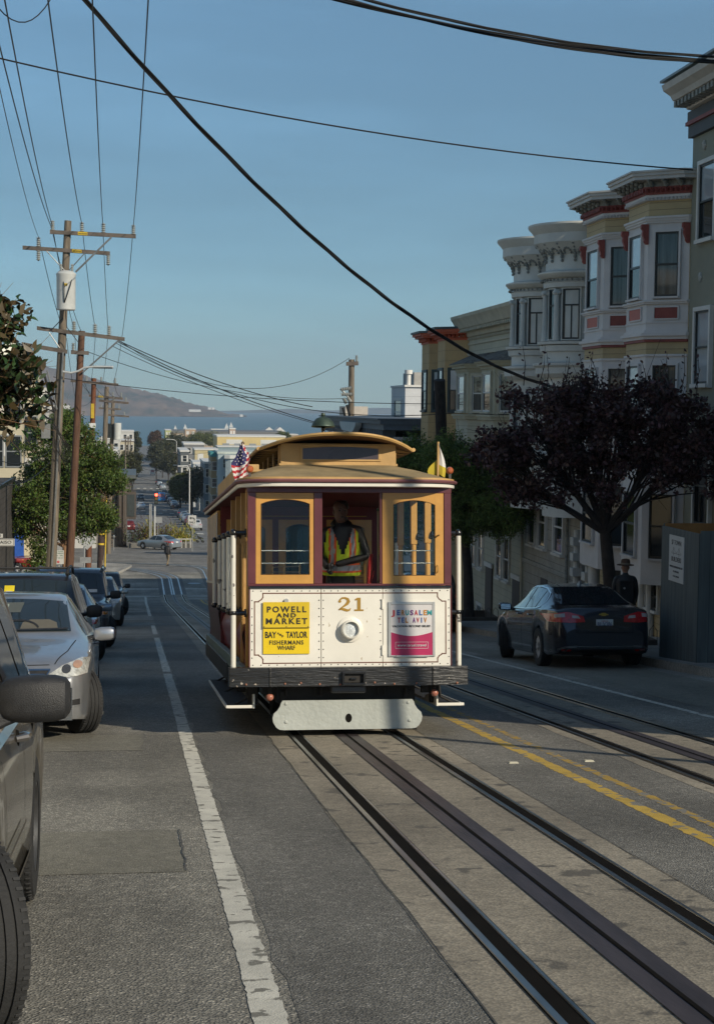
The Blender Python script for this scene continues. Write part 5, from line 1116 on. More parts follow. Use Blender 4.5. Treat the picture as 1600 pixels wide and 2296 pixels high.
# ---- lilac and ochre house with two angular bays
h = house('lilac and ochre Victorian house with two angular bays and oxblood brackets')
Y0, Y1 = 34.92, 41.75; b = MB(); b.box(XF, XF+9, Y0, Y1, zr(Y1)-.6, 6.5, 0); b.build('wall', OCHRE, h)
def bay_house(h, bays, yd):
    for bi, (ya, yb, yc_, ye, zoff) in enumerate(bays):
        pl = [(XF, ya), (XF-.75, yb), (XF-.75, yc_), (XF, ye)]; z = zoff
        b = MB()
        bay_solid(b, pl, 5.98+z, 6.36+z, 0, 0); ob = b.build('bay', OCHRE, h)
        b = MB(); bay_solid(b, pl, 2.92+z, 3.30+z, 0, 0); b.build('siding_band', OCHRE, ob)
        b = MB()
        bay_solid(b, pl, 3.50+z, 5.98+z, .01, 0); bay_solid(b, pl, -2.2+z, 2.92+z, .01, 0)
        for z0, z1, d in ((5.86, 5.91, .05), (5.91, 5.96, .08), (5.96, 6.01, .11)): bay_solid(b, pl, z0+z, z1+z, d, 0)     # stepped head mould
        for z0, z1, d in ((4.08, 4.12, .07), (4.12, 4.16, .10), (3.66, 3.70, .03), (3.44, 3.50, .06), (3.37, 3.44, .13), (3.30, 3.37, .07), (2.92, 2.97, .05)): bay_solid(b, pl, z0+z, z1+z, d, 0)
        for z0, z1, d in ((.62, .70, .10), (.50, .62, .05), (.2, .26, .04)): bay_solid(b, pl, z0+z, z1+z, d, 0)
        b.build('bay_storey', LILAC, ob)
        b = MB(); bay_solid(b, pl, 3.24+z, 3.31+z, .05, 0); bay_solid(b, pl, 6.48+z, 6.60+z, .10, 0); bay_solid(b, pl, 6.60+z, 6.65+z, .14, 0)
        q = offset_poly(pl, .145)
        for a_, c_ in zip(q, q[1:]):
            t = (c_-a_); n_ = int(t.length/.11)
            for k in range(n_): p = a_+t*(k+.5)/n_; b.box(p.x-.025, p.x+.025, p.y-.03, p.y+.03, 6.53+z, 6.62+z)
        b.build('egg_moulding', BRICKR, ob)
        b = MB(); bay_solid(b, pl, 6.36+z, 6.42+z, .05, 0); bay_solid(b, pl, 6.42+z, 6.48+z, .08, 0)
        q = offset_poly(pl, .085)
        for a_, c_ in zip(q, q[1:]):
            t = (c_-a_); n_ = int(t.length/.085)
            for k in range(n_): p = a_+t*(k+.5)/n_; b.box(p.x-.022, p.x+.022, p.y-.022, p.y+.022, 6.365+z, 6.42+z)
        b.build('dentils', LILAC, ob)
        # bracketed cornice
        b = MB(); bay_solid(b, pl, 6.65+z, 6.78+z, .12, 1)
        for z0, z1, d in ((6.78, 6.86, .42), (6.86, 6.93, .46), (6.93, 6.97, .50)): bay_solid(b, pl, z0+z, z1+z, d, 0, back=XF+1.5)
        q = offset_poly(pl, .13)
        for a_, c_ in zip(q, q[1:]):
            t = (c_-a_); nn = Vector((-t.y, t.x)).normalized(); n_ = max(3, int(t.length/.30))
            for k in range(n_):
                p = a_+t*(k+.5)/n_
                for rr2, dz, r2 in ((.04, .02, .07), (.14, .06, .06), (.24, .09, .045)): b.ball((p.x+nn.x*rr2, p.y+nn.y*rr2, 6.68+dz+z), r2, 8, 1)
        b.build('cornice', [mat('cornice_lilac', (0.520, 0.510, 0.490), .65, var=.08), GREYD], ob)
        # windows, panels, carved brackets
        seg = list(zip(pl, pl[1:]))
        for si, (a_, c_) in enumerate(seg):
            big = si != 1; s0, s1 = (.24, .80) if si == 0 else (.23, .80) if si == 2 else (.22, .80)
            L_ = (Vector(c_)-Vector(a_)).length
            win_on(ob, a_, c_, s0, s1, 4.24+z, 5.66+z, LILAC, [WG, WGB] if si == 1 else WGC, .05, .07, .012, sashm=BTRIM)
            win_on(ob, a_, c_, s0, s1, 1.35+z, 2.72+z, LILAC, WGB if si == 1 else WGC, .05, .07, .012, sashm=BTRIM)
            win_on(ob, a_, c_, s0, s1, -1.6+z, -.15+z, LILAC, WG, .05, .07, .012, sashm=BTRIM)
            a3 = Vector((a_[0], a_[1], 0)); c3 = Vector((c_[0], c_[1], 0)); t = (c3-a3).normalized(); n3 = Vector((-t.y, t.x, 0)); M = Matrix(((t.x, n3.x, 0, a3.x), (t.y, n3.y, 0, a3.y), (0, 0, 1, 0), (0, 0, 0, 1)))
            pb = MB(); pb.box(L_*s0, L_*s1, .012, .03, 3.76+z, 4.0+z, 0, M)
            for u0, u1, w0, w1 in ((L_*s0-.03, L_*s1+.03, 4.0, 4.03), (L_*s0-.03, L_*s1+.03, 3.73, 3.76), (L_*s0-.03, L_*s0, 3.76, 4.0), (L_*s1, L_*s1+.03, 3.76, 4.0)): pb.box(u0, u1, .012, .045, w0+z, w1+z, 1, M)
            pb.build('panel', [SALM if si == 1 else BRICKR, LILAC], ob)
        for p in pl[1:3]+[pl[0]]:
            cb = MB(); x, y = p[0]-.05, p[1]
            cb.loft([[(x-w_, y-.05, zz+z), (x+.04, y-.05, zz+z), (x+.04, y+.05, zz+z), (x-w_, y+.05, zz+z)] for zz, w_ in ((5.84, .12), (5.76, .13), (5.70, .09), (5.62, .10), (5.50, .05), (5.44, .04), (5.40, .01))], 0, False)
            cb.ball((x-.08, y, 5.80+z), .05, 8); cb.ball((x-.04, y, 5.46+z), .03, 8); cb.build('carved_bracket', mat('red_brown_bracket', (0.300, 0.075, 0.060), .6, var=.2), ob)
bay_house(h, [(34.95, 35.55, 37.05, 37.75, 0), (38.35, 39.0, 40.65, 41.35, .0)], 0)
b = MB(); b.box(XF-.32, XF+9, 37.7, 38.4, 6.76, 6.95, 0); b.box(XF-.30, XF+9, 41.3, 41.75, 6.76, 6.93, 0); b.box(XF, XF+9, Y0, Y1, 6.5, 6.97, 0); b.build('roof', LILAC, h)
b = MB()
for y in (36.8, 37.4): b = MB(); b.cyl((XF-.12, y, -4.2), (XF-.12, y, -.3), .10, n=12, m=0); b.build('porch_column', WTRIM, h)
b = MB(); b.cyl((XF-.5, 40.2, -3.1), (XF-.5, 40.2, -.2), .15, n=14, m=0); b.box(XF-.68, XF-.32, 40.02, 40.38, -4.4, -3.1, 1); b.box(XF-.8, XF-.1, 39.9, 40.5, -.2, .2, 0)
b.build('porch_column', [WTRIM, BRICKR], h)
b = MB(); b.box(XF-.25, XF+.02, 38.6, 39.9, -4.3, -.2, 0)
for k in range(14): b.cyl((XF-.30, 38.62+k*.095, -4.3), (XF-.30, 38.62+k*.095, -.4), .011, n=6)
b.box(XF-.32, XF-.28, 38.6, 39.9, -.45, -.40); b.box(XF-.32, XF-.28, 38.6, 39.9, -3.2, -3.15)
g_ = b.build('gate', BTRIM, h); b = MB(); b.text('2', .22, T(XF-.33, 39.45, -2.75, rz=-PI/2) @ Matrix.Rotation(PI/2, 4, 'X'), 0, .004); b.build('number', GILD, g_)
b = MB(); b.box(XF-.03, XF, 34.95, 38.5, -4.4, -.9); b.build('siding', OCHRE, h)
win_on(h, (XF-.03, 36.75), (XF-.03, 37.55), 0, 1, -1.42, .15, WTRIM, WG, .10, .08, sashm=BTRIM)
ow = win_on(h, (XF-.03, 36.4), (XF-.03, 37.2), 0, 1, -2.92, -2.30, WTRIM, WG, .08, .07)
b = MB()
for k in range(9): b.cyl((XF-.12, 36.42+k*.09, -2.95), (XF-.12, 36.42+k*.09, -2.28), .010, n=5)
for zz in (-2.9, -2.6, -2.32): b.cyl((XF-.12, 36.38, zz), (XF-.12, 37.2, zz), .010, n=5)
b.build('window_bars', BTRIM, ow)
b = MB(); b.cyl((XF-.10, 37.75, zr(37.7)), (XF-.10, 37.75, -.3), .035, n=8); b.build('drainpipe', OCHRE, h)
# ---- pale grey house with two round bays
h = house('pale grey stucco house with two round column bays and shell cornices'); Y0, Y1 = 41.8, 49.7
b = MB(); b.box(XF, XF+9, Y0, Y1, -1.2, 6.55, 0); b.build('wall', GREYW, h)
def circ(cx, cy, r, a0=-88, a1=88, n=28): return [(cx-r*math.cos(R(a0+(a1-a0)*i/n)), cy+r*math.sin(R(a0+(a1-a0)*i/n))) for i in range(n+1)]
for bi, yc in enumerate((43.72, 47.6)):
    cx = XF+.08; b = MB()
    def ring(z0, z1, r, m=0): b.prism(circ(cx, yc, r)+[(cx+.3, yc+r), (cx+.3, yc-r)], 'z', z0, z1, m)
    def lring(prof, m=0): b.lathe(prof, (cx, yc, 0), None, 40, m, True, R(92), R(268))
    ring(5.0, 6.1, 1.07); ring(3.0, 5.0, 1.0, 0); ring(2.6, 3.45, 1.09); ring(-1.2, 2.6, 1.05)
    lring([(1.12, 3.45), (1.26, 3.47), (1.27, 3.54), (1.0, 3.56)]); lring([(1.09, 3.26), (1.18, 3.29), (1.2, 3.44)]); lring([(1.09, 3.0), (1.2, 2.98), (1.38, 2.96), (1.38, 2.90), (1.30, 2.84), (1.30, 2.68), (1.18, 2.58), (1.05, 2.56)])
    lring([(1.02, 4.98), (1.12, 5.0), (1.13, 5.12), (1.15, 5.14)]); lring([(1.15, 5.24), (1.22, 5.27), (1.30, 5.36), (1.30, 5.40), (1.07, 5.46)])
    lring([(1.07, 5.86), (1.38, 6.16), (1.40, 6.18), (1.40, 6.42), (1.42, 6.44), (1.46, 6.5), (1.54, 6.58), (1.57, 6.63), (1.57, 6.68), (0, 6.74)]); lring([(1.05, .2), (1.3, .25), (1.32, .5), (1.05, .55)])
    ob = b.build('bay', GREYW, h, sharp=30)
    b = MB()
    for k in range(26): a = R(-85+170*k/25); b.ball((cx-1.19*math.cos(a), yc+1.19*math.sin(a), 5.19), .035, 6)
    for k in range(9):
        a = R(-80+20*k)
        for t_, r_ in ((0, 1.10), (.25, 1.13), (.5, 1.17), (.75, 1.24), (1, 1.34)): b.ball((cx-r_*math.cos(a), yc+r_*math.sin(a), 5.80+.34*t_), .055-.012*t_, 6)
        b.ball((cx-1.10*math.cos(a), yc+1.10*math.sin(a), 5.70), .045, 6)
        if k < 8:
            a2 = a+R(10)
            for q in range(7): aa = R(30*q); r_ = 1.14+.10*math.sin(aa); b.ball((cx-r_*math.cos(a2+.085*math.cos(aa)), yc+r_*math.sin(a2+.085*math.cos(aa)), 5.90+.12*math.sin(aa)), .036, 6)
    b.build('shell_frieze', GREYD, ob)
    for (a0, a1) in ((9, 27), (39, 70), (-27, -9), (-70, -39)):
        for zlo, zhi, gl in ((3.60, 4.95, (WGP if bi else WGC)), (.75, 2.3, WG)):
            r_ = 1.005 if zlo > 3 else 1.052; p0 = (cx-r_*math.cos(R(-a0)), yc-r_*math.sin(R(a0))); p1 = (cx-r_*math.cos(R(-a1)), yc-r_*math.sin(R(a1)))
            win_on(ob, p1, p0, .04, .96, zlo, zhi, GREYW, gl, .03, .07, .0, sashm=BTRIM, mull=1 if a1-a0 > 20 or a0 < -60 else 0, split=.68)
    for a in (0, 32, 80, -32, -80):
        c_ = MB(); x = cx-1.10*math.cos(R(a)); y = yc-1.10*math.sin(R(a))
        c_.lathe([(.10, 3.56), (.10, 3.66), (.085, 3.70), (.078, 4.0), (.070, 4.78), (.10, 4.82), (.10, 4.90), (.085, 4.93)], (x, y, 0), n=14)
        for q in range(4): aa = R(45+90*q); c_.ball((x+.09*math.cos(aa), y+.09*math.sin(aa), 4.85), .05, 8)
        c_.build('column', GREYW, ob)
b = MB(); b.box(XF-.35, XF+9, Y0, Y1, 6.55, 6.72); b.build('roof', GREYW, h)
b = MB(); b.box(XF-.02, XF+9, 43.2, 49.7, -7.2, -1.2, 0); b.box(XF-.02, XF+9, 41.8, 42.0, -7.2, -1.2, 0); b.box(XF-.10, XF, 44.6, 49.7, -3.05, -2.9, 0); b.build('stone_base', STONEB, h)
b = MB(); b.box(XF+.3, XF+.5, 42.0, 43.2, -6, -1.2); b.build('doorway', DOORD, h)
for y in (42.1, 43.3):
    b = MB()
    for k in range(7): b.box(XF-.25, XF+.02, y-.12, y+.22, -4.5+k*.42, -4.28+k*.42, 0); b.cyl((XF-.10, y+.05, -4.28+k*.42), (XF-.10, y+.05, -4.08+k*.42), .09, n=10)
    b.box(XF-.32, XF+.02, y-.16, y+.28, -4.9, -4.5); b.build('quoin_pier', GREYW, h)
for y in (45.2, 46.8): b = MB(); b.box(XF-.05, XF-.025, y, y+.75, -5.0, -3.3); b.build('basement_door', mat('brown_grey_door', (.07, .06, .055), .6), h)
win_on(h, (XF-.02, 45.0), (XF-.02, 46.0), 0, 1, -2.4, -.9, WTRIM, WG, .08, .08)
# ---- khaki house with dentil cornice and shingled bay roofs
win_on(h, (XF-.02, 47.0), (XF-.02, 47.9), 0, 1, -2.4, -.9, WTRIM, WG, .08, .08); win_on(h, (XF-.02, 48.3), (XF-.02, 49.1), 0, 1, -2.4, -.9, WTRIM, WG, .08, .08)
b = MB(); b.cyl((XF-.1, 44.4, -5.2), (XF-.1, 44.4, -1.2), .05, n=8); b.build('drainpipe', GREYD, h)
b = MB()
for k in range(6): b.box(XF+.1+k*.18-.9, XF+.3, 42.0, 43.2, -5.2+k*.18-.3, -5.2+k*.18, 0)
b.build('front_steps', STONEB, h)
h = house('khaki house with heavy dentil cornice and worn shingle roofs over its bays'); Y0, Y1 = 49.75, 59.0
b = MB(); b.box(XF, XF+9, Y0, Y1, -7.4, 4.95, 0); b.build('wall', KHAKI, h)
b = MB(); P1 = [(0, 4.30), (-.08, 4.32), (-.10, 4.42), (-.16, 4.50), (-.42, 4.60), (-.48, 4.72), (-.55, 4.84), (-.62, 4.94), (-.64, 5.04), (0, 5.08)]
b.prism([(XF+x, z) for x, z in P1]+[(XF+2, 5.08), (XF+2, 4.30)], 'y', Y0, Y1+.4); b.box(XF-.07, XF, Y0, Y1, 3.64, 3.74); b.box(XF-.05, XF, Y0, Y1, 4.02, 4.09)
co = b.build('cornice', KHAKC, h); b = MB()
for i in range(34): y = Y0+.15+i*.275; b.box(XF-.40, XF-.14, y, y+.13, 4.47, 4.58)
for i in range(90): y = Y0+.05+i*.102; b.box(XF-.085, XF, y, y+.05, 4.20, 4.28)
b.build('dentils', KHAKC, co)
for ya, yb, yc, ye in ((50.3, 51.15, 53.2, 54.0), (54.6, 55.4, 57.5, 58.3)):
    pl = [(XF, ya), (XF-.75, yb), (XF-.75, yc), (XF, ye)]; b = MB(); bay_solid(b, pl, 1.55, 3.1, .0, 0); bay_solid(b, pl, -1.6, 1.35, 0, 2)
    for z0, z1, d in ((3.0, 3.1, .05), (3.1, 3.2, .16), (3.2, 3.25, .24), (1.35, 1.45, .10), (1.45, 1.52, .15), (-1.7, -1.5, .1)): bay_solid(b, pl, z0, z1, d, 1)
    ob = b.build('bay', [KHAKT, KHAKT, KHAKI], h)
    q = offset_poly(pl, .28); b = MB(); n_ = len(q); top = [Vector((XF+.0, p.y+(0 if 0 < i < 3 else (.3 if i == 0 else -.3)), 0)) for i, p in enumerate(q)]
    b.add([(p.x, p.y, 3.25) for p in q]+[(p.x, p.y, 3.66+.04*math.sin(i*3)) for i, p in enumerate(top)], [(i, i+1, n_+i+1, n_+i) for i in range(n_-1)]); b.build('bay_roof', SHING, ob)
    for si, (a_, c_) in enumerate(zip(pl, pl[1:])):
        for z0, z1 in ((1.62, 2.85), (-1.3, .1)): win_on(ob, a_, c_, .2, .8, z0, z1, KHAKC, ([WG, WGB] if si == 1 else [WGC, WGF]) if z0 > 0 else WG, .07, .07, .0, sashm=WTRIM)
for y in (50.2, 54.3): b = MB(); b.box(XF-.06, XF-.002, y, y+1.0, -6.2, -3.7, 0); b.box(XF-.10, XF-.06, y-.12, y+1.12, -3.7, -3.55, 1); b.build('door', [mat('brown_grey_door', (.07, .06, .055)), WTRIM], h)
for y in (51.8, 52.9, 55.9, 57.2): win_on(h, (XF, y), (XF, y+.75), 0, 1, -3.9, -2.5, WTRIM, WG, .08, .07, sashm=WTRIM)
for y in (51.9, 56.0): win_on(h, (XF, y), (XF, y+.8), 0, 1, -5.9, -5.2, WTRIM, WG, .07, .05)
b = MB(); b.cyl((XF-.08, 49.85, -6.4), (XF-.08, 49.85, 4.0), .05, n=8); b.build('drainpipe', KHAKC, h)
# ---- tan house with vermilion brackets
h = house('tan boarded house with vermilion cornice brackets and teal windows'); Y0, Y1 = 59.05, 65.9
b = MB(); b.box(XF, XF+9, Y0, Y1, -8, 4.4, 0); b.build('wall', TANS, h)
for ya, yb, yc, ye in ((59.1, 59.75, 61.2, 61.95), (62.4, 63.1, 64.7, 65.5)):
    pl = [(XF, ya), (XF-.75, yb), (XF-.75, yc), (XF, ye)]; b = MB(); bay_solid(b, pl, -2.0, 4.22, 0, 0); ob = b.build('bay', TANS, h)
    b = MB(); bay_solid(b, pl, 4.22, 4.34, .04, 1)
    q = offset_poly(pl, .10)
    for a_, c_ in zip(q, q[1:]):
        t = c_-a_; n_ = int(t.length/.16)
        for k in range(n_): p = a_+t*(k+.5)/n_; b.box(p.x-.05, p.x+.05, p.y-.035, p.y+.035, 4.30, 4.44, 1)
    bay_solid(b, pl, 4.44, 4.52, .28, 1); bay_solid(b, pl, 4.52, 4.62, .38, 1); bay_solid(b, pl, 4.62, 4.70, .44, 0, back=XF+1); b.build('cornice', [TEALT, VERM], ob)
    for a_, c_ in zip(pl, pl[1:]):
        for z0, z1 in ((1.62, 3.15), (-1.3, .2)): win_on(ob, a_, c_, .2, .78, z0, z1, TEALT, [WG, WGB], .07, .06, .0, sashm=TEALT)
# ---- further row: pale house with dark bracket cornice, white roof shed, cream blocks
h = house('low pale house with dark bracketed cornice and round pediment beyond the tan house'); b = MB(); b.box(XF, XF+10, 70, 92, -10, .2, 0); b.box(XF-.9, XF, 74, 80, -8, .0, 0); b.box(XF-.9, XF, 84, 90, -8, .0, 0); b.build('wall', mat('mauve_grey_paint', (0.520, 0.470, 0.450), .7, var=.1), h)
b = MB()
for z0, z1, d, m in ((.0, .25, .1, 0), (.55, .8, .65, 1), (.8, .98, .8, 1), (.98, 1.05, .9, 1)): b.box(XF-.9-d, XF+10, 69.7-d*.3, 92+d*.5, z0+.2, z1+.2, m)
for i in range(40): b.box(XF-1.5, XF-.9, 70.2+i*.55, 70.45+i*.55, .40, .75, 1)
b.box(XF-.95, XF, 69.9, 92, -.4, -.2, 2)
b.build('cornice', [mat('mauve_grey_paint', (0.520, 0.470, 0.450)), mat('slate_paint', (.10, .12, .14), .6, var=.15), BRICKR], h)
b = MB(); b.prism([(79+3*math.cos(a), 1.0+.55*math.sin(a)*-1) for a in [PI*i/14 for i in range(15)]], 'x', XF-1.9, XF-1.6); b.build('pediment', GREYW, h)
h = thing('roof_shed', 'white boarded roof hut with a flue pipe on the flat roof', 'roof hut', group='roof structures beyond the terrace')
WBOARD = boards(mat('white_boards', (.55, .56, .57), .6, var=.06), 'Z', 2.2, .6, .04)
p = atY(877, 940, 78); q = atY(922, 940, 76); b = MB(); b.box(13.1, 18, 80, 84.4, .2, 2.75, 0); b.box(13.05, 18, 79.9, 84.5, 2.75, 2.85, 1); b.build('wall', [WBOARD, WTRIM], h)
win_on(h, (13.1, 81), (13.1, 83.2), 0, 1, .9, 2.1, WTRIM, WG, .1, .06)
b = MB(); b.cyl((13.35, 80.6, 2.8), (13.35, 80.6, 3.4), .12, n=12); b.cyl((13.35, 80.6, 3.4), (13.35, 80.6, 3.6), .2, n=12); b.build('flue', WTRIM, h)
b = MB(); b.box(13.7, 18, 81, 84.4, 2.85, 3.5); b.build('penthouse', mat('grey_render', (.33, .32, .30), .8), h)
h = house('cream block with small paned windows far behind the utility pole'); x0 = 14.3
b = MB(); b.box(16.85, 18.7, 133, 137, -12, 1.8, 0); b.box(15.9, 16.84, 134, 137, -12, .5, 2); b.box(18.7, 26, 134, 137, -12, .9, 1); b.build('wall', [mat('cream_block', (.48, .43, .37), .7, var=.05), mat('cream_block', (.48, .43, .37)), mat('grey_panel', (.25, .25, .26), .7)], h)
for k in range(2):
    for j in range(2): win_on(h, (17.1+k*1.0, 133), (17.7+k*1.0, 133), 0, 1, -1.9-j*3, -.3-j*3, WTRIM, WG, .1, .06, 0, mull=1)
# ================================================================ utility poles and wires
POLEW = mat('weathered_pole', (.17, .14, .105), .9, var=.35, scale=3, bump=.6, bscale=12, stretch=(4, 4, .35)); POLEB = mat('brown_pole', (.11, .055, .032), .85, var=.35, scale=3, bump=.5, bscale=12, stretch=(4, 4, .35))
ARMW = mat('crossarm_wood', (.12, .10, .085), .85, var=.3, scale=3, bump=.4, bscale=14); PORC = mat('insulator_grey', (.30, .31, .29), .3, var=.1, coat=.3)
HARD = mat('galvanised', (.25, .26, .26), .45, .5, var=.2); WIREM = mat('wire_black', (.012, .012, .012), .55, var=.2); YTAG = mat('yellow_tag', (.55, .38, .03), .5, var=.15)
def insul(b, p, h=.32, r=.065, m=1, up=1):
    prof = []; n = 5
    for i in range(n): z = i/n*h; prof += [(r*.55, z), (r, z+.01), (r, z+.02), (r*.55, z+.035)]
    b.lathe([(q, z*up) for q, z in prof]+[(.001, h*up)], p, None, 10, m)
def util_pole(label, base, top, r0, r1, m, arms=(), group='utility poles along the left pavement'):
    t = thing('utility_pole', label, 'utility pole', base, group=group); b0 = Vector(base); tp = Vector(top)-b0
    b = MB(); b.tube([(0, 0, -.3), tuple(tp*.5), tuple(tp)], [r0, (r0+r1)/2, r1], 14); b.build('pole', m, t)
    for (a, c, hh, tags, ins) in arms:       # crossarm end points in world space
        a = Vector(a)-b0; c = Vector(c)-b0; d = (c-a).normalized(); b = MB(); yy = -r1-.02
        ax = Matrix(((d.x, 0, 0, a.x), (d.y, 1, 0, a.y+yy), (d.z, 0, 1, a.z), (0, 0, 0, 1))); L_ = (c-a).length
        b.box(0, L_, -.05, .05, -hh/2, hh/2, 0, ax); ar = b.build('crossarm', ARMW, t)
        for u in ins:
            if u > 0: b = MB(); p = ax @ Vector((u*L_, 0, hh/2)); insul(b, p, .34, .085, 0); b.build('insulator', PORC, ar)
            else: b = MB(); p = ax @ Vector((-u*L_, 0, -hh/2)); insul(b, p, .36, .085, 0, -1); b.build('insulator', PORC, ar)
        if tags: b = MB(); b.box(tags*L_-.16, tags*L_+.16, -.058, -.051, -.055, .055, 0, ax); b.text('HIGH VOLTAGE', .07, ax @ T(tags*L_, -.06, -.01, rx=PI/2), 1, .001, .28); b.build('warning_tag', [YTAG, INK], ar)
    return t
def strut(t, p, q, r, m, name='brace'): b = MB(); o = Vector(t.location); b.tube([Vector(p)-o, Vector(q)-o], r, 6); return b.build(name, m, t)
Q = lambda x, y, Y: tuple(atY(x, y, Y))
p1b = (atY(109, 1283, 57).x, 57, zr(57)+.15)
P1 = util_pole('tall grey wooden pole with two crossarms and a white transformer can', p1b, Q(153, 495, 57), .19, .12, POLEW,
    [(Q(113, 521, 57), Q(305, 531, 57), .13, .38, (.03, .37, .62, .97)), (Q(52, 556, 57), Q(247, 569, 57), .13, .62, (.18, -.18, -.98)), (Q(84, 736, 57), Q(280, 761, 57), .13, 0, (.42, .66, .82)), (Q(50, 772, 57), Q(152, 789, 57), .14, 0, ())])
strut(P1, Q(150, 612, 56.8), Q(105, 563, 56.8), .02, HARD); strut(P1, Q(150, 612, 56.8), Q(192, 566, 56.8), .02, HARD); strut(P1, Q(170, 610, 56.8), Q(250, 532, 56.8), .035, HARD)
strut(P1, Q(134, 780, 56.8), Q(110, 745, 56.8), .02, HARD); strut(P1, Q(122, 925, 56.8), Q(100, 840, 56.8), .045, WIREM, 'service_mast'); strut(P1, Q(128, 918, 56.8), Q(106, 830, 56.8), .03, HARD, 'conduit')
strut(P1, Q(142, 790, 56.78), Q(117, 1270, 56.78), .035, HARD, 'riser_conduit')
b = MB(); c = Vector(Q(150, 615, 56.7)); o = Vector(P1.location); cz = c-o; hh = 1.24
b.lathe([(.001, 0), (.29, 0), (.315, .03), (.32, hh-.1), (.335, hh-.06), (.335, hh-.02), (.25, hh+.06), (.05, hh+.10), (.001, hh+.1)], (cz.x, cz.y-.46, cz.z-hh), None, 24)
tr = b.build('transformer', mat('transformer_white', (.50, .51, .49), .45, var=.08), P1); b = MB()
insul(b, (cz.x-.17, cz.y-.42, cz.z+.02), .3, .055, 0); b.build('bushing', PORC, tr); b = MB(); insul(b, (cz.x+.2, cz.y-.42, cz.z+.02), .3, .055, 0); b.build('bushing', PORC, tr)
b = MB(); b.box(cz.x-.06, cz.x+.06, cz.y-.80, cz.y-.792, cz.z-.44, cz.z-.36); b.text('100', .08, T(cz.x, cz.y-.803, cz.z-.41, rx=PI/2), 1, .001, .1); b.build('tag', [YTAG, INK], tr)
b = MB(); b.tube([(cz.x+.22, cz.y-.62, cz.z-.1), (cz.x+.15, cz.y-.82, cz.z-.45), (cz.x-.02, cz.y-.80, cz.z-.95), (cz.x-.12, cz.y-.3, cz.z-1.5), (cz.x-.5, cz.y-.2, cz.z-1.9)], .016, 6); b.tube([(cz.x-.15, cz.y-.62, cz.z-.1), (cz.x-.05, cz.y-.82, cz.z-.4), (cz.x-.05, cz.y-.80, cz.z-.95), (cz.x+.02, cz.y-.3, cz.z-1.8), (cz.x+.4, cz.y-.25, cz.z-2.3)], .014, 6); b.build('cable', WIREM, tr)
b = MB(); w0 = Vector(Q(122, 950, 56.7))-o
for k in range(7): b.tube([(w0.x+.1*math.sin(k), w0.y-.1, w0.z), (w0.x+.25+.05*k, w0.y-.12, w0.z-.8), (w0.x+.3+.04*k, w0.y-.12, w0.z-1.2-.08*k), (w0.x+.1, w0.y-.1, w0.z-.9), (w0.x-.05, w0.y-.1, w0.z-.1)], .013, 4)
b.build('coiled_cable', WIREM, P1); b = MB(); b.box(w0.x-.42, w0.x-.12, w0.y-.2, w0.y, w0.z-.5, w0.z); b.build('junction_box', HARD, P1)
# street lamp arm on pole 1
b = MB(); a = [Vector(Q(x, y, 56.5))-o for x, y in ((141, 833), (160, 836), (176, 832), (190, 824), (212, 822))]; b.tube(a, .035, 8)
l1 = Vector(Q(213, 823, 56.5))-o; b.loft([[(l1.x+u, l1.y+v*w_, l1.z+z_) for v, z_ in ((-1, .0), (-.5, .05), (.5, .05), (1, 0), (.5, -.05), (-.5, -.05))] for u, w_ in ((-.05, .04), (.1, .10), (.4, .15), (.58, .14), (.62, .08))], 0)
b.build('street_lamp', mat('lamp_grey', (.42, .44, .44), .4, var=.05), P1)
p2b = (atY(151, 1283, 72).x, 72, zr(72)+.15)
P2 = util_pole('dark brown pole with a long crossarm and bundled service wires', p2b, Q(184, 742, 72), .19, .14, POLEB, [(Q(160, 790, 72), Q(200, 792, 72), .16, 0, (.12,))])
strut(P2, Q(186, 835, 71.7), Q(268, 762, 71.7), .04, HARD)
p3b = (atY(197, 1280, 103).x, 103, zr(103)+.15)
P3 = util_pole('reddish brown pole with a yellow number strip', p3b, Q(211, 848, 103), .2, .15, mat('red_brown_pole', (.15, .055, .025), .85, var=.3, scale=3, stretch=(4, 4, .4)), [(Q(159, 854, 103), Q(266, 863, 103), .16, 0, (.33, .64, .93))])
b = MB(); o3 = Vector(P3.location); a = Vector(Q(208, 905, 102.7))-o3; b.box(a.x-.1, a.x+.1, a.y-.05, a.y, a.z-.9, a.z, 0); b.box(a.x-.2, a.x+.2, a.y-.02, a.y, a.z-1.5, a.z-1.2, 1); b.build('number_strip', [YTAG, PLATEM], P3)
p4b = (atY(225, 1270, 114).x, 114, zr(114)+.15)
P4 = util_pole('slim grey pole with yellow bands at its foot by the corner', p4b, Q(240, 867, 114), .22, .15, POLEW, [(Q(200, 887, 114), Q(276, 894, 114), .16, .35, (.3, .7, .95)), (Q(222, 898, 114), Q(289, 904, 114), .16, 0, (.1, .5, .9))])
b = MB(); o4 = Vector(P4.location); d4 = (Vector(Q(240, 867, 114))-Vector(p4b)).normalized()
for z in (1.6, 2.3, 3.0): b.cyl(d4*z, d4*(z+.13), .225, n=14)
b.build('reflective_band', YTAG, P4); b = MB(); b.cyl((.33, -.1, 0), (.46, -.1, 6.4), .05, n=8); b.build('guard_pipe', YTAG, P4)
b = MB(); b.cyl(d4*.0, d4*4.3, .222, n=14); b.build('dark_foot', mat('creosote', (.05, .03, .025), .85, var=.3), P4)
P5 = util_pole('far grey pole with cross arms and a white transformer', (atY(243, 1250, 150).x, 150, zr(150)), Q(254, 897, 150), .22, .16, POLEW, [(Q(222, 915, 150), Q(272, 918, 150), .16, 0, (.1, .5, .9)), (Q(236, 930, 150), Q(290, 934, 150), .16, 0, (.2, .8))])
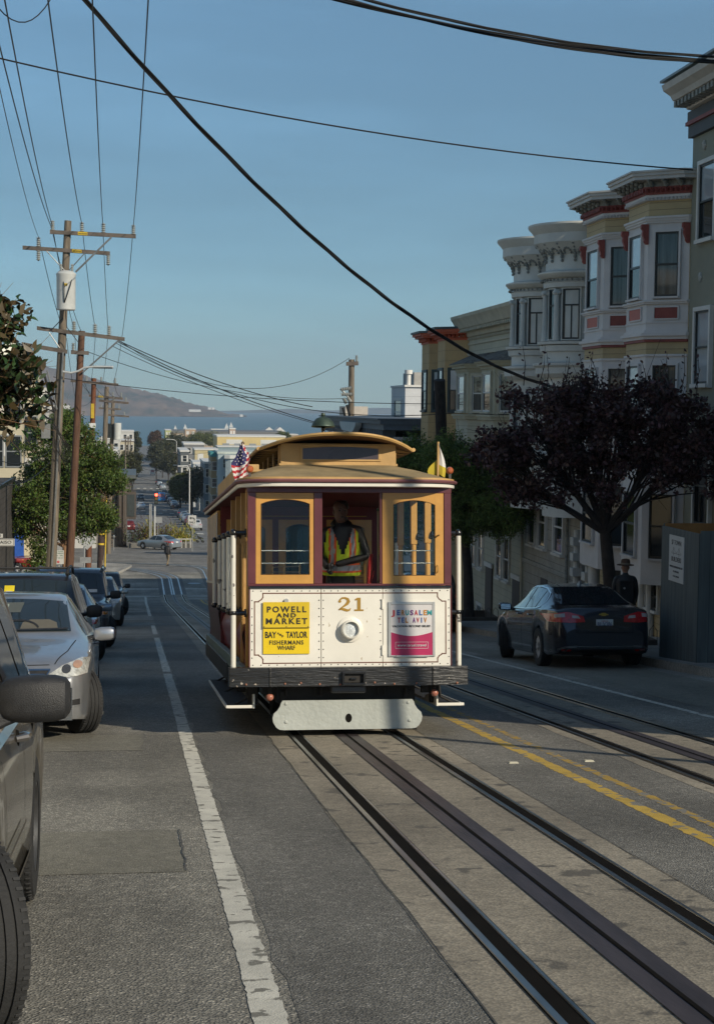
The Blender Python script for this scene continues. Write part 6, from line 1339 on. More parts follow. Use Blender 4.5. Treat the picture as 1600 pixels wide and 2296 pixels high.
b = MB(); o5 = Vector(P5.location); a = Vector(Q(264, 968, 149.6))-o5; b.cyl((a.x, a.y, a.z-.7), (a.x, a.y, a.z+.8), .34, n=14); a = Vector(Q(242, 962, 149.6))-o5; b.box(a.x-.35, a.x+.35, a.y-.3, a.y+.3, a.z-.8, a.z+.5, 1); b.build('transformer', [mat('transformer_white', (1, 1, 1)), BTRIM], P5)
for i, (x, yb, yt, Y) in enumerate(((281, 1052, 985, 300), (287, 1045, 978, 380), (292, 1035, 985, 480), (398, 1050, 1010, 520))):
    util_pole('distant pole above the far street with tangled wires, %s' % ('nearest', 'second', 'third', 'reddish one on the right side')[i], (atY(x, yb, Y).x, Y, zr(Y)), Q(x+1, yt, Y), .2, .15, POLEB if i == 3 else POLEW, [(Q(x-9, yt+4, Y), Q(x+9, yt+5, Y), .25, 0, ())], 'far utility poles')
util_pole('unseen slim metal pole up the hill, added to cast a shadow band on the cable car', (9.6, 8.15, zr(8)+.15), (9.6, 8.15, 8.5), .08, .07, HARD, (), 'poles on the right pavement')  # out-of-view pole, added so its soft shadow band falls on the cable car front
# pole on the right with horizontal insulators
PR = util_pole('grey wooden pole behind the cable car bell with porcelain insulators', (atY(787, 1010, 85).x, 85, zr(85)+.15), Q(788, 806, 85), .17, .15, POLEW, [(Q(775, 816, 85), Q(802, 815, 85), .2, 0, (.85,))], 'poles on the right pavement')
oR = Vector(PR.location); b = MB()
for (x0, y0, x1, y1) in ((765, 873, 788, 870), (765, 884, 790, 884), (770, 893, 776, 905), (779, 892, 786, 903)):
    p = Vector(Q(x0, y0, 84.6))-oR; q = Vector(Q(x1, y1, 84.6))-oR; b.tube([p.lerp(q, i/12) for i in range(13)], [.06 if i % 2 else .11 for i in range(13)], 8)
b.build('insulator', PORC, PR); b = MB(); b.tube([Vector(Q(x, y, 84.6))-oR for x, y in ((768, 914), (774, 935), (785, 955))], .06, 6); b.tube([Vector(Q(x, y, 84.6))-oR for x, y in ((777, 908), (782, 925), (786, 950))], .07, 6); b.tube([Vector(Q(x, y, 84.6))-oR for x, y in ((763, 872), (776, 885), (787, 900))], .05, 6, 1); b.build('cable_drop', [WIREM, HARD], PR)
PS = util_pole('dark split pole stump leaning in front of the tan house', (10.0, 52.0, zr(52)+.15), Q(985, 852, 50), .2, .17, mat('dark_split_pole', (.035, .03, .028), .9, var=.5, scale=4, bump=.8, bscale=10, stretch=(5, 5, .3)), (), 'poles on the right pavement')
# wires
WN = 0
def wire(label, p, q, sag, r, group='overhead wires', n=24, twist=0, cat='overhead wire', t0=0, t1=1):
    p = Vector(p); q = Vector(q); b = MB(); K = [t0+(t1-t0)*i/n for i in range(n+1)]; pts = [p+(q-p)*k-Vector((0, 0, 4*sag*k*(1-k))) for k in K]
    if twist:
        fine = []; N_ = n*10
        for i in range(N_+1):
            k = t0+(t1-t0)*i/N_; fine.append(p+(q-p)*k-Vector((0, 0, 4*sag*k*(1-k))))
        for ph in (0, 2.1, 4.2): b.tube([f+Vector((math.cos(i*twist+ph)*r*.75, 0, math.sin(i*twist+ph)*r*.75)) for i, f in enumerate(fine)], r*.62, 5)
    else: b.tube(pts, r, 5)
    return tag(b.build('power_line', WIREM), label, cat, group)
def fit(p, mid, q):       # sag so that the wire passes through pixel mid
    p = Vector(p); q = Vector(q)
    best = None
    for i in range(1, 60):
        k = i/60; c = p.lerp(q, k); a = atY(mid[0], mid[1], c.y)
        e = abs(a.x-c.x)
        if best is None or e < best[0]: best = (e, (c.z-a.z)/(4*k*(1-k)))
    return best[1]
def pw_(label, a, Ya, mid, c, Yc, r, **k):
    p = Q(a[0], a[1], Ya); q = Q(c[0], c[1], Yc); return wire(label, p, q, fit(p, mid, q) if mid else .3, r, **k)
pw_('thick twisted cable crossing the sky diagonally down to the purple tree', (186, -6), 25, (620, 462), (1306, 881), 42, .031, twist=.16, t0=-.5)
for i, (a, c, m_) in enumerate((((722, -8), (1640, 139), (1120, 76)), ((752, -8), (1640, 141), (1180, 92)), ((800, -6), (1640, 128), (1250, 92)))):
    pw_(('lowest of the three cables across the top right corner', 'middle of the three cables across the top right corner', 'uppermost of the three cables across the top right corner')[i], a, 20, m_, c, 23, .017, twist=.11, t0=-1.2, t1=1.45)
pw_('thin wire across the sky from the left edge to the olive grey house', (-8, 129), 30, (800, 290), (1552, 381), 34, .016, t0=-.4)
pw_('short thin wire in the top left corner', (-6, 14), 25, None, (115, -3), 27, .010, t0=-1, t1=2)
tops = [((299, 510), (336, -60), (275, 747)), ((231, 505), (205, -60), (243, 744)), ((184, 502), (100, -60), (215, 742)), ((118, 506), (0, -60), (167, 737)), ((116, 510), (-40, -60), (182, 742)), ((88, 534), (-30, 60), (150, 760))]
nm = ('rightmost', 'second from the right', 'middle', 'third from the left', 'second from the left', 'leftmost')
for i, (a, up, dn) in enumerate(tops):
    pw_('%s power line rising out of view from the tall pole' % nm[i], up, 22, None, a, 57, .012 if i < 5 else .008, t0=-1)
    pw_('%s power line between the tall pole and the brown pole' % nm[i], a, 57, None, dn, 72, .012)
    x3 = (255, 231, 205, 178, 190, 172)[i]; pw_('%s power line descending past the brown pole' % nm[i], dn, 72, None, (x3, (855, 853, 851, 850, 858, 905)[i]), 103, .012)
    x4 = (272, 262, 245, 225, 214, 208)[i]; pw_('%s power line towards the corner poles' % nm[i], (x3, (855, 853, 851, 850, 858, 905)[i]), 103, None, (x4, 889+i), 114, .014)
for i, (a, m_, c, Yc) in enumerate((((266, 764), (470, 848), (700, 912), 80), ((264, 766), (480, 868), (704, 946), 80), ((200, 790), (470, 868), (783, 893), 85), ((262, 760), (620, 867), (783, 803), 85), ((120, 845), (500, 887), (1112, 905), 60), ((262, 770), (560, 893), (1230, 893), 55), ((250, 775), (540, 900), (960, 1000), 75))):
    pw_('service wire %s across the street' % ('curving under the others', 'ending at the bell', 'meeting the porcelain insulators', 'swooping up to the right pole top', 'running nearly level', 'passing to the khaki house', 'dropping behind the roof')[i], a, 72, m_, c, Yc, .022 if i < 2 else .014)
pw_('sagging wire from the left edge below the magnolia to the tall pole', (-5, 914), 50, (60, 905), (122, 925), 57, .02); pw_('wire low at the left edge rising to the grey pole', (-6, 1030), 50, None, (118, 1005), 57, .012); pw_('dark slanting cable from the magnolia to the tall pole', (60, 850), 45, None, (118, 940), 57, .035)
pw_('thin lower wire from the left edge to the grey pole', (-6, 1085), 48, (60, 1078), (113, 1035), 57, .012)
for i, (ya, yb, Y) in enumerate(((1010, 1012, 330), (1032, 1052, 300), (1040, 1036, 260))):
    pw_('slack wire over the far street, %s' % ('highest', 'middle', 'lowest')[i], (250, ya), Y, ((355, 1022) if i == 0 else (370, 1058) if i == 1 else (380, 1078)), (480, yb), Y+20, .03, group='wires over the far street')

# ================================================================ trees
def leafmesh(name, pts, size, m, parent, asp=.55, rnd=None, norm=None, droop=0, curl=0, two=None):
    rnd = rnd or np.random.RandomState(1); P_ = np.array(pts); n = len(P_)
    d = rnd.normal(size=(n, 3)); d[:, 2] -= droop; d /= np.linalg.norm(d, axis=1)[:, None]
    e = rnd.normal(size=(n, 3)); e -= (e*d).sum(1)[:, None]*d; e /= np.linalg.norm(e, axis=1)[:, None]
    s = size*rnd.uniform(.6, 1.35, n)[:, None]; nn = np.cross(d, e)
    if curl: vs = np.stack([P_-d*s*.5, P_-e*s*asp*.45-d*s*.12+nn*s*.08, P_-e*s*asp*.42+d*s*.2+nn*s*.07, P_+d*s*.5-nn*s*curl, P_+e*s*asp*.42+d*s*.2+nn*s*.07, P_+e*s*asp*.45-d*s*.12+nn*s*.08], 1); k = 6
    else: vs = np.stack([P_-d*s*.5, P_-e*s*asp*.5, P_+d*s*.5, P_+e*s*asp*.5], 1); k = 4
    me = bpy.data.meshes.new(name); me.vertices.add(n*k); me.vertices.foreach_set('co', vs.reshape(-1)); me.loops.add(n*k); me.loops.foreach_set('vertex_index', np.arange(n*k)); me.polygons.add(n)
    me.polygons.foreach_set('loop_start', np.arange(0, n*k, k)); me.polygons.foreach_set('loop_total', np.full(n, k)); me.update(calc_edges=True); me.materials.append(m)
    o = bpy.data.objects.new(name, me); COL.objects.link(o); o.parent = parent; return o
def leafmat(name, c, isl=.45, hv=.03, rough=.5, back=None, trans=.25, spec=.4):
    m = mat(name, c, rough, var=.15, scale=3, island=isl, hv=hv, spec=spec); N, L, b = node_setup(m)
    if back:
        g = N.new('ShaderNodeNewGeometry'); mx = N.new('ShaderNodeMix'); mx.data_type = 'RGBA'; L.new(b.inputs['Base Color'].links[0].from_socket, mx.inputs[6]); mx.inputs[7].default_value = back+(1,); L.new(g.outputs['Backfacing'], mx.inputs[0]); L.new(mx.outputs[2], b.inputs['Base Color'])
    out = N['Material Output']; ad = N.new('ShaderNodeMixShader'); tr = N.new('ShaderNodeBsdfTranslucent'); L.new(b.inputs['Base Color'].links[0].from_socket, tr.inputs[0]); ad.inputs[0].default_value = trans; L.new(b.outputs[0], ad.inputs[1]); L.new(tr.outputs[0], ad.inputs[2]); L.new(ad.outputs[0], out.inputs[0])
    return m
BARKD = mat('dark_bark', (.045, .036, .032), .9, var=.3, scale=5, bump=.6, bscale=20); BARKT = mat('tan_bark', (.26, .15, .08), .85, var=.25, scale=4, bump=.4, bscale=18)
def tree(label, base, fork, blobs, nclu, per, lsize, lm, bark, r0, seed=1, crad=.35, group=None, asp=.55, droop=0, curl=0, name='tree', twigs=True, forks=None, rshape=.62):
    """blobs: ellipsoids (cx,cy,cz,rx,ry,rz,weight) in world coordinates holding leaf clusters; limbs reach every cluster"""
    rnd = random.Random(seed); nr = np.random.RandomState(seed); t = thing(name, label, 'tree', base, group=group); o = Vector(base); F = Vector(fork)-o
    W = [bl[6] for bl in blobs]; cl = []
    for i in range(nclu):
        bl = rnd.choices(blobs, W)[0]; v = Vector((rnd.gauss(0, 1), rnd.gauss(0, 1), rnd.gauss(0, 1))).normalized()*(rnd.random()**.42)
        cl.append(Vector((bl[0]+v.x*bl[3], bl[1]+v.y*bl[4], bl[2]+v.z*bl[5]))-o)
    tb = MB(); tb.tube([(0, 0, -.2), (0, 0, .05), tuple(F*.5+Vector((.05, 0, 0))), tuple(F)], [r0*1.35, r0*1.05, r0*.85, r0*.72], 12)
    mains = []; nm_ = forks or 6
    cs = sorted(cl, key=lambda c: math.atan2(c.x-F.x, c.z-F.z)); 
    for k in range(nm_):
        grp = cs[k*len(cs)//nm_:(k+1)*len(cs)//nm_]; 
        if not grp: continue
        cen = sum(grp, Vector())/len(grp); m1 = F.lerp(cen, .45)+Vector((rnd.uniform(-.2, .2), rnd.uniform(-.2, .2), -.08))*crad; m2 = F.lerp(cen, .8)
        tb.tube([tuple(F-F*.12), tuple(F), tuple(m1), tuple(m2)], [r0*.5, r0*.52, r0*.36, r0*.22], 8)
        for c in grp:
            s = m1.lerp(m2, rnd.random()); 
            if rnd.random() < .3: s = F.lerp(m1, rnd.uniform(.5, 1))
            q = s.lerp(c, .5)+Vector((rnd.uniform(-1, 1), rnd.uniform(-1, 1), rnd.uniform(-.3, .6)))*crad*.35
            tb.tube([tuple(s), tuple(q), tuple(c)], [r0*.17, r0*.10, r0*.035], 5)
            if twigs:
                for _ in range(2): e = c+Vector((rnd.gauss(0, 1), rnd.gauss(0, 1), rnd.gauss(.3, 1)))*crad*.9; tb.tube([tuple(q.lerp(c, .6)), tuple(e)], [r0*.05, r0*.02], 3, caps=False)
    tb.build('trunk', bark, t); C_ = np.array([tuple(c) for c in cl]); idx = nr.randint(0, len(cl), nclu*per); v = nr.normal(size=(nclu*per, 3)); v /= np.linalg.norm(v, axis=1)[:, None]; v *= (nr.uniform(0, 1, nclu*per)**rshape)[:, None]
    sz = nr.uniform(.6, 1.3, len(cl))[idx][:, None]; pts = C_[idx]+v*crad*sz*np.array([1, 1, .8])
    lf = leafmesh('crown', pts, lsize, lm, t, asp, nr, droop=droop, curl=curl); return t
PURL = leafmat('purple_leaves', (.095, .048, .046), .55, .04, .45, trans=.12); GRNL = leafmat('feathery_green_leaves', (.14, .20, .05), .5, .03, .6, trans=.25); GRNT = leafmat('bright_green_leaves', (.085, .13, .025), .5, .03, .45, trans=.25)
DKG = leafmat('dark_green_leaves', (.035, .055, .02), .5, .03, .6, trans=.2); MAGL = leafmat('magnolia_leaves', (.032, .066, .020), .4, .02, .34, back=(.075, .055, .024), trans=.06, spec=.7); RDG = leafmat('rusty_leaves', (.10, .055, .03), .4, .02, .6)
zt = zr(33.4)+.15
tree('purple leaved street tree with dark branches behind the navy saloon', (9.95, 33.4, zt), (9.72, 33.2, -.85), [(9.0, 33, 1.1, 1.7, 1.2, 1.0, 5), (10.6, 32.6, 1.15, 1.5, 1.2, 1.05, 5), (9.9, 32.8, 1.7, 1.7, 1.1, .75, 3), (7.8, 33.2, .5, .8, .9, .75, 2), (11.1, 32.0, .5, .8, .8, .6, 1.6), (9.3, 32.6, .2, 1.2, 1, .5, 1.0), (7.5, 33, .9, .7, .7, .5, 1.2), (8.4, 33, 1.9, .9, .8, .5, 1.2)], 235, 135, .095, PURL, BARKD, .165, 11, .34, 'street trees on the right', .6, curl=.10, forks=7)
nr = np.random.RandomState(5); 
b = MB(); pts = []; par = [o for o in COL.objects if o.type == 'EMPTY' and o.get('label', '').startswith('purple leaved')][0]; o_ = Vector(par.location)
for k in range(34):
    s = Vector((nr.uniform(7.8, 11.6), nr.uniform(32.2, 33.4), nr.uniform(1.7, 2.2)))-o_; e = s+Vector((nr.uniform(-.25, .25), 0, nr.uniform(.5, 1.0))); b.tube([s, s.lerp(e, .5)+Vector((.05, 0, 0)), e], [.012, .008, .004], 4)
    pts += [tuple(s.lerp(e, j/7)+Vector((nr.uniform(-.06, .06), 0, 0))) for j in range(2, 8)]
b.build('twigs', BARKD, par); leafmesh('twig_leaves', pts, .09, PURL, par, .6, nr, curl=.1)
zt = zr(50)+.15
tree('feathery green street tree between the cable car and the purple tree', (10.3, 50, zt), (10.1, 50, -1.9), [(10.3, 50, -.5, 1.2, 1.3, 1.1, 5), (9.5, 49.6, .1, .8, 1.0, .8, 2.5), (11.1, 48.8, -1.5, 1.0, 1.0, .8, 3), (9.8, 50, -1.6, 1.1, 1.2, .9, 3)], 240, 260, .10, GRNL, BARKD, .17, 21, .38, 'street trees on the right', .32)
zt = zr(61)+.15
tree('green street tree rising behind the cable car roof', (9.9, 61, zt), (9.8, 61, -3), [(9.9, 61, -1.4, 1.5, 1.5, 1.5, 5), (10.4, 60.5, .0, .9, 1, .8, 2.0), (9.4, 61, -2.8, 1.3, 1.2, 1.2, 3)], 230, 220, .12, GRNL, BARKD, .17, 31, .42, 'street trees on the right', .32)
zt = zr(80)+.15
tree('bushy green tree with a tan trunk between the left poles', (-3.55, 80, zt), (-3.45, 80, -5.2), [(-3.6, 80, -1.0, 2.2, 1.8, 1.9, 6), (-2.3, 80.2, -1.6, 1.5, 1.5, 1.5, 4), (-4.9, 80, -2.8, 1.3, 1.4, 1.5, 4), (-3.4, 80, .6, 1.1, 1.1, .9, 1.5), (-3.2, 80, -3.6, 2.0, 1.6, 1.1, 3.5), (-1.7, 80, -3.8, .9, .9, .6, 1.2), (-5.4, 80, -4.1, .6, .8, .8, 1.2), (-4.7, 79.6, -5.7, .25, .5, 1.2, .9), (-1.25, 80, -2.1, .7, .8, .8, .9), (-3.0, 79.4, -1.6, 2.2, 1.2, 1.9, 4)], 380, 210, .17, GRNT, BARKT, .15, 41, .55, 'street trees on the left', .34, forks=8)
zt = zr(27)+.15
tree('magnolia with large glossy leaves and rusty undersides at the left edge', (-4.9, 27, zt), (-4.6, 27, .6), [(-2.75, 27.4, 2.35, .95, .9, .95, 6), (-4.0, 27, 2.5, 1.3, 1.2, 1.2, 3), (-2.45, 27.6, 3.05, .6, .5, .45, 1.5), (-2.9, 27.2, 1.45, .6, .7, .55, 2), (-2.15, 27.3, 2.1, .6, .6, .8, 3)], 150, 42, .21, MAGL, BARKT, .14, 51, .34, 'street trees on the left', .42, curl=.22, rshape=.5)
# ================================================================ right pavement things
PLYB = boards(mat('blue_grey_ply', (.105, .125, .125), .7, var=.18, scale=1.5, stretch=(6, 6, .6)), 'H', 5.2, .45, .05); PLYI = mat('raw_plywood', (.36, .17, .05), .7, var=.2, scale=2.5)
h = thing('site_hoarding', 'blue grey boarded site hoarding with a builder sign on the pavement', 'hoarding', (9.25, 26.1, zr(28)+.1)); lx, ly = 2.6, 1.95; ht = 2.42
b = MB(); b.box(0, .03, 0, ly, -.1, ht-.02); b.box(.03, lx, 0, .03, .0, ht+.03); b.box(.03, lx, ly-.03, ly, -.1, ht+.02); b.box(lx, lx+.03, 0, ly, -.1, ht+.02); b.build('boards', PLYB, h)
b = MB(); b.box(.031, .045, .03, ly-.03, .1, ht-.02); b.box(.045, lx, .031, .045, .1, ht+.034); b.box(.045, lx, ly-.045, ly-.031, .1, ht+.025); b.box(lx-.015, lx-.001, .045, ly-.045, .1, ht+.03); b.build('plywood_back', PLYI, h)
b = MB(); y0, y1, z0, z1 = .72, 1.50, 1.48, 2.28; b.box(-.012, -.001, y0, y1, z0, z1, 0); ML = lambda y, z: T(-.014, y, z, rz=-PI/2) @ Matrix.Rotation(PI/2, 4, 'X')
yc = (y0+y1)/2; b.text('SF TOWN', .12, ML(yc, 2.155), 1, .0005, .50); b.text('BUILDERS', .12, ML(yc, 1.865), 1, .0005, .50); b.text('WWW.SFTOWNBUILDERS.COM', .05, ML(yc, 1.735), 1, 0, .66); b.text('415.890.8085', .045, ML(yc, 1.655), 1, 0, .3); b.text('CA LIC #996484', .04, ML(yc, 1.575), 1, 0, .32)
for yy in (yc-.14, yc+.14): b.box(-.0145, -.013, yy-.006, yy+.006, 1.93, 2.08, 1)
b.box(-.0145, -.013, yc-.25, yc+.25, 1.965, 1.973, 1)
for a0, a1, top_, dip in ((yc-.14, yc+.14, 2.08, .095), (yc-.25, yc-.14, None, 0), (yc+.14, yc+.25, None, 0)):
    for k in range(10):
        u0, u1 = k/10, (k+1)/10
        f = (lambda u: 2.08-dip*math.sin(PI*u)) if top_ else ((lambda u: 1.985+.095*u*u) if a0 < yc else (lambda u: 1.985+.095*(1-u)**2))
        ya, yb = a0+(a1-a0)*u0, a0+(a1-a0)*u1; b.add([(-.0140, ya, f(u0)-.004), (-.0140, yb, f(u1)-.004), (-.0140, yb, f(u1)+.004), (-.0140, ya, f(u0)+.004)], [(0, 1, 2, 3)], 1)
b.build('builder_sign', [mat('sign_white', (.50, .52, .52), .45, var=.04), mat('sign_grey_ink', (.08, .08, .085), .5)], h)
def sandwich():
    t = thing('folding_sign', 'red and white folding tow-away sign on the pavement by the tree trunk', 'sign', (9.28, 32.6, zr(32.6)+.15)); b = MB()
    for s, y in ((-1, -.12), (1, .12)): b.loft([[(-.24, y*1.6, .02), (.24, y*1.6, .02), (.24, y*1.6+.015, .02), (-.24, y*1.6+.015, .02)], [(-.24, y*.2, 1.15), (.24, y*.2, 1.15), (.24, y*.2+.015, 1.15), (-.24, y*.2+.015, 1.15)]], 0, False)
    b.build('board', mat('sign_red', (.36, .03, .035), .5, var=.05), t)
    b = MB(); M = Matrix.Translation((0, -.12, .58)) @ Matrix.Rotation(-.147, 4, 'X')
    b.box(-.21, .21, -.005, .0, -.45, .10, 0, M); b.text('NO STOPPING', .07, M @ T(0, -.008, .05, rx=PI/2), 1, .0004, .38); b.text('ANYTIME', .07, M @ T(0, -.008, -.08, rx=PI/2), 1, .0004, .30)
    for x0, z0 in ((-.13, .28), (.12, .26)): b.prism([(x0-.09, z0), (x0+.09, z0), (x0+.09, z0+.045), (x0+.04, z0+.05), (x0+.02, z0+.09), (x0-.04, z0+.09), (x0-.06, z0+.05), (x0-.09, z0+.045)], 'y', -.007, -.001, 0, M); [b.cyl(M @ Vector((x0+q, -.009, z0)), M @ Vector((x0+q, -.002, z0)), .022, n=8, m=0) for q in (-.05, .05)]
    b.box(-.05, .03, -.007, -.001, .34, .352, 0, M); b.build('print', [PLATEM, mat('sign_red', (0, 0, 0))], t)
sandwich()
for (x, y, lb) in ((10.3, 50, 'low planter box with wire hoops round the foot of the green tree'), (9.9, 33.3, 'low kerbed tree pit with little iron railings behind the navy saloon')):
    t = thing('tree_planter', lb, 'planter', (x, y, zr(y)+.13)); b = MB()
    for a, c_ in (((-.75, -.9), (.75, -.8)), ((-.75, .8), (.75, .9))): b.box(a[0], c_[0], a[1], c_[1], -.15, .22)
    b.box(-.75, -.66, -.8, .8, -.15, .22); b.box(.66, .75, -.8, .8, -.15, .22); b.build('box', mat('planter_wood', (.09, .075, .06), .85, var=.2), t, .01)
    b = MB()
    for k in range(7): xx = -.66+k*.22; b.tube([(xx-.09, -.86, .2), (xx-.08, -.86, .42), (xx, -.86, .52), (xx+.08, -.86, .42), (xx+.09, -.86, .2)], .008, 4)
    b.build('hoop_rail', BTRIM, t)
b = MB(); 
for k, (x, y) in enumerate(((9.8, 25.6), (10.0, 25.4))): b.add([(x, y, zr(y)+.158), (x+.25, y+.03, zr(y)+.16), (x+.22, y+.2, zr(y)+.158), (x-.03, y+.17, zr(y)+.157)], [(0, 1, 2, 3)])
tag(b.build('paper_litter', PLATEM), 'scraps of white paper lying at the foot of the hoarding', 'litter')
# ================================================================ left side: street furniture and buildings
SGR = mat('sign_back_grey', (.33, .34, .34), .45, .3, var=.08); SW = mat('sign_face_white', (.50, .50, .48), .45, var=.04); SK = mat('sign_black', (.015, .015, .015), .5); SGN = mat('sign_green', (.02, .16, .07), .5)
def post(b, x, y, z0, z1, r=.03): b.cyl((x, y, z0), (x, y, z1), r, n=8)
t = thing('street_sign', 'street name sign reading VALPARAISO with a small block number plate above it', 'street sign', (-4.35, 48, zr(48)+.15)); g0 = zr(48)+.15
b = MB(); post(b, 0, .03, 0, 2.75); b.build('post', SGR, t)
b = MB(); w0 = -.12; b.box(w0, .85, -.01, .01, 2.29, 2.50, 0)
for x0, x1, z0, z1 in ((w0+.02, .83, 2.305, 2.313), (w0+.02, .83, 2.477, 2.485), (.822, .83, 2.305, 2.485)): b.box(x0, x1, -.014, -.01, z0, z1, 1)
b.text('VALPARAISO', .125, T(.335, -.013, 2.395, rx=PI/2), 1, .001, .86); b.build('name_plate', [SW, SK], t)
b = MB(); b.box(.0, .52, -.01, .01, 2.53, 2.645, 0); b.text('1900', .105, T(.33, -.013, 2.588, rx=PI/2), 1, .001, .26); b.build('number_plate', [SW, SK], t)
t = thing('parking_sign', 'green and white two hour parking sign beside the grey pole', 'parking sign', (-2.80, 60, zr(60)+.15)); b = MB(); post(b, 0, .04, 0, 2.35); b.build('post', SGR, t)
b = MB(); b.box(-.18, .18, -.01, .01, 1.82, 2.32, 0); b.box(-.165, -.06, -.013, -.01, 2.19, 2.305, 1); b.text('2', .12, T(-.112, -.016, 2.25, rx=PI/2), 0, .001); b.text('HOUR', .065, T(.06, -.013, 2.275, rx=PI/2), 1, 0, .18); b.text('PARKING', .055, T(.06, -.013, 2.205, rx=PI/2), 1, 0, .2)
b.text('8AM   9PM', .06, T(0, -.013, 2.12, rx=PI/2), 1, 0, .3); b.text('MON THRU SAT', .05, T(0, -.013, 2.04, rx=PI/2), 1, 0, .3); b.cyl((-.02, -.012, 1.90), (-.02, -.016, 1.90), .045, n=16, m=2); b.text('A', .06, T(-.02, -.018, 1.90, rx=PI/2), 0, .001); b.build('sign_face', [SW, SGN, TAILL], t)
t = thing('poster_board', 'teal poster board with white lettering standing behind the grey pole', 'poster', (-2.95, 62, zr(62)+.1)); b = MB(); b.box(-.35, .45, 0, .06, .5, 1.35, 0); b.text("isn't", .22, T(.05, -.006, 1.12, rx=PI/2), 1, .004, .5); b.text('bags', .22, T(.05, -.006, .68, rx=PI/2), 1, .004, .46); b.box(-.35, -.3, .0, .05, -.1, .5, 1); b.box(.38, .43, .0, .05, -.1, .5, 1); b.build('board', [mat('teal_poster', (.01, .27, .33), .5, var=.06), SW], t)
for i, (x, y) in enumerate(((atY(167, 1240, 66).x, 66), (atY(324, 1200, 166).x, 158.5))):
    t = thing('parking_meter', ('grey parking meter beside the brown pole', 'far parking meter on the pavement before the glass building')[i], 'parking meter', (x if i == 0 else atY(214+42, 1200, 160).x, y, zr(y)+.1), group='parking meters'); b = MB(); post(b, 0, 0, 0, 1.15, .035); b.build('post', SGR, t)
    b = MB(); b.lathe([(.04, 1.1), (.09, 1.18), (.10, 1.3), (.09, 1.42), (.04, 1.48), (.001, 1.5)], (0, 0, 0), n=12); b.build('meter_head', mat('meter_grey', (.20, .22, .23), .4, .5), t)
t = thing('warning_sign', 'back of a grey diamond sign with a small plate below, behind the brown poles', 'road sign', (atY(193, 1217, 100).x, 100, zr(100)+.1)); b = MB(); post(b, -.1, .03, 0, 3.5, .05); b.build('post', SGR, t)
b = MB(); b.prism([(.08-.5, 2.85), (.08, 2.35), (.58, 2.85), (.08, 3.35)], 'y', -.02, 0, 0); b.box(-.35, .30, -.02, 0, 1.55, 1.9, 1); b.build('sign_back', [mat('sign_pale', (.46, .47, .46), .5, .2), SGR], t)
LD = boards(mat('dark_shingle_wall', (.055, .05, .045), .85, var=.3, scale=2), 'Z', 4, .4, .08)
b_l = thing('building', 'low dark shingled building at the left edge behind the street sign', 'building', (-5.9, 66, 0)); b = MB(); b.box(-14, 0, 0, 15, -9, -1.9, 0); b.box(-.05, .06, .0, 15.1, -2.0, -1.85, 1); b.build('wall', [LD, BTRIM], b_l)
b = MB(); b.tube([(.12, 1, -7.2), (.12, 6, -6.6), (.12, 11, -7.6)], .03, 6); b.build('handrail', SGR, b_l)
CRM = mat('cream_render', (.50, .44, .31), .75, var=.05, scale=.4); WHB = mat('white_render', (.50, .49, .46), .75, var=.05, scale=.3); BLUEP = mat('blue_shopfront', (.02, .09, .38), .5, var=.1)
def bwin(b, x0, x1, z0, z1, y, fr=.12): b.box(x0, x1, y-.06, y+.02, z0, z1, 1); b.box(x0+fr, x1-fr, y-.07, y-.06, z0+fr, (z0+z1)/2-.05, 2); b.box(x0+fr, x1-fr, y-.07, y-.06, (z0+z1)/2+.05, z1-fr, 2)
def block(label, px0, px1, pyt, Y, dep, m, rows=2, cols=2, z0=None, name='building', group=None, wm=WG, trim=None, side=None, roof=None, win=(.45, .55), label_cat='building', cap=.4, capm=None):
    """box shaped house standing at distance Y: front wall faces the viewer, side wall faces the street"""
    pa = atY(px0, pyt, Y); pb = atY(px1, pyt, Y); zt_ = (pa.z+pb.z)/2; g = (zr(Y)-.5) if z0 is None else z0
    t = thing(name, label, label_cat, (pa.x, Y, g), group=group); W_ = pb.x-pa.x; H_ = zt_-g
    b = MB(); b.box(0, W_, 0, dep, -6, H_, 0); b.build('wall', m, t)
    b = MB(); b.box(-.15, W_+.15, -.15, dep, H_, H_+cap, 0); b.build('cornice', capm or trim or WTRIM, t)
    fh = 3.2; n_ = min(rows, int(H_/fh)); 
    for r_ in range(n_):
        z = H_-1.0-fh*r_-1.5
        for c_ in range(cols):
            cw = W_/cols; x0 = cw*(c_+.5-win[0]/2); x1 = cw*(c_+.5+win[0]/2); b = MB(); b.box(x0-.08, x1+.08, -.05, 0, z-.08, z+1.6, 0); b.build('window', trim or WTRIM, t); w = t.children[-1] if False else None
            b.add([], []); o = [q for q in bpy.data.objects if q.parent == t][-1] if False else None
    return t, W_, H_
def windows(t, W_, H_, rows, cols, side=0, dep=10, wd=.9, hh=1.5, fh=3.1, trim=WTRIM, glass=WG, front=True, top=1.0, sc=4):
    for r_ in range(rows):
        z = H_-top-fh*r_-hh
        if front:
            for c_ in range(cols):
                x = W_*(c_+.5)/cols; b = MB(); b.box(x-wd/2-.1, x+wd/2+.1, -.07, -.001, z-.1, z+hh+.1); o = b.build('window', trim, t); b = MB(); b.box(x-wd/2, x+wd/2, -.08, -.071, z, z+hh*.48); b.box(x-wd/2, x+wd/2, -.08, -.071, z+hh*.52, z+hh); b.build('pane', glass, o)
        if side:
            for c_ in range(sc):
                y = dep*(c_+.5)/sc; x = 0 if side < 0 else W_; s = -1 if side < 0 else 1
                b = MB(); b.box(min(x, x+s*.07), max(x, x+s*.07), y-wd/2-.1, y+wd/2+.1, z-.1, z+hh+.1); o = b.build('window', trim, t); b = MB(); b.box(min(x+s*.071, x+s*.08), max(x+s*.071, x+s*.08), y-wd/2, y+wd/2, z, z+hh); b.build('pane', glass, o)
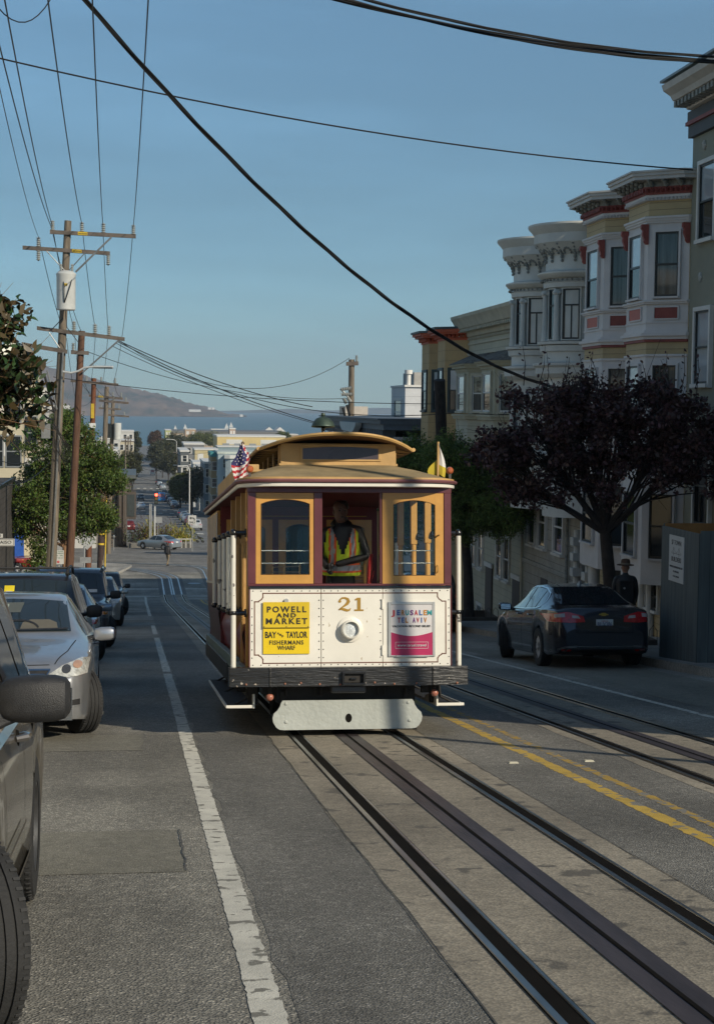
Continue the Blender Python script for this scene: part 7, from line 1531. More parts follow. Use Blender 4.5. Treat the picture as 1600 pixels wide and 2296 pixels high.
GL_ = 'buildings beyond the junction on the left'; GF = 'buildings down the right side of the far street'
t, W_, H_ = block('cream rendered corner building with tall windows and a blue shopfront on the left', -70, 51, 848, 124, 20, CRM, group=GL_, capm=CRM); windows(t, W_, H_, 3, 3, fh=3.3, wd=1.0, hh=2.2, side=1, dep=16, trim=mat('grey_frame', (.22, .23, .23), .5))
b = MB(); b.box(W_-3.2, W_+.1, -.3, 0, .5, 4.0, 0); b.box(W_-2.6, W_-.6, -.34, -.3, .5, 3.4, 1); b.build('shopfront', [BLUEP, WG], t)
t, W_, H_ = block('cream wing of the corner building, one floor lower, left of the grey pole', 51, 77, 905, 126, 14, CRM, group=GL_, capm=CRM); windows(t, W_, H_, 2, 1, fh=3.6, wd=1.2, hh=2.4, trim=mat('grey_frame', (.2, .2, .2)))
t, W_, H_ = block('white stepped building with a satellite dish behind the grey pole', 60, 104, 922, 145, 14, WHB, group=GL_, capm=WHB); windows(t, W_, H_, 2, 2)
b = MB(); b.lathe([(.001, 0), (.3, .04), (.55, .16), (.75, .32)], (W_*.8, 1, H_+1.3), Matrix.Rotation(R(60), 3, 'X'), 20); b.cyl((W_*.8, 1, H_), (W_*.8, 1, H_+1.2), .05, n=6); b.build('satellite_dish', WTRIM, t)
t, W_, H_ = block('grey flat roofed block beside the satellite dish', 104, 140, 918, 150, 14, mat('mid_grey_render', (.24, .24, .24), .8, var=.05), group=GL_); windows(t, W_, H_, 3, 2)
t, W_, H_ = block('white building glimpsed through the bushy green tree', 150, 215, 1000, 170, 12, WHB, group=GL_); windows(t, W_, H_, 2, 3)
b = MB(); b.box(W_*.45, W_*.8, -.2, 0, H_-6.5, H_-3.6); b.build('billboard', mat('yellow_red_billboard', (.5, .33, .05), .6, var=.5, scale=1), t)
BRZ = mat('bronze_panel', (.095, .075, .06), .55, .2, var=.08); BRG = mat('tinted_glass', (.014, .018, .018), .05, var=0, coat=.5); TAUPE = mat('taupe_render', (.14, .125, .11), .8, var=.06)
Yg = 174; gx = atY(218, 1100, Yg).x; gr = atY(284, 1100, Yg).x; gz_ = zr(Yg); ztop = atY(250, 1072, Yg).z
t = thing('building', 'brown glass fronted corner building with a flat overhanging roof', 'building', (gx, Yg, gz_), group=GL_); W_ = gr-gx; H_ = ztop-gz_
b = MB(); b.box(-8, W_, .3, 16, -3, H_, 0); b.build('wall', TAUPE, t); b = MB(); b.box(-8.3, W_+1.0, -.5, 16.5, H_, H_+.35); b.build('roof', mat('slate_roof_edge', (.09, .10, .10), .5), t)
b = MB(); b.box(W_*.15, W_-.9, .15, .3, 1.0, H_-.3, 0); g_ = b.build('curtain_glass', BRG, t); b = MB()
for u in (.12, .42, .68): b.box(W_*u, W_*u+.12, .02, .16, .2, H_)
for z in (1.0, 3.0, H_*.62): b.box(W_*.12, W_-.8, .04, .16, z, z+.1)
for u in (.74, .88): b.box(W_*u, W_*u+.30, -.25, .3, .2, H_)
b.build('mullion', BRZ, t); b = MB(); b.box(W_-.1, W_+1.0, .4, 5, H_*.40, H_*.80, 0); b.box(W_+.05, W_+.85, .34, .4, H_*.44, H_*.76, 1); b.build('bay_window', [BRZ, mat('bay_glass', (.05, .06, .06), .08, coat=.6)], t)
# ---- far right side of the street down to the wharf
def fb(label, px0, px1, pyt, Y, dep, col, rows=2, cols=2, side=-1, trim=WTRIM, cap=.4, capm=None, sc=4, wd=1.0, windows_=True, glass=WG):
    m = mat('render_%d_%d' % (px0, pyt), col, .75, var=.06, scale=.3); t, W_, H_ = block(label, px0, px1, pyt, Y, dep, m, group=GF, cap=cap, capm=capm or trim)
    if windows_: windows(t, W_, H_, rows, cols, side=side, dep=dep, trim=trim, glass=glass, sc=sc, wd=wd)
    return t, W_, H_
t, W_, H_ = fb('pale blue house with white cornice and green trimmed bay behind the flag', 489, 620, 1018, 300, 14, (.33, .40, .42), 3, 3, trim=mat('white_green', (.45, .50, .46)), wd=1.6)
b = MB(); b.prism([(W_*.12, -1.6), (W_*.2, -2.1), (W_*.42, -2.1), (W_*.5, -1.6), (W_*.5, 0), (W_*.12, 0)], 'z', 2, H_-.8, 0); b.prism([(W_*.1, -1.9), (W_*.19, -2.4), (W_*.43, -2.4), (W_*.52, -1.9), (W_*.52, 0), (W_*.1, 0)], 'z', H_-.8, H_-.2, 1); b.box(W_*.22, W_*.40, -2.18, -2.1, H_-3.6, H_-1.4, 2); b.box(W_*.24, W_*.38, -2.2, -2.18, H_-3.4, H_-1.6, 3); b.build('bay', [mat('pale_blue', (.36, .42, .43)), WTRIM, mat('green_trim', (.05, .16, .09)), WG], t)
fb('ochre and turquoise narrow house with a turquoise cornice', 474, 491, 1024, 305, 12, (.34, .24, .12), 3, 1, capm=mat('turquoise_trim', (.05, .25, .25)), cap=.8)
fb('blue grey terraced house with tall side windows above the row of cars', 459, 476, 1040, 318, 22, (.17, .21, .24), 3, 1, sc=7)
fb('slate blue terraced house with an arched white window', 447, 461, 1052, 345, 20, (.15, .19, .21), 3, 1, sc=7)
fb('white gabled house front between the slate houses and the cream wall', 434, 451, 1040, 372, 16, (.40, .41, .40), 2, 1)
fb('plain cream blank wall building with rooftop pipes', 437, 488, 1009, 400, 14, (.50, .42, .24), 1, 0, cap=.3)
fb('grey flat roofed house above the street trees', 413, 458, 997, 470, 22, (.19, .19, .19), 2, 2)
fb('dark grey house behind the tall street lamp', 405, 424, 1013, 430, 30, (.10, .11, .115), 4, 1, sc=6)
t, W_, H_ = fb('long yellow building with doors and vents on its upper wall', 487, 640, 980, 560, 30, (.62, .48, .22), 0, 0, cap=.5)
for i, u in enumerate((.13, .30, .52, .70)):
    b = MB(); b.box(W_*u-1.1, W_*u+1.1, -.12, 0, H_-6, H_-2.2); b.build('door' if i else 'vent', SGR, t)
fb('blue grey clad rooftop storey in front of the yellow building', 488, 640, 1003, 540, 14, (.20, .27, .29), 0, 0, cap=.3)
fb('peach rooftop stair tower on the wharf buildings', 415, 439, 963, 850, 20, (.42, .30, .21), 0, 0, cap=.3); fb('peach chimney block on the wharf buildings', 515, 528, 962, 800, 12, (.40, .30, .24), 0, 0, cap=.5)
fb('long tan wharf building with a grey roof', 378, 640, 972, 900, 60, (.36, .28, .21), 1, 16, capm=mat('grey_roof_far', (.15, .15, .15)), cap=1.2, wd=2)
fb('pale yellow green wharf end wall', 371, 384, 965, 890, 40, (.42, .44, .18), 0, 0, cap=.3); fb('low peach building in front of the wharf row', 392, 640, 987, 780, 30, (.42, .33, .25), 1, 14, cap=.5, wd=2)
fb('white wharf roof structure, left of two', 440, 466, 967, 1000, 20, (.55, .55, .55), 0, 0, cap=.5); fb('white wharf roof structure with stepped top, right of two', 474, 505, 965, 1010, 20, (.55, .55, .55), 1, 3, cap=.8)
t, W_, H_ = fb('white twin gabled wharf shed far down by the water', 590, 640, 967, 980, 30, (.60, .58, .52), 0, 0, cap=.2)
b = MB()
for u in (.27, .75): b.prism([(W_*(u-.24), H_), (W_*(u+.24), H_), (W_*u, H_+2.6)], 'y', -.3, 20)
b.build('gable', WTRIM, t)
fb('rust coloured chimney cluster on the wharf roofs', 640, 668, 975, 900, 20, (.40, .32, .24), 0, 0)
for i, (x0, x1, yt, Y) in enumerate(((236, 262, 962, 620), (262, 300, 968, 560), (224, 268, 985, 420), (268, 300, 990, 500), (218, 262, 1012, 330))):
    t, W_, H_ = block(('beige flat block on the left above the far street', 'white gabled house on the left above the far street', 'white terraced house left of the far poles', 'pale house among the far left wires', 'shaded white house behind the leaning poles')[i], x0, x1, yt, Y, 20, (CRM, WHB, WHB, CRM, WHB)[i], group=GL_); windows(t, W_, H_, 2, 3, side=1, dep=20)
# far trees
for i, (x, y, Y, rx, rz, m, lb) in enumerate(((404, 1090, 325, 1.9, 2.4, 'g', 'olive green street tree beside the far parked cars'), (430, 1087, 325, 2.6, 3.6, 'd', 'dark street tree beside the far parked cars'), (365, 1012, 640, 4.6, 5.2, 'd', 'large dark tree arching over the far street'), (392, 1000, 660, 5.2, 5.0, 'd', 'broad dark tree crown right of the far street'), (351, 1022, 600, 3.2, 4.5, 'd', 'dark tree at the left of the far clump'), (350, 985, 700, 3.0, 3.2, 'r', 'rusty topped tree above the far clump'), (378, 1035, 560, 3.4, 3.4, 'd', 'shaded low tree under the far clump'), (300, 990, 620, 2.6, 3.8, 'd', 'dark conifer on the left by the water'), (296, 1040, 420, 2.4, 4.2, 'd', 'hanging green street tree on the left of the far street'), (283, 1050, 330, 1.8, 3.0, 'd', 'small street tree behind the glass building'), (450, 985, 760, 6, 2.0, 'g', 'low green trees on the wharf roofs, left part'), (480, 985, 765, 5, 2.0, 'g', 'low green trees on the wharf roofs, right part'), (636, 978, 760, 3, 1.6, 'g', 'small green tree beside the wharf chimneys'))):
    c = atY(x, y, Y); g = zr(Y) if Y < 740 else zr(Y)+8; mm = {'g': leafmat('far_olive_leaves', (.10, .115, .03), .4, .03, .6), 'd': leafmat('far_dark_leaves', (.055, .058, .02), .45, .03, .6), 'r': RDG}[m]
    tree(lb, (c.x, Y, g), (c.x, Y, min(c.z-rz*.6, g+3)), [(c.x, Y, c.z, rx, rx, rz, 1)], 60, 130, .6 if Y > 500 else .4, mm, BARKD, .25, 60+i, rx*.5, 'trees along the far street', .6, twigs=False, forks=4)
# planted bed and railing at the junction
YB = 171; zb = zr(YB)
t = thing('planter_bed', 'low concrete planter bed with white railing at the junction', 'planter', (atY(287, 1200, YB).x, YB, zb)); W_ = atY(431, 1200, YB).x-atY(287, 1200, YB).x
b = MB(); b.box(0, W_, 0, 5, -.3, .45); b.build('bed_wall', WALK, t, .02); b = MB()
for k in range(7): b.box(W_*(.55+.07*k), W_*(.55+.07*k)+.05, -.3, -.25, 0, .95)
b.box(W_*.55, W_, -.3, -.25, .9, .97); b.build('railing', WTRIM, t)
for i, (x, w_, hgt, m, sz, dr, lb) in enumerate(((303, 1.3, 1.1, leafmat('bed_green', (.06, .11, .02), .4, .03), .12, 0, 'round green shrub at the left end of the planter bed'), (316, 1.6, 1.7, leafmat('bed_purple', (.07, .03, .035), .4, .03), .35, -1.2, 'purple spiky grass left of the traffic light'), (362, 1.8, 1.6, leafmat('bed_purple2', (.075, .032, .036), .4, .03), .35, -1.2, 'purple spiky grass right of the traffic light'), (336, .9, 1.3, leafmat('bed_yellow', (.30, .27, .045), .35, .03), .5, -1.5, 'yellow spiky plant left of the traffic light'), (398, 1.6, 1.2, leafmat('bed_yellow2', (.30, .27, .045), .35, .03), .5, -1.5, 'yellow spiky plants at the right of the planter bed'), (375, 1.2, .9, leafmat('bed_green2', (.07, .12, .02), .4, .03), .12, 0, 'green ground shrub between the grasses'), (415, 1.1, .9, leafmat('bed_green3', (.07, .12, .02), .4, .03), .12, 0, 'green shrub at the right end of the planter bed'))):
    px_ = atY(x, 1205, YB+1.5+.2*i).x; t = thing('shrub', lb, 'shrub', (px_, YB+1.5+.2*i, zb+.45), group='plants in the junction bed'); nr = np.random.RandomState(80+i); n = 800
    pts = np.stack([nr.normal(0, w_*.5, n), nr.normal(0, .7, n), np.abs(nr.normal(0, hgt*.62, n))+.1], 1); leafmesh('leaves', pts, sz, m, t, .16 if dr else .6, nr, droop=dr)
t = thing('traffic_light', 'traffic light showing red on a pale post in the planter bed', 'traffic light', (atY(347, 1200, 168).x, 168, zr(168))); b = MB(); b.cyl((0, 0, 0), (0, 0, 5.0), .09, n=10); b.build('post', mat('pale_post', (.45, .46, .45), .4), t)
c = atY(350.5, 1117.5, 168); hx = c.x-t.location.x; hz = c.z-t.location.z; b = MB(); b.box(hx-.19, hx+.19, -.35, -.05, hz-.6, hz+.6); hd = b.build('signal_head', SK, t, .02)
for k, (m, e) in enumerate((((1, .06, .03), 9), ((.20, .10, .02), 0), ((.05, .06, .05), 0))):
    b = MB(); b.cyl((hx, -.35, hz+.38-.38*k), (hx, -.38, hz+.38-.38*k), .15 if k == 0 else .14, n=14); b.build('lamp', mat('signal_%d' % k, m, .3, var=0, emit=e), hd)
t = thing('sign', 'white sign with a left arrow reading ONLY on a thin post', 'road sign', (atY(431, 1200, 158).x, 158, zr(158))); b = MB(); b.cyl((0, .05, 0), (.02, .05, 3.6), .04, n=8); b.build('post', SGR, t)
c = atY(432, 1165.5, 158); hz = c.z-t.location.z; b = MB(); b.box(-.39, .39, -.02, .02, hz-.43, hz+.43, 0); b.text('ONLY', .27, T(0, -.025, hz-.26, rx=PI/2), 1, .006, .62)
b.prism([(-.26, hz+.16), (-.08, hz+.31), (-.08, hz+.20), (.06, hz+.20), (.13, hz+.17), (.17, hz+.10), (.17, hz-.06), (.26, hz-.06), (.26, hz+.12), (.20, hz+.23), (.10, hz+.27), (-.08, hz+.27), (-.08, hz+.02)][:0] or [(-.28, hz+.17), (-.10, hz+.32), (-.10, hz+.22), (.10, hz+.22), (.20, hz+.17), (.25, hz+.07), (.25, hz-.08), (.16, hz-.08), (.16, hz+.05), (.12, hz+.11), (.06, hz+.13), (-.10, hz+.13), (-.10, hz+.02)], 'y', -.028, -.02, 1); b.build('sign_face', [SW, SK], t)
for i, (x, yt) in enumerate(((336, 1130), (339, 1130))):
    b = MB(); c = atY(x, yt, 170); b.cyl((c.x, 170, zr(170)), (c.x, 170, c.z), .07, n=8); tag(b.build('pole', SGR), ('left', 'right')[i]+' of two plain grey posts beside the traffic light', 'post', 'plain posts in the planter bed')
b = MB(); c = atY(366, 1085, 172); 
t = thing('sign', 'blank grey sign back right of the traffic light post', 'road sign', (atY(352, 1180, 171).x, 171, zr(171))); b = MB(); b.box(-.2, .55, 0, .03, 2.6, 3.2); b.cyl((.1, .05, 0), (.1, .05, 3.2), .04, n=6); b.build('sign_back', SGR, t)
# far street lamps
for i, (x0, y0, x1, y1, Y) in enumerate(((425, 1120, 409, 1047, 300), (414, 1062, 395, 1045, 500), (396, 1035, 378, 987, 620))):
    t = thing('street_lamp', ('tall pale street lamp in front of the dark grey house', 'street lamp with its arm over the far street, middle one', 'street lamp standing out of the far tree clump')[i], 'street lamp', (atY(x0, y0, Y).x, Y, zr(Y)), group='far street lamps'); c = Vector(atY(x0, y1, Y))-t.location; e = Vector(atY(x1, y1-2, Y))-t.location
    b = MB(); b.tube([(0, 0, 0), (0, 0, c.z-.5), (e.x*.3, 0, c.z+.2), tuple(e)], .10, 6); b.build('post', WTRIM, t); b = MB(); b.cb(tuple(e+Vector((-.3, 0, 0))), (1.1, .4, .18)); b.build('lamp_head', WTRIM, t, .03)
# ---- vehicles in the junction and the far street
c = Car('car', 'silver saloon crossing the junction in front of the planter bed', 'car', spec('sedan'), paint('cool_silver', (.34, .38, .41), .6, .28)); glazing(c, **SEDW); c.wheels(); 
for sg in (1, -1): q = [(.48, .80), (.86, .82), (.88, .93), (.55, .93)]; c.decal('tail_light', q if sg > 0 else mir(q), 'rear', TAILL, .012, .05)
c.decal('number_plate', [(-.16, .78), (.16, .78), (.16, .9), (-.16, .9)], 'rear', PLATEM, .012, .1)
c.root.matrix_world = Matrix.Translation((atY(322, 1225, 166).x, 168, zr(166)+.02)) @ Matrix.Rotation(R(180+38), 4, 'Z') @ Matrix.Rotation(0, 4, 'X')
c.root.matrix_world = Matrix.Translation((atY(357, 1225, 166).x, 166.5, zr(167)+.05)) @ Matrix.Rotation(R(180+48), 4, 'Z') @ Matrix.Translation((0, -2.4, 0))
c = Car('pickup_truck', 'red pickup truck parked on the side street at the left, tail towards the street', 'pickup truck', spec('pickup'), paint('pickup_red', (.24, .012, .012), .2, .35)); glazing(c, **PICW); c.wheels(spokes=6); q = [(.70, .82), (.9, .82), (.9, 1.02), (.74, 1.02)]
for sg in (1, -1): c.decal('tail_light', q if sg > 0 else mir(q), 'rear', ORANGE, .012, .05)
c.decal('bed_rail', [(3.25, 1.0), (5.15, 1.0), (5.15, 1.05), (3.25, 1.05)], 'left', PLAST, .02, .1)
c.root.matrix_world = Matrix.Translation((atY(66, 1265, 110).x-5.0, 109.5, zr(110)+.15)) @ Matrix.Rotation(R(-82), 4, 'Z')
FARC = {}
def far_car(kind, col, label, px, Y, face, name='car', group='cars parked down the right kerb of the far street', metal=.4, lights=None, rz=None):
    key = (kind, face)
    if key not in FARC:
        c = Car(name, label, 'car', spec(kind), paint('far_paint', (.2, .2, .2)), group, lod=1); glazing(c, **WINS[kind]); c.wheels(lod=1)
        view = 'front' if face < 0 else 'rear'; z = .72 if kind in ('sedan', 'hatch') else .9
        for sg in (1, -1): q = [(.5, z), (.82, z), (.82, z+.13), (.5, z+.13)]; c.decal('headlight' if face < 0 else 'tail_light', q if sg > 0 else mir(q), view, HEADL if face < 0 else TAILL, .02, .2)
        c.decal('number_plate', [(-.2, z-.1), (.2, z-.1), (.2, z+.05), (-.2, z+.05)], view, PLATEM, .02, .2); FARC[key] = c.root; r_ = c.root
    else: r_ = copy_tree(FARC[key]); r_.name = name
    tag(r_, label, {'van': 'van', 'pickup': 'pickup truck'}.get(kind, 'car'), group)
    m = paint('far_%d_%d_%d' % tuple(int(q*255) for q in col), col, metal, .3)
    for ch in r_.children:
        if ch.name.startswith('body'):
            ch.material_slots[0].link = 'OBJECT'; ch.material_slots[0].material = m
    X = atY(px, 1100, Y).x; sl = math.atan((zr(Y)-zr(Y+5))/5)
    Rm = Matrix.Rotation(-sl, 4, 'X') @ Matrix.Rotation(0 if face < 0 else PI, 4, 'Z')
    if rz is not None: Rm = Matrix.Rotation(rz, 4, 'Z')
    r_.matrix_world = Matrix.Translation((X, Y, zr(Y)+.06)) @ Rm; return r_
rowc = [('pickup', (.55, .55, .54), 'white pickup truck at the near end of the far parked row', 438, 250, 'pickup_truck'), ('suv', (.10, .11, .12), 'charcoal car next to the white pickup in the far row', 430, 262, 'car'), ('sedan', (.22, .04, .035), 'maroon car third in the far parked row', 424, 272, 'car'), ('sedan', (.30, .34, .38), 'silver blue car fourth in the far parked row', 418, 282, 'car'), ('sedan', (.28, .28, .26), 'beige car fifth in the far parked row', 413, 293, 'car'), ('suv', (.03, .045, .07), 'dark blue off-roader just before the far crossing', 408, 304, 'car'),
        ('sedan', (.04, .04, .045), 'dark car with red lamps beyond the far crossing', 392, 356, 'car'), ('sedan', (.32, .33, .33), 'silver car beyond the far crossing', 390, 370, 'car'), ('suv', (.12, .13, .13), 'grey off-roader beyond the far crossing', 388, 384, 'car')]
for kind, col, lb, px, Y, nmx in rowc: far_car(kind, col, lb, px, Y, 1, nmx)
for i in range(9):
    Y = 400+i*17+(i > 4)*30; far_car('suv' if i % 3 else 'sedan', ((.03, .03, .035), (.05, .05, .05))[i % 2] if i not in (5, 7) else (.28, .33, .36), 'dark parked car in the shaded far row under the trees' if i not in (5, 7) else ('pale blue parked car, nearer of two in the shaded far row', 'pale blue parked car, farther of two in the shaded far row')[i == 7], 383-i*3.6, Y, 1)
far_car('van', (.01, .20, .50), 'bright blue van with pink lettering driving down the far street', 362, 415, 1, 'van', 'vehicles moving on the far street', .1)
vb = [o for o in bpy.data.objects if o.get('label', '').startswith('bright blue van')][0]; b = MB()
for k, (z, w_) in enumerate(((2.0, 1.2), (1.7, 1.4), (1.4, 1.0))): b.text('FLOWERY DAYS'[k*4:k*4+4] or 'DAY', .36, T(0, 5.46, z-.1, rz=PI) @ Matrix.Rotation(PI/2, 4, 'X'), 0, .02, w_)
b.build('lettering', mat('pink_lettering', (.55, .18, .20), .5), vb)
far_car('suv', (.03, .03, .035), 'black off-roader with headlamps on coming up the far street', 316, 420, -1, 'car', 'vehicles moving on the far street'); far_car('sedan', (.45, .46, .46), 'white saloon coming up the far street behind the crossing', 317, 350, -1, 'car', 'vehicles moving on the far street')
far_car('van', (.55, .54, .50), 'white box van far down the street', 342, 680, 1, 'van', 'vehicles moving on the far street', 0)
far_car('sedan', (.012, .012, .014), 'black saloon turning at the far crossing on the left', 296, 322, 1, 'car', 'vehicles moving on the far street', rz=R(100))
far_car('suv', (.17, .012, .012), 'dark red car parked left of the planter bed beyond the glass building', 290, 236, 1, 'car', 'cars parked on the left of the far street')
for i, (Y, lb) in enumerate(((395, 'dark car parked on the left near the oncoming off-roader'), (425, 'dark car parked on the left beyond the oncoming off-roader'), (860, 'tiny dark car at the foot of the far street'))): far_car('sedan', (.04, .04, .045), lb, (292, 294, 320)[i], Y, 1, 'car', 'cars parked on the left of the far street')
for i, (x, y) in enumerate(((393, 962), (415, 961), (508, 948), (518, 945))):
    c = atY(x, y, 1900+i*150); t = thing('sailing_boat', 'tiny white sailing boat on the bay, %s' % ('leftmost', 'second from the left', 'third from the left', 'rightmost')[i], 'boat', (c.x, 1900+i*150, -30.3), group='sailing boats on the bay'); b = MB(); b.loft([[(-3, -.8, .1), (3.5, 0, .1), (-3, .8, .1)], [(-3.2, -1, 1), (4, 0, 1.1), (-3.2, 1, 1)]], 0, False); b.build('hull', WTRIM, t); b = MB(); b.prism([(-2.6, 1.6), (.4, 1.6), (.4, 10)], 'y', -.05, .05); b.prism([(.6, 1.6), (3.2, 1.6), (.5, 8.5)], 'y', -.05, .05); b.build('sail', WTRIM, t)
# low white buildings on the island shore
for i, (x, y, w_, lb) in enumerate(((437, 921, 34, 'long white island building by the trees'), (470, 916, 9, 'left of two pale houses on the island point'), (478, 916, 8, 'right of two pale houses on the island point'), (541, 932, 9, 'small pale building at the tip of the island'))):
    c = atY(x, y, 4660); b = MB(); b.box(c.x-w_/2, c.x+w_/2, 4655, 4690, c.z-3, c.z+1.5); b.prism([(4655, c.z+1.5), (4690, c.z+1.5), (4672, c.z+4)], 'x', c.x-w_/2, c.x+w_/2); tag(b.build('island_building', WTRIM), lb, 'building', 'buildings on the island')

# sunlit houses up the left side, beyond the frame, that throw light back across the street
for i, (y0, y1, h_, m, lb) in enumerate(((-14, 4, 10, 'cream', 'cream house up the hill on the left, beyond the frame'), (4.3, 14.5, 9, 'white', 'white house on the left beside the nearest off-roader, beyond the frame'), (14.8, 25, 8.5, 'cream', 'cream house on the left beside the silver saloon, beyond the frame'), (25.3, 36, 7.5, 'white', 'white house on the left behind the magnolia, beyond the frame'), (36.3, 47, 6.5, 'cream', 'cream house on the left beyond the magnolia, beyond the frame'), (47.3, 58, 5.5, 'white', 'last white house on the left before the corner, beyond the frame'))):
    t = thing('house', lb, 'house', (-6.9, y0, 0), group='houses up the left side of the street'); b = MB(); b.box(-9, 0, 0, y1-y0, -7, h_-2, 0); b.box(-.0, .35, 0, y1-y0, h_-2.4, h_-1.9, 1)
    b.build('wall', [CRM if m == 'cream' else mat('bright_white_render', (.68, .66, .60), .75, var=.05), WTRIM], t)
    for z in (h_-4.6, h_-7.6):
        for k in range(3): y = 1.2+k*(y1-y0-1.5)/3; b = MB(); b.box(.001, .10, y-.12, y+1.32, z-.12, z+1.72); o = b.build('window', WTRIM, t); b = MB(); b.box(.10, .115, y, y+1.2, z, z+1.6); b.build('pane', WG, o)
# ================================================================ people
def body_mesh(joints, edges, radii):
    """one continuous skinned surface grown round a jointed skeleton"""
    me = bpy.data.meshes.new('b'); names = list(joints); ix = {n: i for i, n in enumerate(names)}
    me.from_pydata([joints[n] for n in names], [(ix[a], ix[c]) for a, c in edges], [])
    o = bpy.data.objects.new('b', me); COL.objects.link(o); bpy.context.view_layer.objects.active = o
    md = o.modifiers.new('s', 'SKIN'); md.use_smooth_shade = True; sv = me.skin_vertices[0].data if me.skin_vertices else None
    if sv is None:
        me.attributes.new('skin', 'FLOAT_VECTOR', 'POINT') if False else None
        bpy.context.view_layer.objects.active = o; 
    for n in names: q = me.skin_vertices[0].data[ix[n]]; q.radius = radii[n] if isinstance(radii[n], tuple) else (radii[n], radii[n]); q.use_root = (n == 'pelvis')
    ss = o.modifiers.new('u', 'SUBSURF'); ss.levels = 2; ss.render_levels = 2
    dg = bpy.context.evaluated_depsgraph_get(); dg.update(); m2 = bpy.data.meshes.new_from_object(o.evaluated_get(dg)); bpy.data.objects.remove(o); return m2
def head_into(b, c, yaw, m_skin, m_dark, k=1.0, beard=None):
    """head with brow, nose, eyes, mouth and ears; faces -Y before yaw"""
    Rz = Matrix.Rotation(yaw, 3, 'Z'); c = Vector(c); rings = []; n = 20
    prof = [(-.118, .022, .018, -.028), (-.112, .040, .040, -.030), (-.09, .052, .062, -.022), (-.06, .062, .076, -.010), (-.02, .070, .088, 0), (.02, .074, .092, .004), (.055, .073, .092, .008), (.085, .062, .080, .012), (.108, .040, .052, .014), (.116, .012, .016, .014)]
    for z, rx, ry, oy in prof:
        rings.append([tuple(c+Rz @ Vector((rx*math.cos(a), oy+ry*math.sin(a), z))*k) for a in [2*PI*i/n for i in range(n)]])
    b.loft(rings, m_skin); P_ = lambda x, y, z: c+Rz @ Vector((x, y, z))*k
    b.loft([[P_(-.006, -.088, .018), P_(.006, -.088, .018), P_(.006, -.080, .018)], [P_(-.016, -.108, -.020), P_(.016, -.108, -.020), P_(.0, -.080, -.018)], [P_(-.012, -.092, -.032), P_(.012, -.092, -.032), P_(0, -.08, -.03)]], m_skin)
    for s in (-1, 1):
        b.ball(P_(s*.074, .0, -.005), .02*k, 8, m_skin, (.5, 1, 1.5)); b.ball(P_(s*.028, -.082, .014), .010*k, 8, m_dark, (1.3, .6, .8)); b.ball(P_(s*.028, -.084, .034), .013*k, 8, m_skin, (1.6, .6, .5))
    b.ball(P_(0, -.086, -.052), .016*k, 8, m_dark, (1.5, .5, .45)); b.ball(P_(0, -.080, -.060), .012*k, 8, m_skin, (1.7, .6, .5))
def fingers(b, palm, d, side, r, m, curl=1.0):
    """four fingers of different length wrapped round a grip plus a thumb"""
    palm = Vector(palm); d = Vector(d).normalized(); side = Vector(side).normalized(); up = d.cross(side)
    b.ball(palm, r*3.0, 10, m, (1, 1, 1))
    for i, L_ in enumerate((.9, 1, .95, .75)):
        o = palm+up*(i-1.5)*r*1.7+d*r*1.5; p1 = o+d*r*3.2*L_; p2 = p1+(d*.3+side*curl).normalized()*r*2.8*L_; p3 = p2+(-d*.6+side*.6*curl).normalized()*r*2*L_
        b.tube([o, p1, p2, p3], [r, r*.95, r*.85, r*.6], 6, m)
    o = palm-up*r*2; b.tube([o, o+(side-up*.5)*r*2.4, o+(side+d*.5)*r*4], [r*1.15, r, r*.75], 6, m)
def figure(name, label, loc, yaw, J, colour, mats, headyaw=0, headm=(0, 1), hands=True, rx=0, k=1, group=None, handm=0):
    t = thing(name, label, 'person', loc, yaw, group, rx)
    E = [('pelvis', 'waist'), ('waist', 'chest'), ('chest', 'neck'), ('neck', 'head')]
    for s in 'lr': E += [('chest', 'sh'+s), ('sh'+s, 'el'+s), ('el'+s, 'wr'+s), ('pelvis', 'hip'+s), ('hip'+s, 'kn'+s), ('kn'+s, 'an'+s), ('an'+s, 'to'+s)]
    Rr = dict(pelvis=(.135, .105), waist=(.125, .10), chest=(.15, .11), neck=.058, head=.05)
    for s in 'lr': Rr.update({'sh'+s: .066, 'el'+s: .047, 'wr'+s: .033, 'hip'+s: .086, 'kn'+s: .060, 'an'+s: .042, 'to'+s: .036})
    me = body_mesh(J, E, Rr); b = MB(); vs = [v.co.copy() for v in me.vertices]
    for p in me.polygons:
        c = p.center; b.add([vs[i] for i in p.vertices], [tuple(range(len(p.vertices)))], colour(c), True)
    # weld by rebuilding with shared vertices
    b2 = MB(); b2.add(vs, [tuple(p.vertices) for p in me.polygons], 0, True); b2.mi = [colour(p.center) for p in me.polygons]
    head_into(b2, Vector(J['head'])+Vector((0, 0, .045)), headyaw, headm[0], headm[1])
    if hands:
        for s, sx in (('l', -1), ('r', 1)):
            w_ = Vector(J['wr'+s]); e = Vector(J['el'+s]); d = (w_-e).normalized(); fingers(b2, w_+d*.045, d, Vector((0, -1, 0)) if abs(d.y) < .9 else Vector((-sx, 0, 0)), .0095, handm)
    o = b2.build('body', mats, t, sharp=80); return t, o, me
def std(h=1.72, x=.0): 
    return dict(pelvis=(0, 0, .93), waist=(0, 0, 1.08), chest=(0, 0, 1.32), neck=(0, .01, 1.47), head=(0, -.005, 1.56), shl=(-.185, 0, 1.40), shr=(.185, 0, 1.40), ell=(-.23, .02, 1.13), elr=(.23, .02, 1.13), wrl=(-.22, -.05, .89), wrr=(.22, -.05, .89), hipl=(-.09, 0, .86), hipr=(.09, 0, .86), knl=(-.10, -.01, .48), knr=(.10, -.01, .48), anl=(-.10, .02, .09), anr=(.10, .02, .09), tol=(-.11, -.12, .035), tor=(.11, -.12, .035))
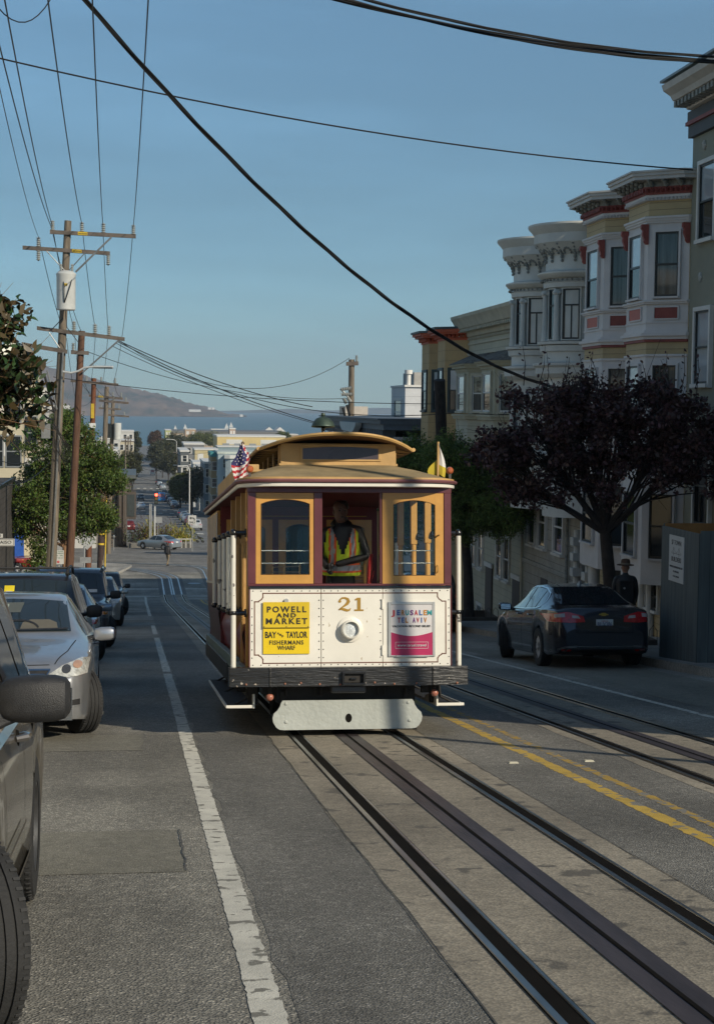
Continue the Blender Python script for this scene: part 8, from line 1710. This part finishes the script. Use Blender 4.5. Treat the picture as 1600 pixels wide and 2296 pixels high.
DSKIN = mat('dark_brown_skin', (.11, .055, .036), .5, var=.1); LSKIN = mat('light_skin', (.36, .20, .14), .5, var=.1); BJ = mat('black_jacket', (.016, .016, .018), .55, var=.3, scale=5, bump=.3, bscale=12); GT = mat('grey_trousers', (.035, .038, .038), .8, var=.15); EYE = mat('eye_dark', (.01, .008, .007), .3)
# --- grip operator inside the cable car
J = std(); J.update(wrr=(-.09, -.25, 1.06), elr=(.275, -.08, 1.13), ell=(-.24, -.04, 1.15), wrl=(-.17, -.25, 1.02), chest=(.01, -.01, 1.32), neck=(-.01, -.005, 1.47), head=(-.015, -.02, 1.56))
def col(c): return 0 if (c.z > 1.50) else 2 if c.z < .96 and abs(c.x) < .22 and c.y > -.14 else 1
base = tram.matrix_world if False else (Matrix.Translation((TX, TY, -S*TY+.014)) @ Matrix.Rotation(-A, 4, 'X')); wl = base @ Vector((.02, 1.02, .715))
t, body, me = figure('person', 'grip operator in a yellow safety vest standing at the levers inside the cable car', tuple(wl), 0, J, col, [DSKIN, BJ, GT, EYE], .12, (0, 3), handm=1)
vest = MB(); VY = mat('vest_yellow', (.50, .62, .02), .7, var=.06, scale=4, bump=.15, bscale=9); VO = mat('vest_orange', (.75, .10, .02), .7, var=.05); VS = mat('vest_silver', (.30, .31, .32), .35, .3, var=.1)
rings = []
for z, rx_, ry in ((.93, .215, .165), (.98, .215, .17), (1.04, .205, .165), (1.10, .20, .162), (1.2, .20, .162), (1.3, .205, .158), (1.38, .198, .14), (1.425, .165, .11), (1.445, .11, .085)):
    rings.append((z, rx_, ry))
n = 96; vs = []
for z, rx_, ry in rings:
    for i in range(n): a = 2*PI*i/n; vs.append((rx_*math.copysign(abs(math.cos(a))**.8, math.cos(a)), ry*math.sin(a), z))
zz = [r_[0] for r_ in rings]
fine = []; fz = [.93+.0066*i for i in range(79)]
def ringat(z):
    for (a, ra, rb), (c_, rc, rd) in zip(rings, rings[1:]):
        if z <= c_: u = (z-a)/(c_-a); return ra+(rc-ra)*u, rb+(rd-rb)*u
    return rings[-1][1:]
G = []
for z in fz:
    rx_, ry = ringat(z); G.append([((rx_+.004*math.sin(7*i+z*30))*math.copysign(abs(math.cos(2*PI*i/n))**.8, math.cos(2*PI*i/n)), (ry+.005*math.sin(5*i+z*40))*math.sin(2*PI*i/n), z) for i in range(n)])
for r_ in range(len(G)-1):
    for i in range(n):
        p = [G[r_][i], G[r_][(i+1) % n], G[r_+1][(i+1) % n], G[r_+1][i]]; c = sum((Vector(q) for q in p), Vector())/4
        front = c.y < -.03
        if front and c.z > 1.13 and abs(c.x) < (c.z-1.13)*.36: continue          # open neck
        if c.z > 1.28 and abs(c.x) > .172: continue                                    # arm holes
        m = 0; ax = abs(c.x)
        if c.z > 1.06:
            if .088 < ax < .128: m = 2
            elif .072 < ax < .146: m = 1
        if .985 < c.z < 1.045: m = 2
        elif .965 < c.z < 1.062: m = 1
        vest.add(p, [(0, 1, 2, 3)], m, True)
vest.build('safety_vest', [VY, VO, VS], t, sharp=60)
b = MB(); b.tube([(-.07, -.05, 1.44), (-.09, .0, 1.47), (-.06, .07, 1.50), (.06, .07, 1.50), (.09, .0, 1.47), (.07, -.05, 1.44)], .028, 8); b.build('collar', BJ, t)
b = MB(); b.lathe([(.079, 1.635), (.080, 1.66), (.076, 1.695), (.055, 1.72), (.001, 1.728)], (0, .008, 0), Matrix.Diagonal((1, 1.2, 1)).to_3x3(), 20); b.build('hair', EYE, t)
b = MB(); b.lathe([(.035, 0), (.055, .012), (.064, .035), (.070, .06)], (0, -.016, 1.492), Matrix.Diagonal((1, 1.22, 1)).to_3x3(), 20, 0, True, R(190), R(350)); b.build('beard', EYE, t)
# --- person with the hat on the right pavement
J = std(); J.update(anl=(-.10, -.14, .10), tol=(-.11, -.26, .04), knl=(-.10, -.10, .49), anr=(.10, .16, .12), tor=(.11, .06, .035), wrr=(.24, .02, .90))
t, body, me = figure('person', 'person in black with a brimmed brown hat walking down the right pavement', (9.62, 31.4, zr(31.4)+.155), R(172), J, lambda c: 0 if c.z > 1.50 else 1, [LSKIN, BJ, EYE], 0, (0, 2))
b = MB(); b.lathe([(.175, 1.655), (.165, 1.668), (.095, 1.672), (.092, 1.70), (.088, 1.745), (.07, 1.775), (.03, 1.785), (.001, 1.785)], (0, 0, 0), None, 24, 0); b.lathe([(.096, 1.674), (.095, 1.705)], (0, 0, 0), None, 24, 1); b.lathe([(.176, 1.654), (.10, 1.660), (.001, 1.662)], (0, 0, 0), None, 24, 0); b.build('hat', [mat('hat_brown', (.10, .055, .035), .9, var=.15), mat('hat_band', (.22, .18, .13), .8)], t)
b = MB(); b.loft([[(x*w_, y*d_, z) for x, y in [(math.cos(2*PI*i/20), math.sin(2*PI*i/20)) for i in range(20)]] for z, w_, d_ in ((.78, .22, .16), (.9, .225, .165), (1.1, .19, .15), (1.3, .215, .15), (1.42, .17, .11), (1.46, .09, .08))], 0); b.build('coat', BJ, t)
b = MB(); b.loft([[(x, y, z) for x, y in ((-.13, .12), (.13, .12), (.15, .24), (-.15, .24))] for z in (.95, 1.0, 1.3, 1.36)], 0); b.cyl((.05, .245, 1.22), (.05, .25, 1.22), .022, n=10, m=1); b.build('backpack', [mat('black_bag', (.012, .012, .012), .8), SGR], t, .02)
# --- pedestrian crossing the junction
J = std(); J.update(anl=(-.10, .22, .14), tol=(-.11, .12, .05), knl=(-.10, .02, .50), anr=(.10, -.16, .09), tor=(.11, -.28, .04), knr=(.10, -.14, .49))
t, body, me = figure('person', 'man in a black jacket and khaki trousers with a backpack walking over the rails', (atY(376, 1265, 117.5).x, 117.5, zr(117.5)+.03), R(140), J, lambda c: 0 if c.z > 1.50 else 1 if c.z > .88 else (3 if c.z < .12 else 2), [mat('brown_skin', (.12, .06, .04), .5), BJ, mat('khaki_cloth', (.21, .16, .10), .8), EYE], .2, (0, 3))
b = MB(); b.loft([[(x*w_, y*d_, z) for x, y in [(math.cos(2*PI*i/16), math.sin(2*PI*i/16)) for i in range(16)]] for z, w_, d_ in ((.86, .20, .16), (1.0, .21, .17), (1.3, .22, .16), (1.43, .15, .11))], 0); b.loft([[(x, y, z) for x, y in ((-.14, .12), (.14, .12), (.12, .28), (-.12, .28))] for z in (1.0, 1.05, 1.35, 1.42)], 0); b.build('backpack', BJ, t, .02)
b = MB(); b.lathe([(.082, 1.63), (.082, 1.68), (.06, 1.72), (.001, 1.73)], (0, .01, 0), Matrix.Diagonal((1, 1.2, 1)).to_3x3(), 14); b.build('hair', EYE, t)
# --- person pushing a pushchair in the distance
J = std(); J.update(ell=(-.22, -.1, 1.15), wrl=(-.15, -.36, 1.05), elr=(.22, -.1, 1.15), wrr=(.15, -.36, 1.05), anl=(-.1, .16, .12))
px_ = atY(430, 1200, 186).x
t, body, me = figure('person', 'distant person in dark clothes pushing a pushchair over the crossing', (px_, 186, zr(186)+.05), R(100), J, lambda c: 0 if c.z > 1.5 else 1, [LSKIN, BJ, EYE], 0, (0, 2), hands=False)
t = thing('pushchair', 'dark pushchair in front of the distant person', 'pushchair', (px_+.95, 186.1, zr(186)+.05), R(100)); b = MB(); b.loft([[(-.22, .2, .45), (.22, .2, .45), (.22, -.3, .4), (-.22, -.3, .4)], [(-.24, .3, .75), (.24, .3, .75), (.24, -.35, .55), (-.24, -.35, .55)]], 0); b.tube([(-.2, .45, 1.0), (.2, .45, 1.0)], .02, 6); b.tube([(-.2, .45, 1.0), (-.2, -.2, .2)], .02, 6); b.tube([(.2, .45, 1.0), (.2, -.2, .2)], .02, 6); b.build('seat', BJ, t)
for x, y in ((-.25, -.3), (.25, -.3), (-.25, .3), (.25, .3)): b = MB(); b.cyl((x-.02, y, .14), (x+.02, y, .14), .14, n=14); b.build('wheel', TYRE, t)
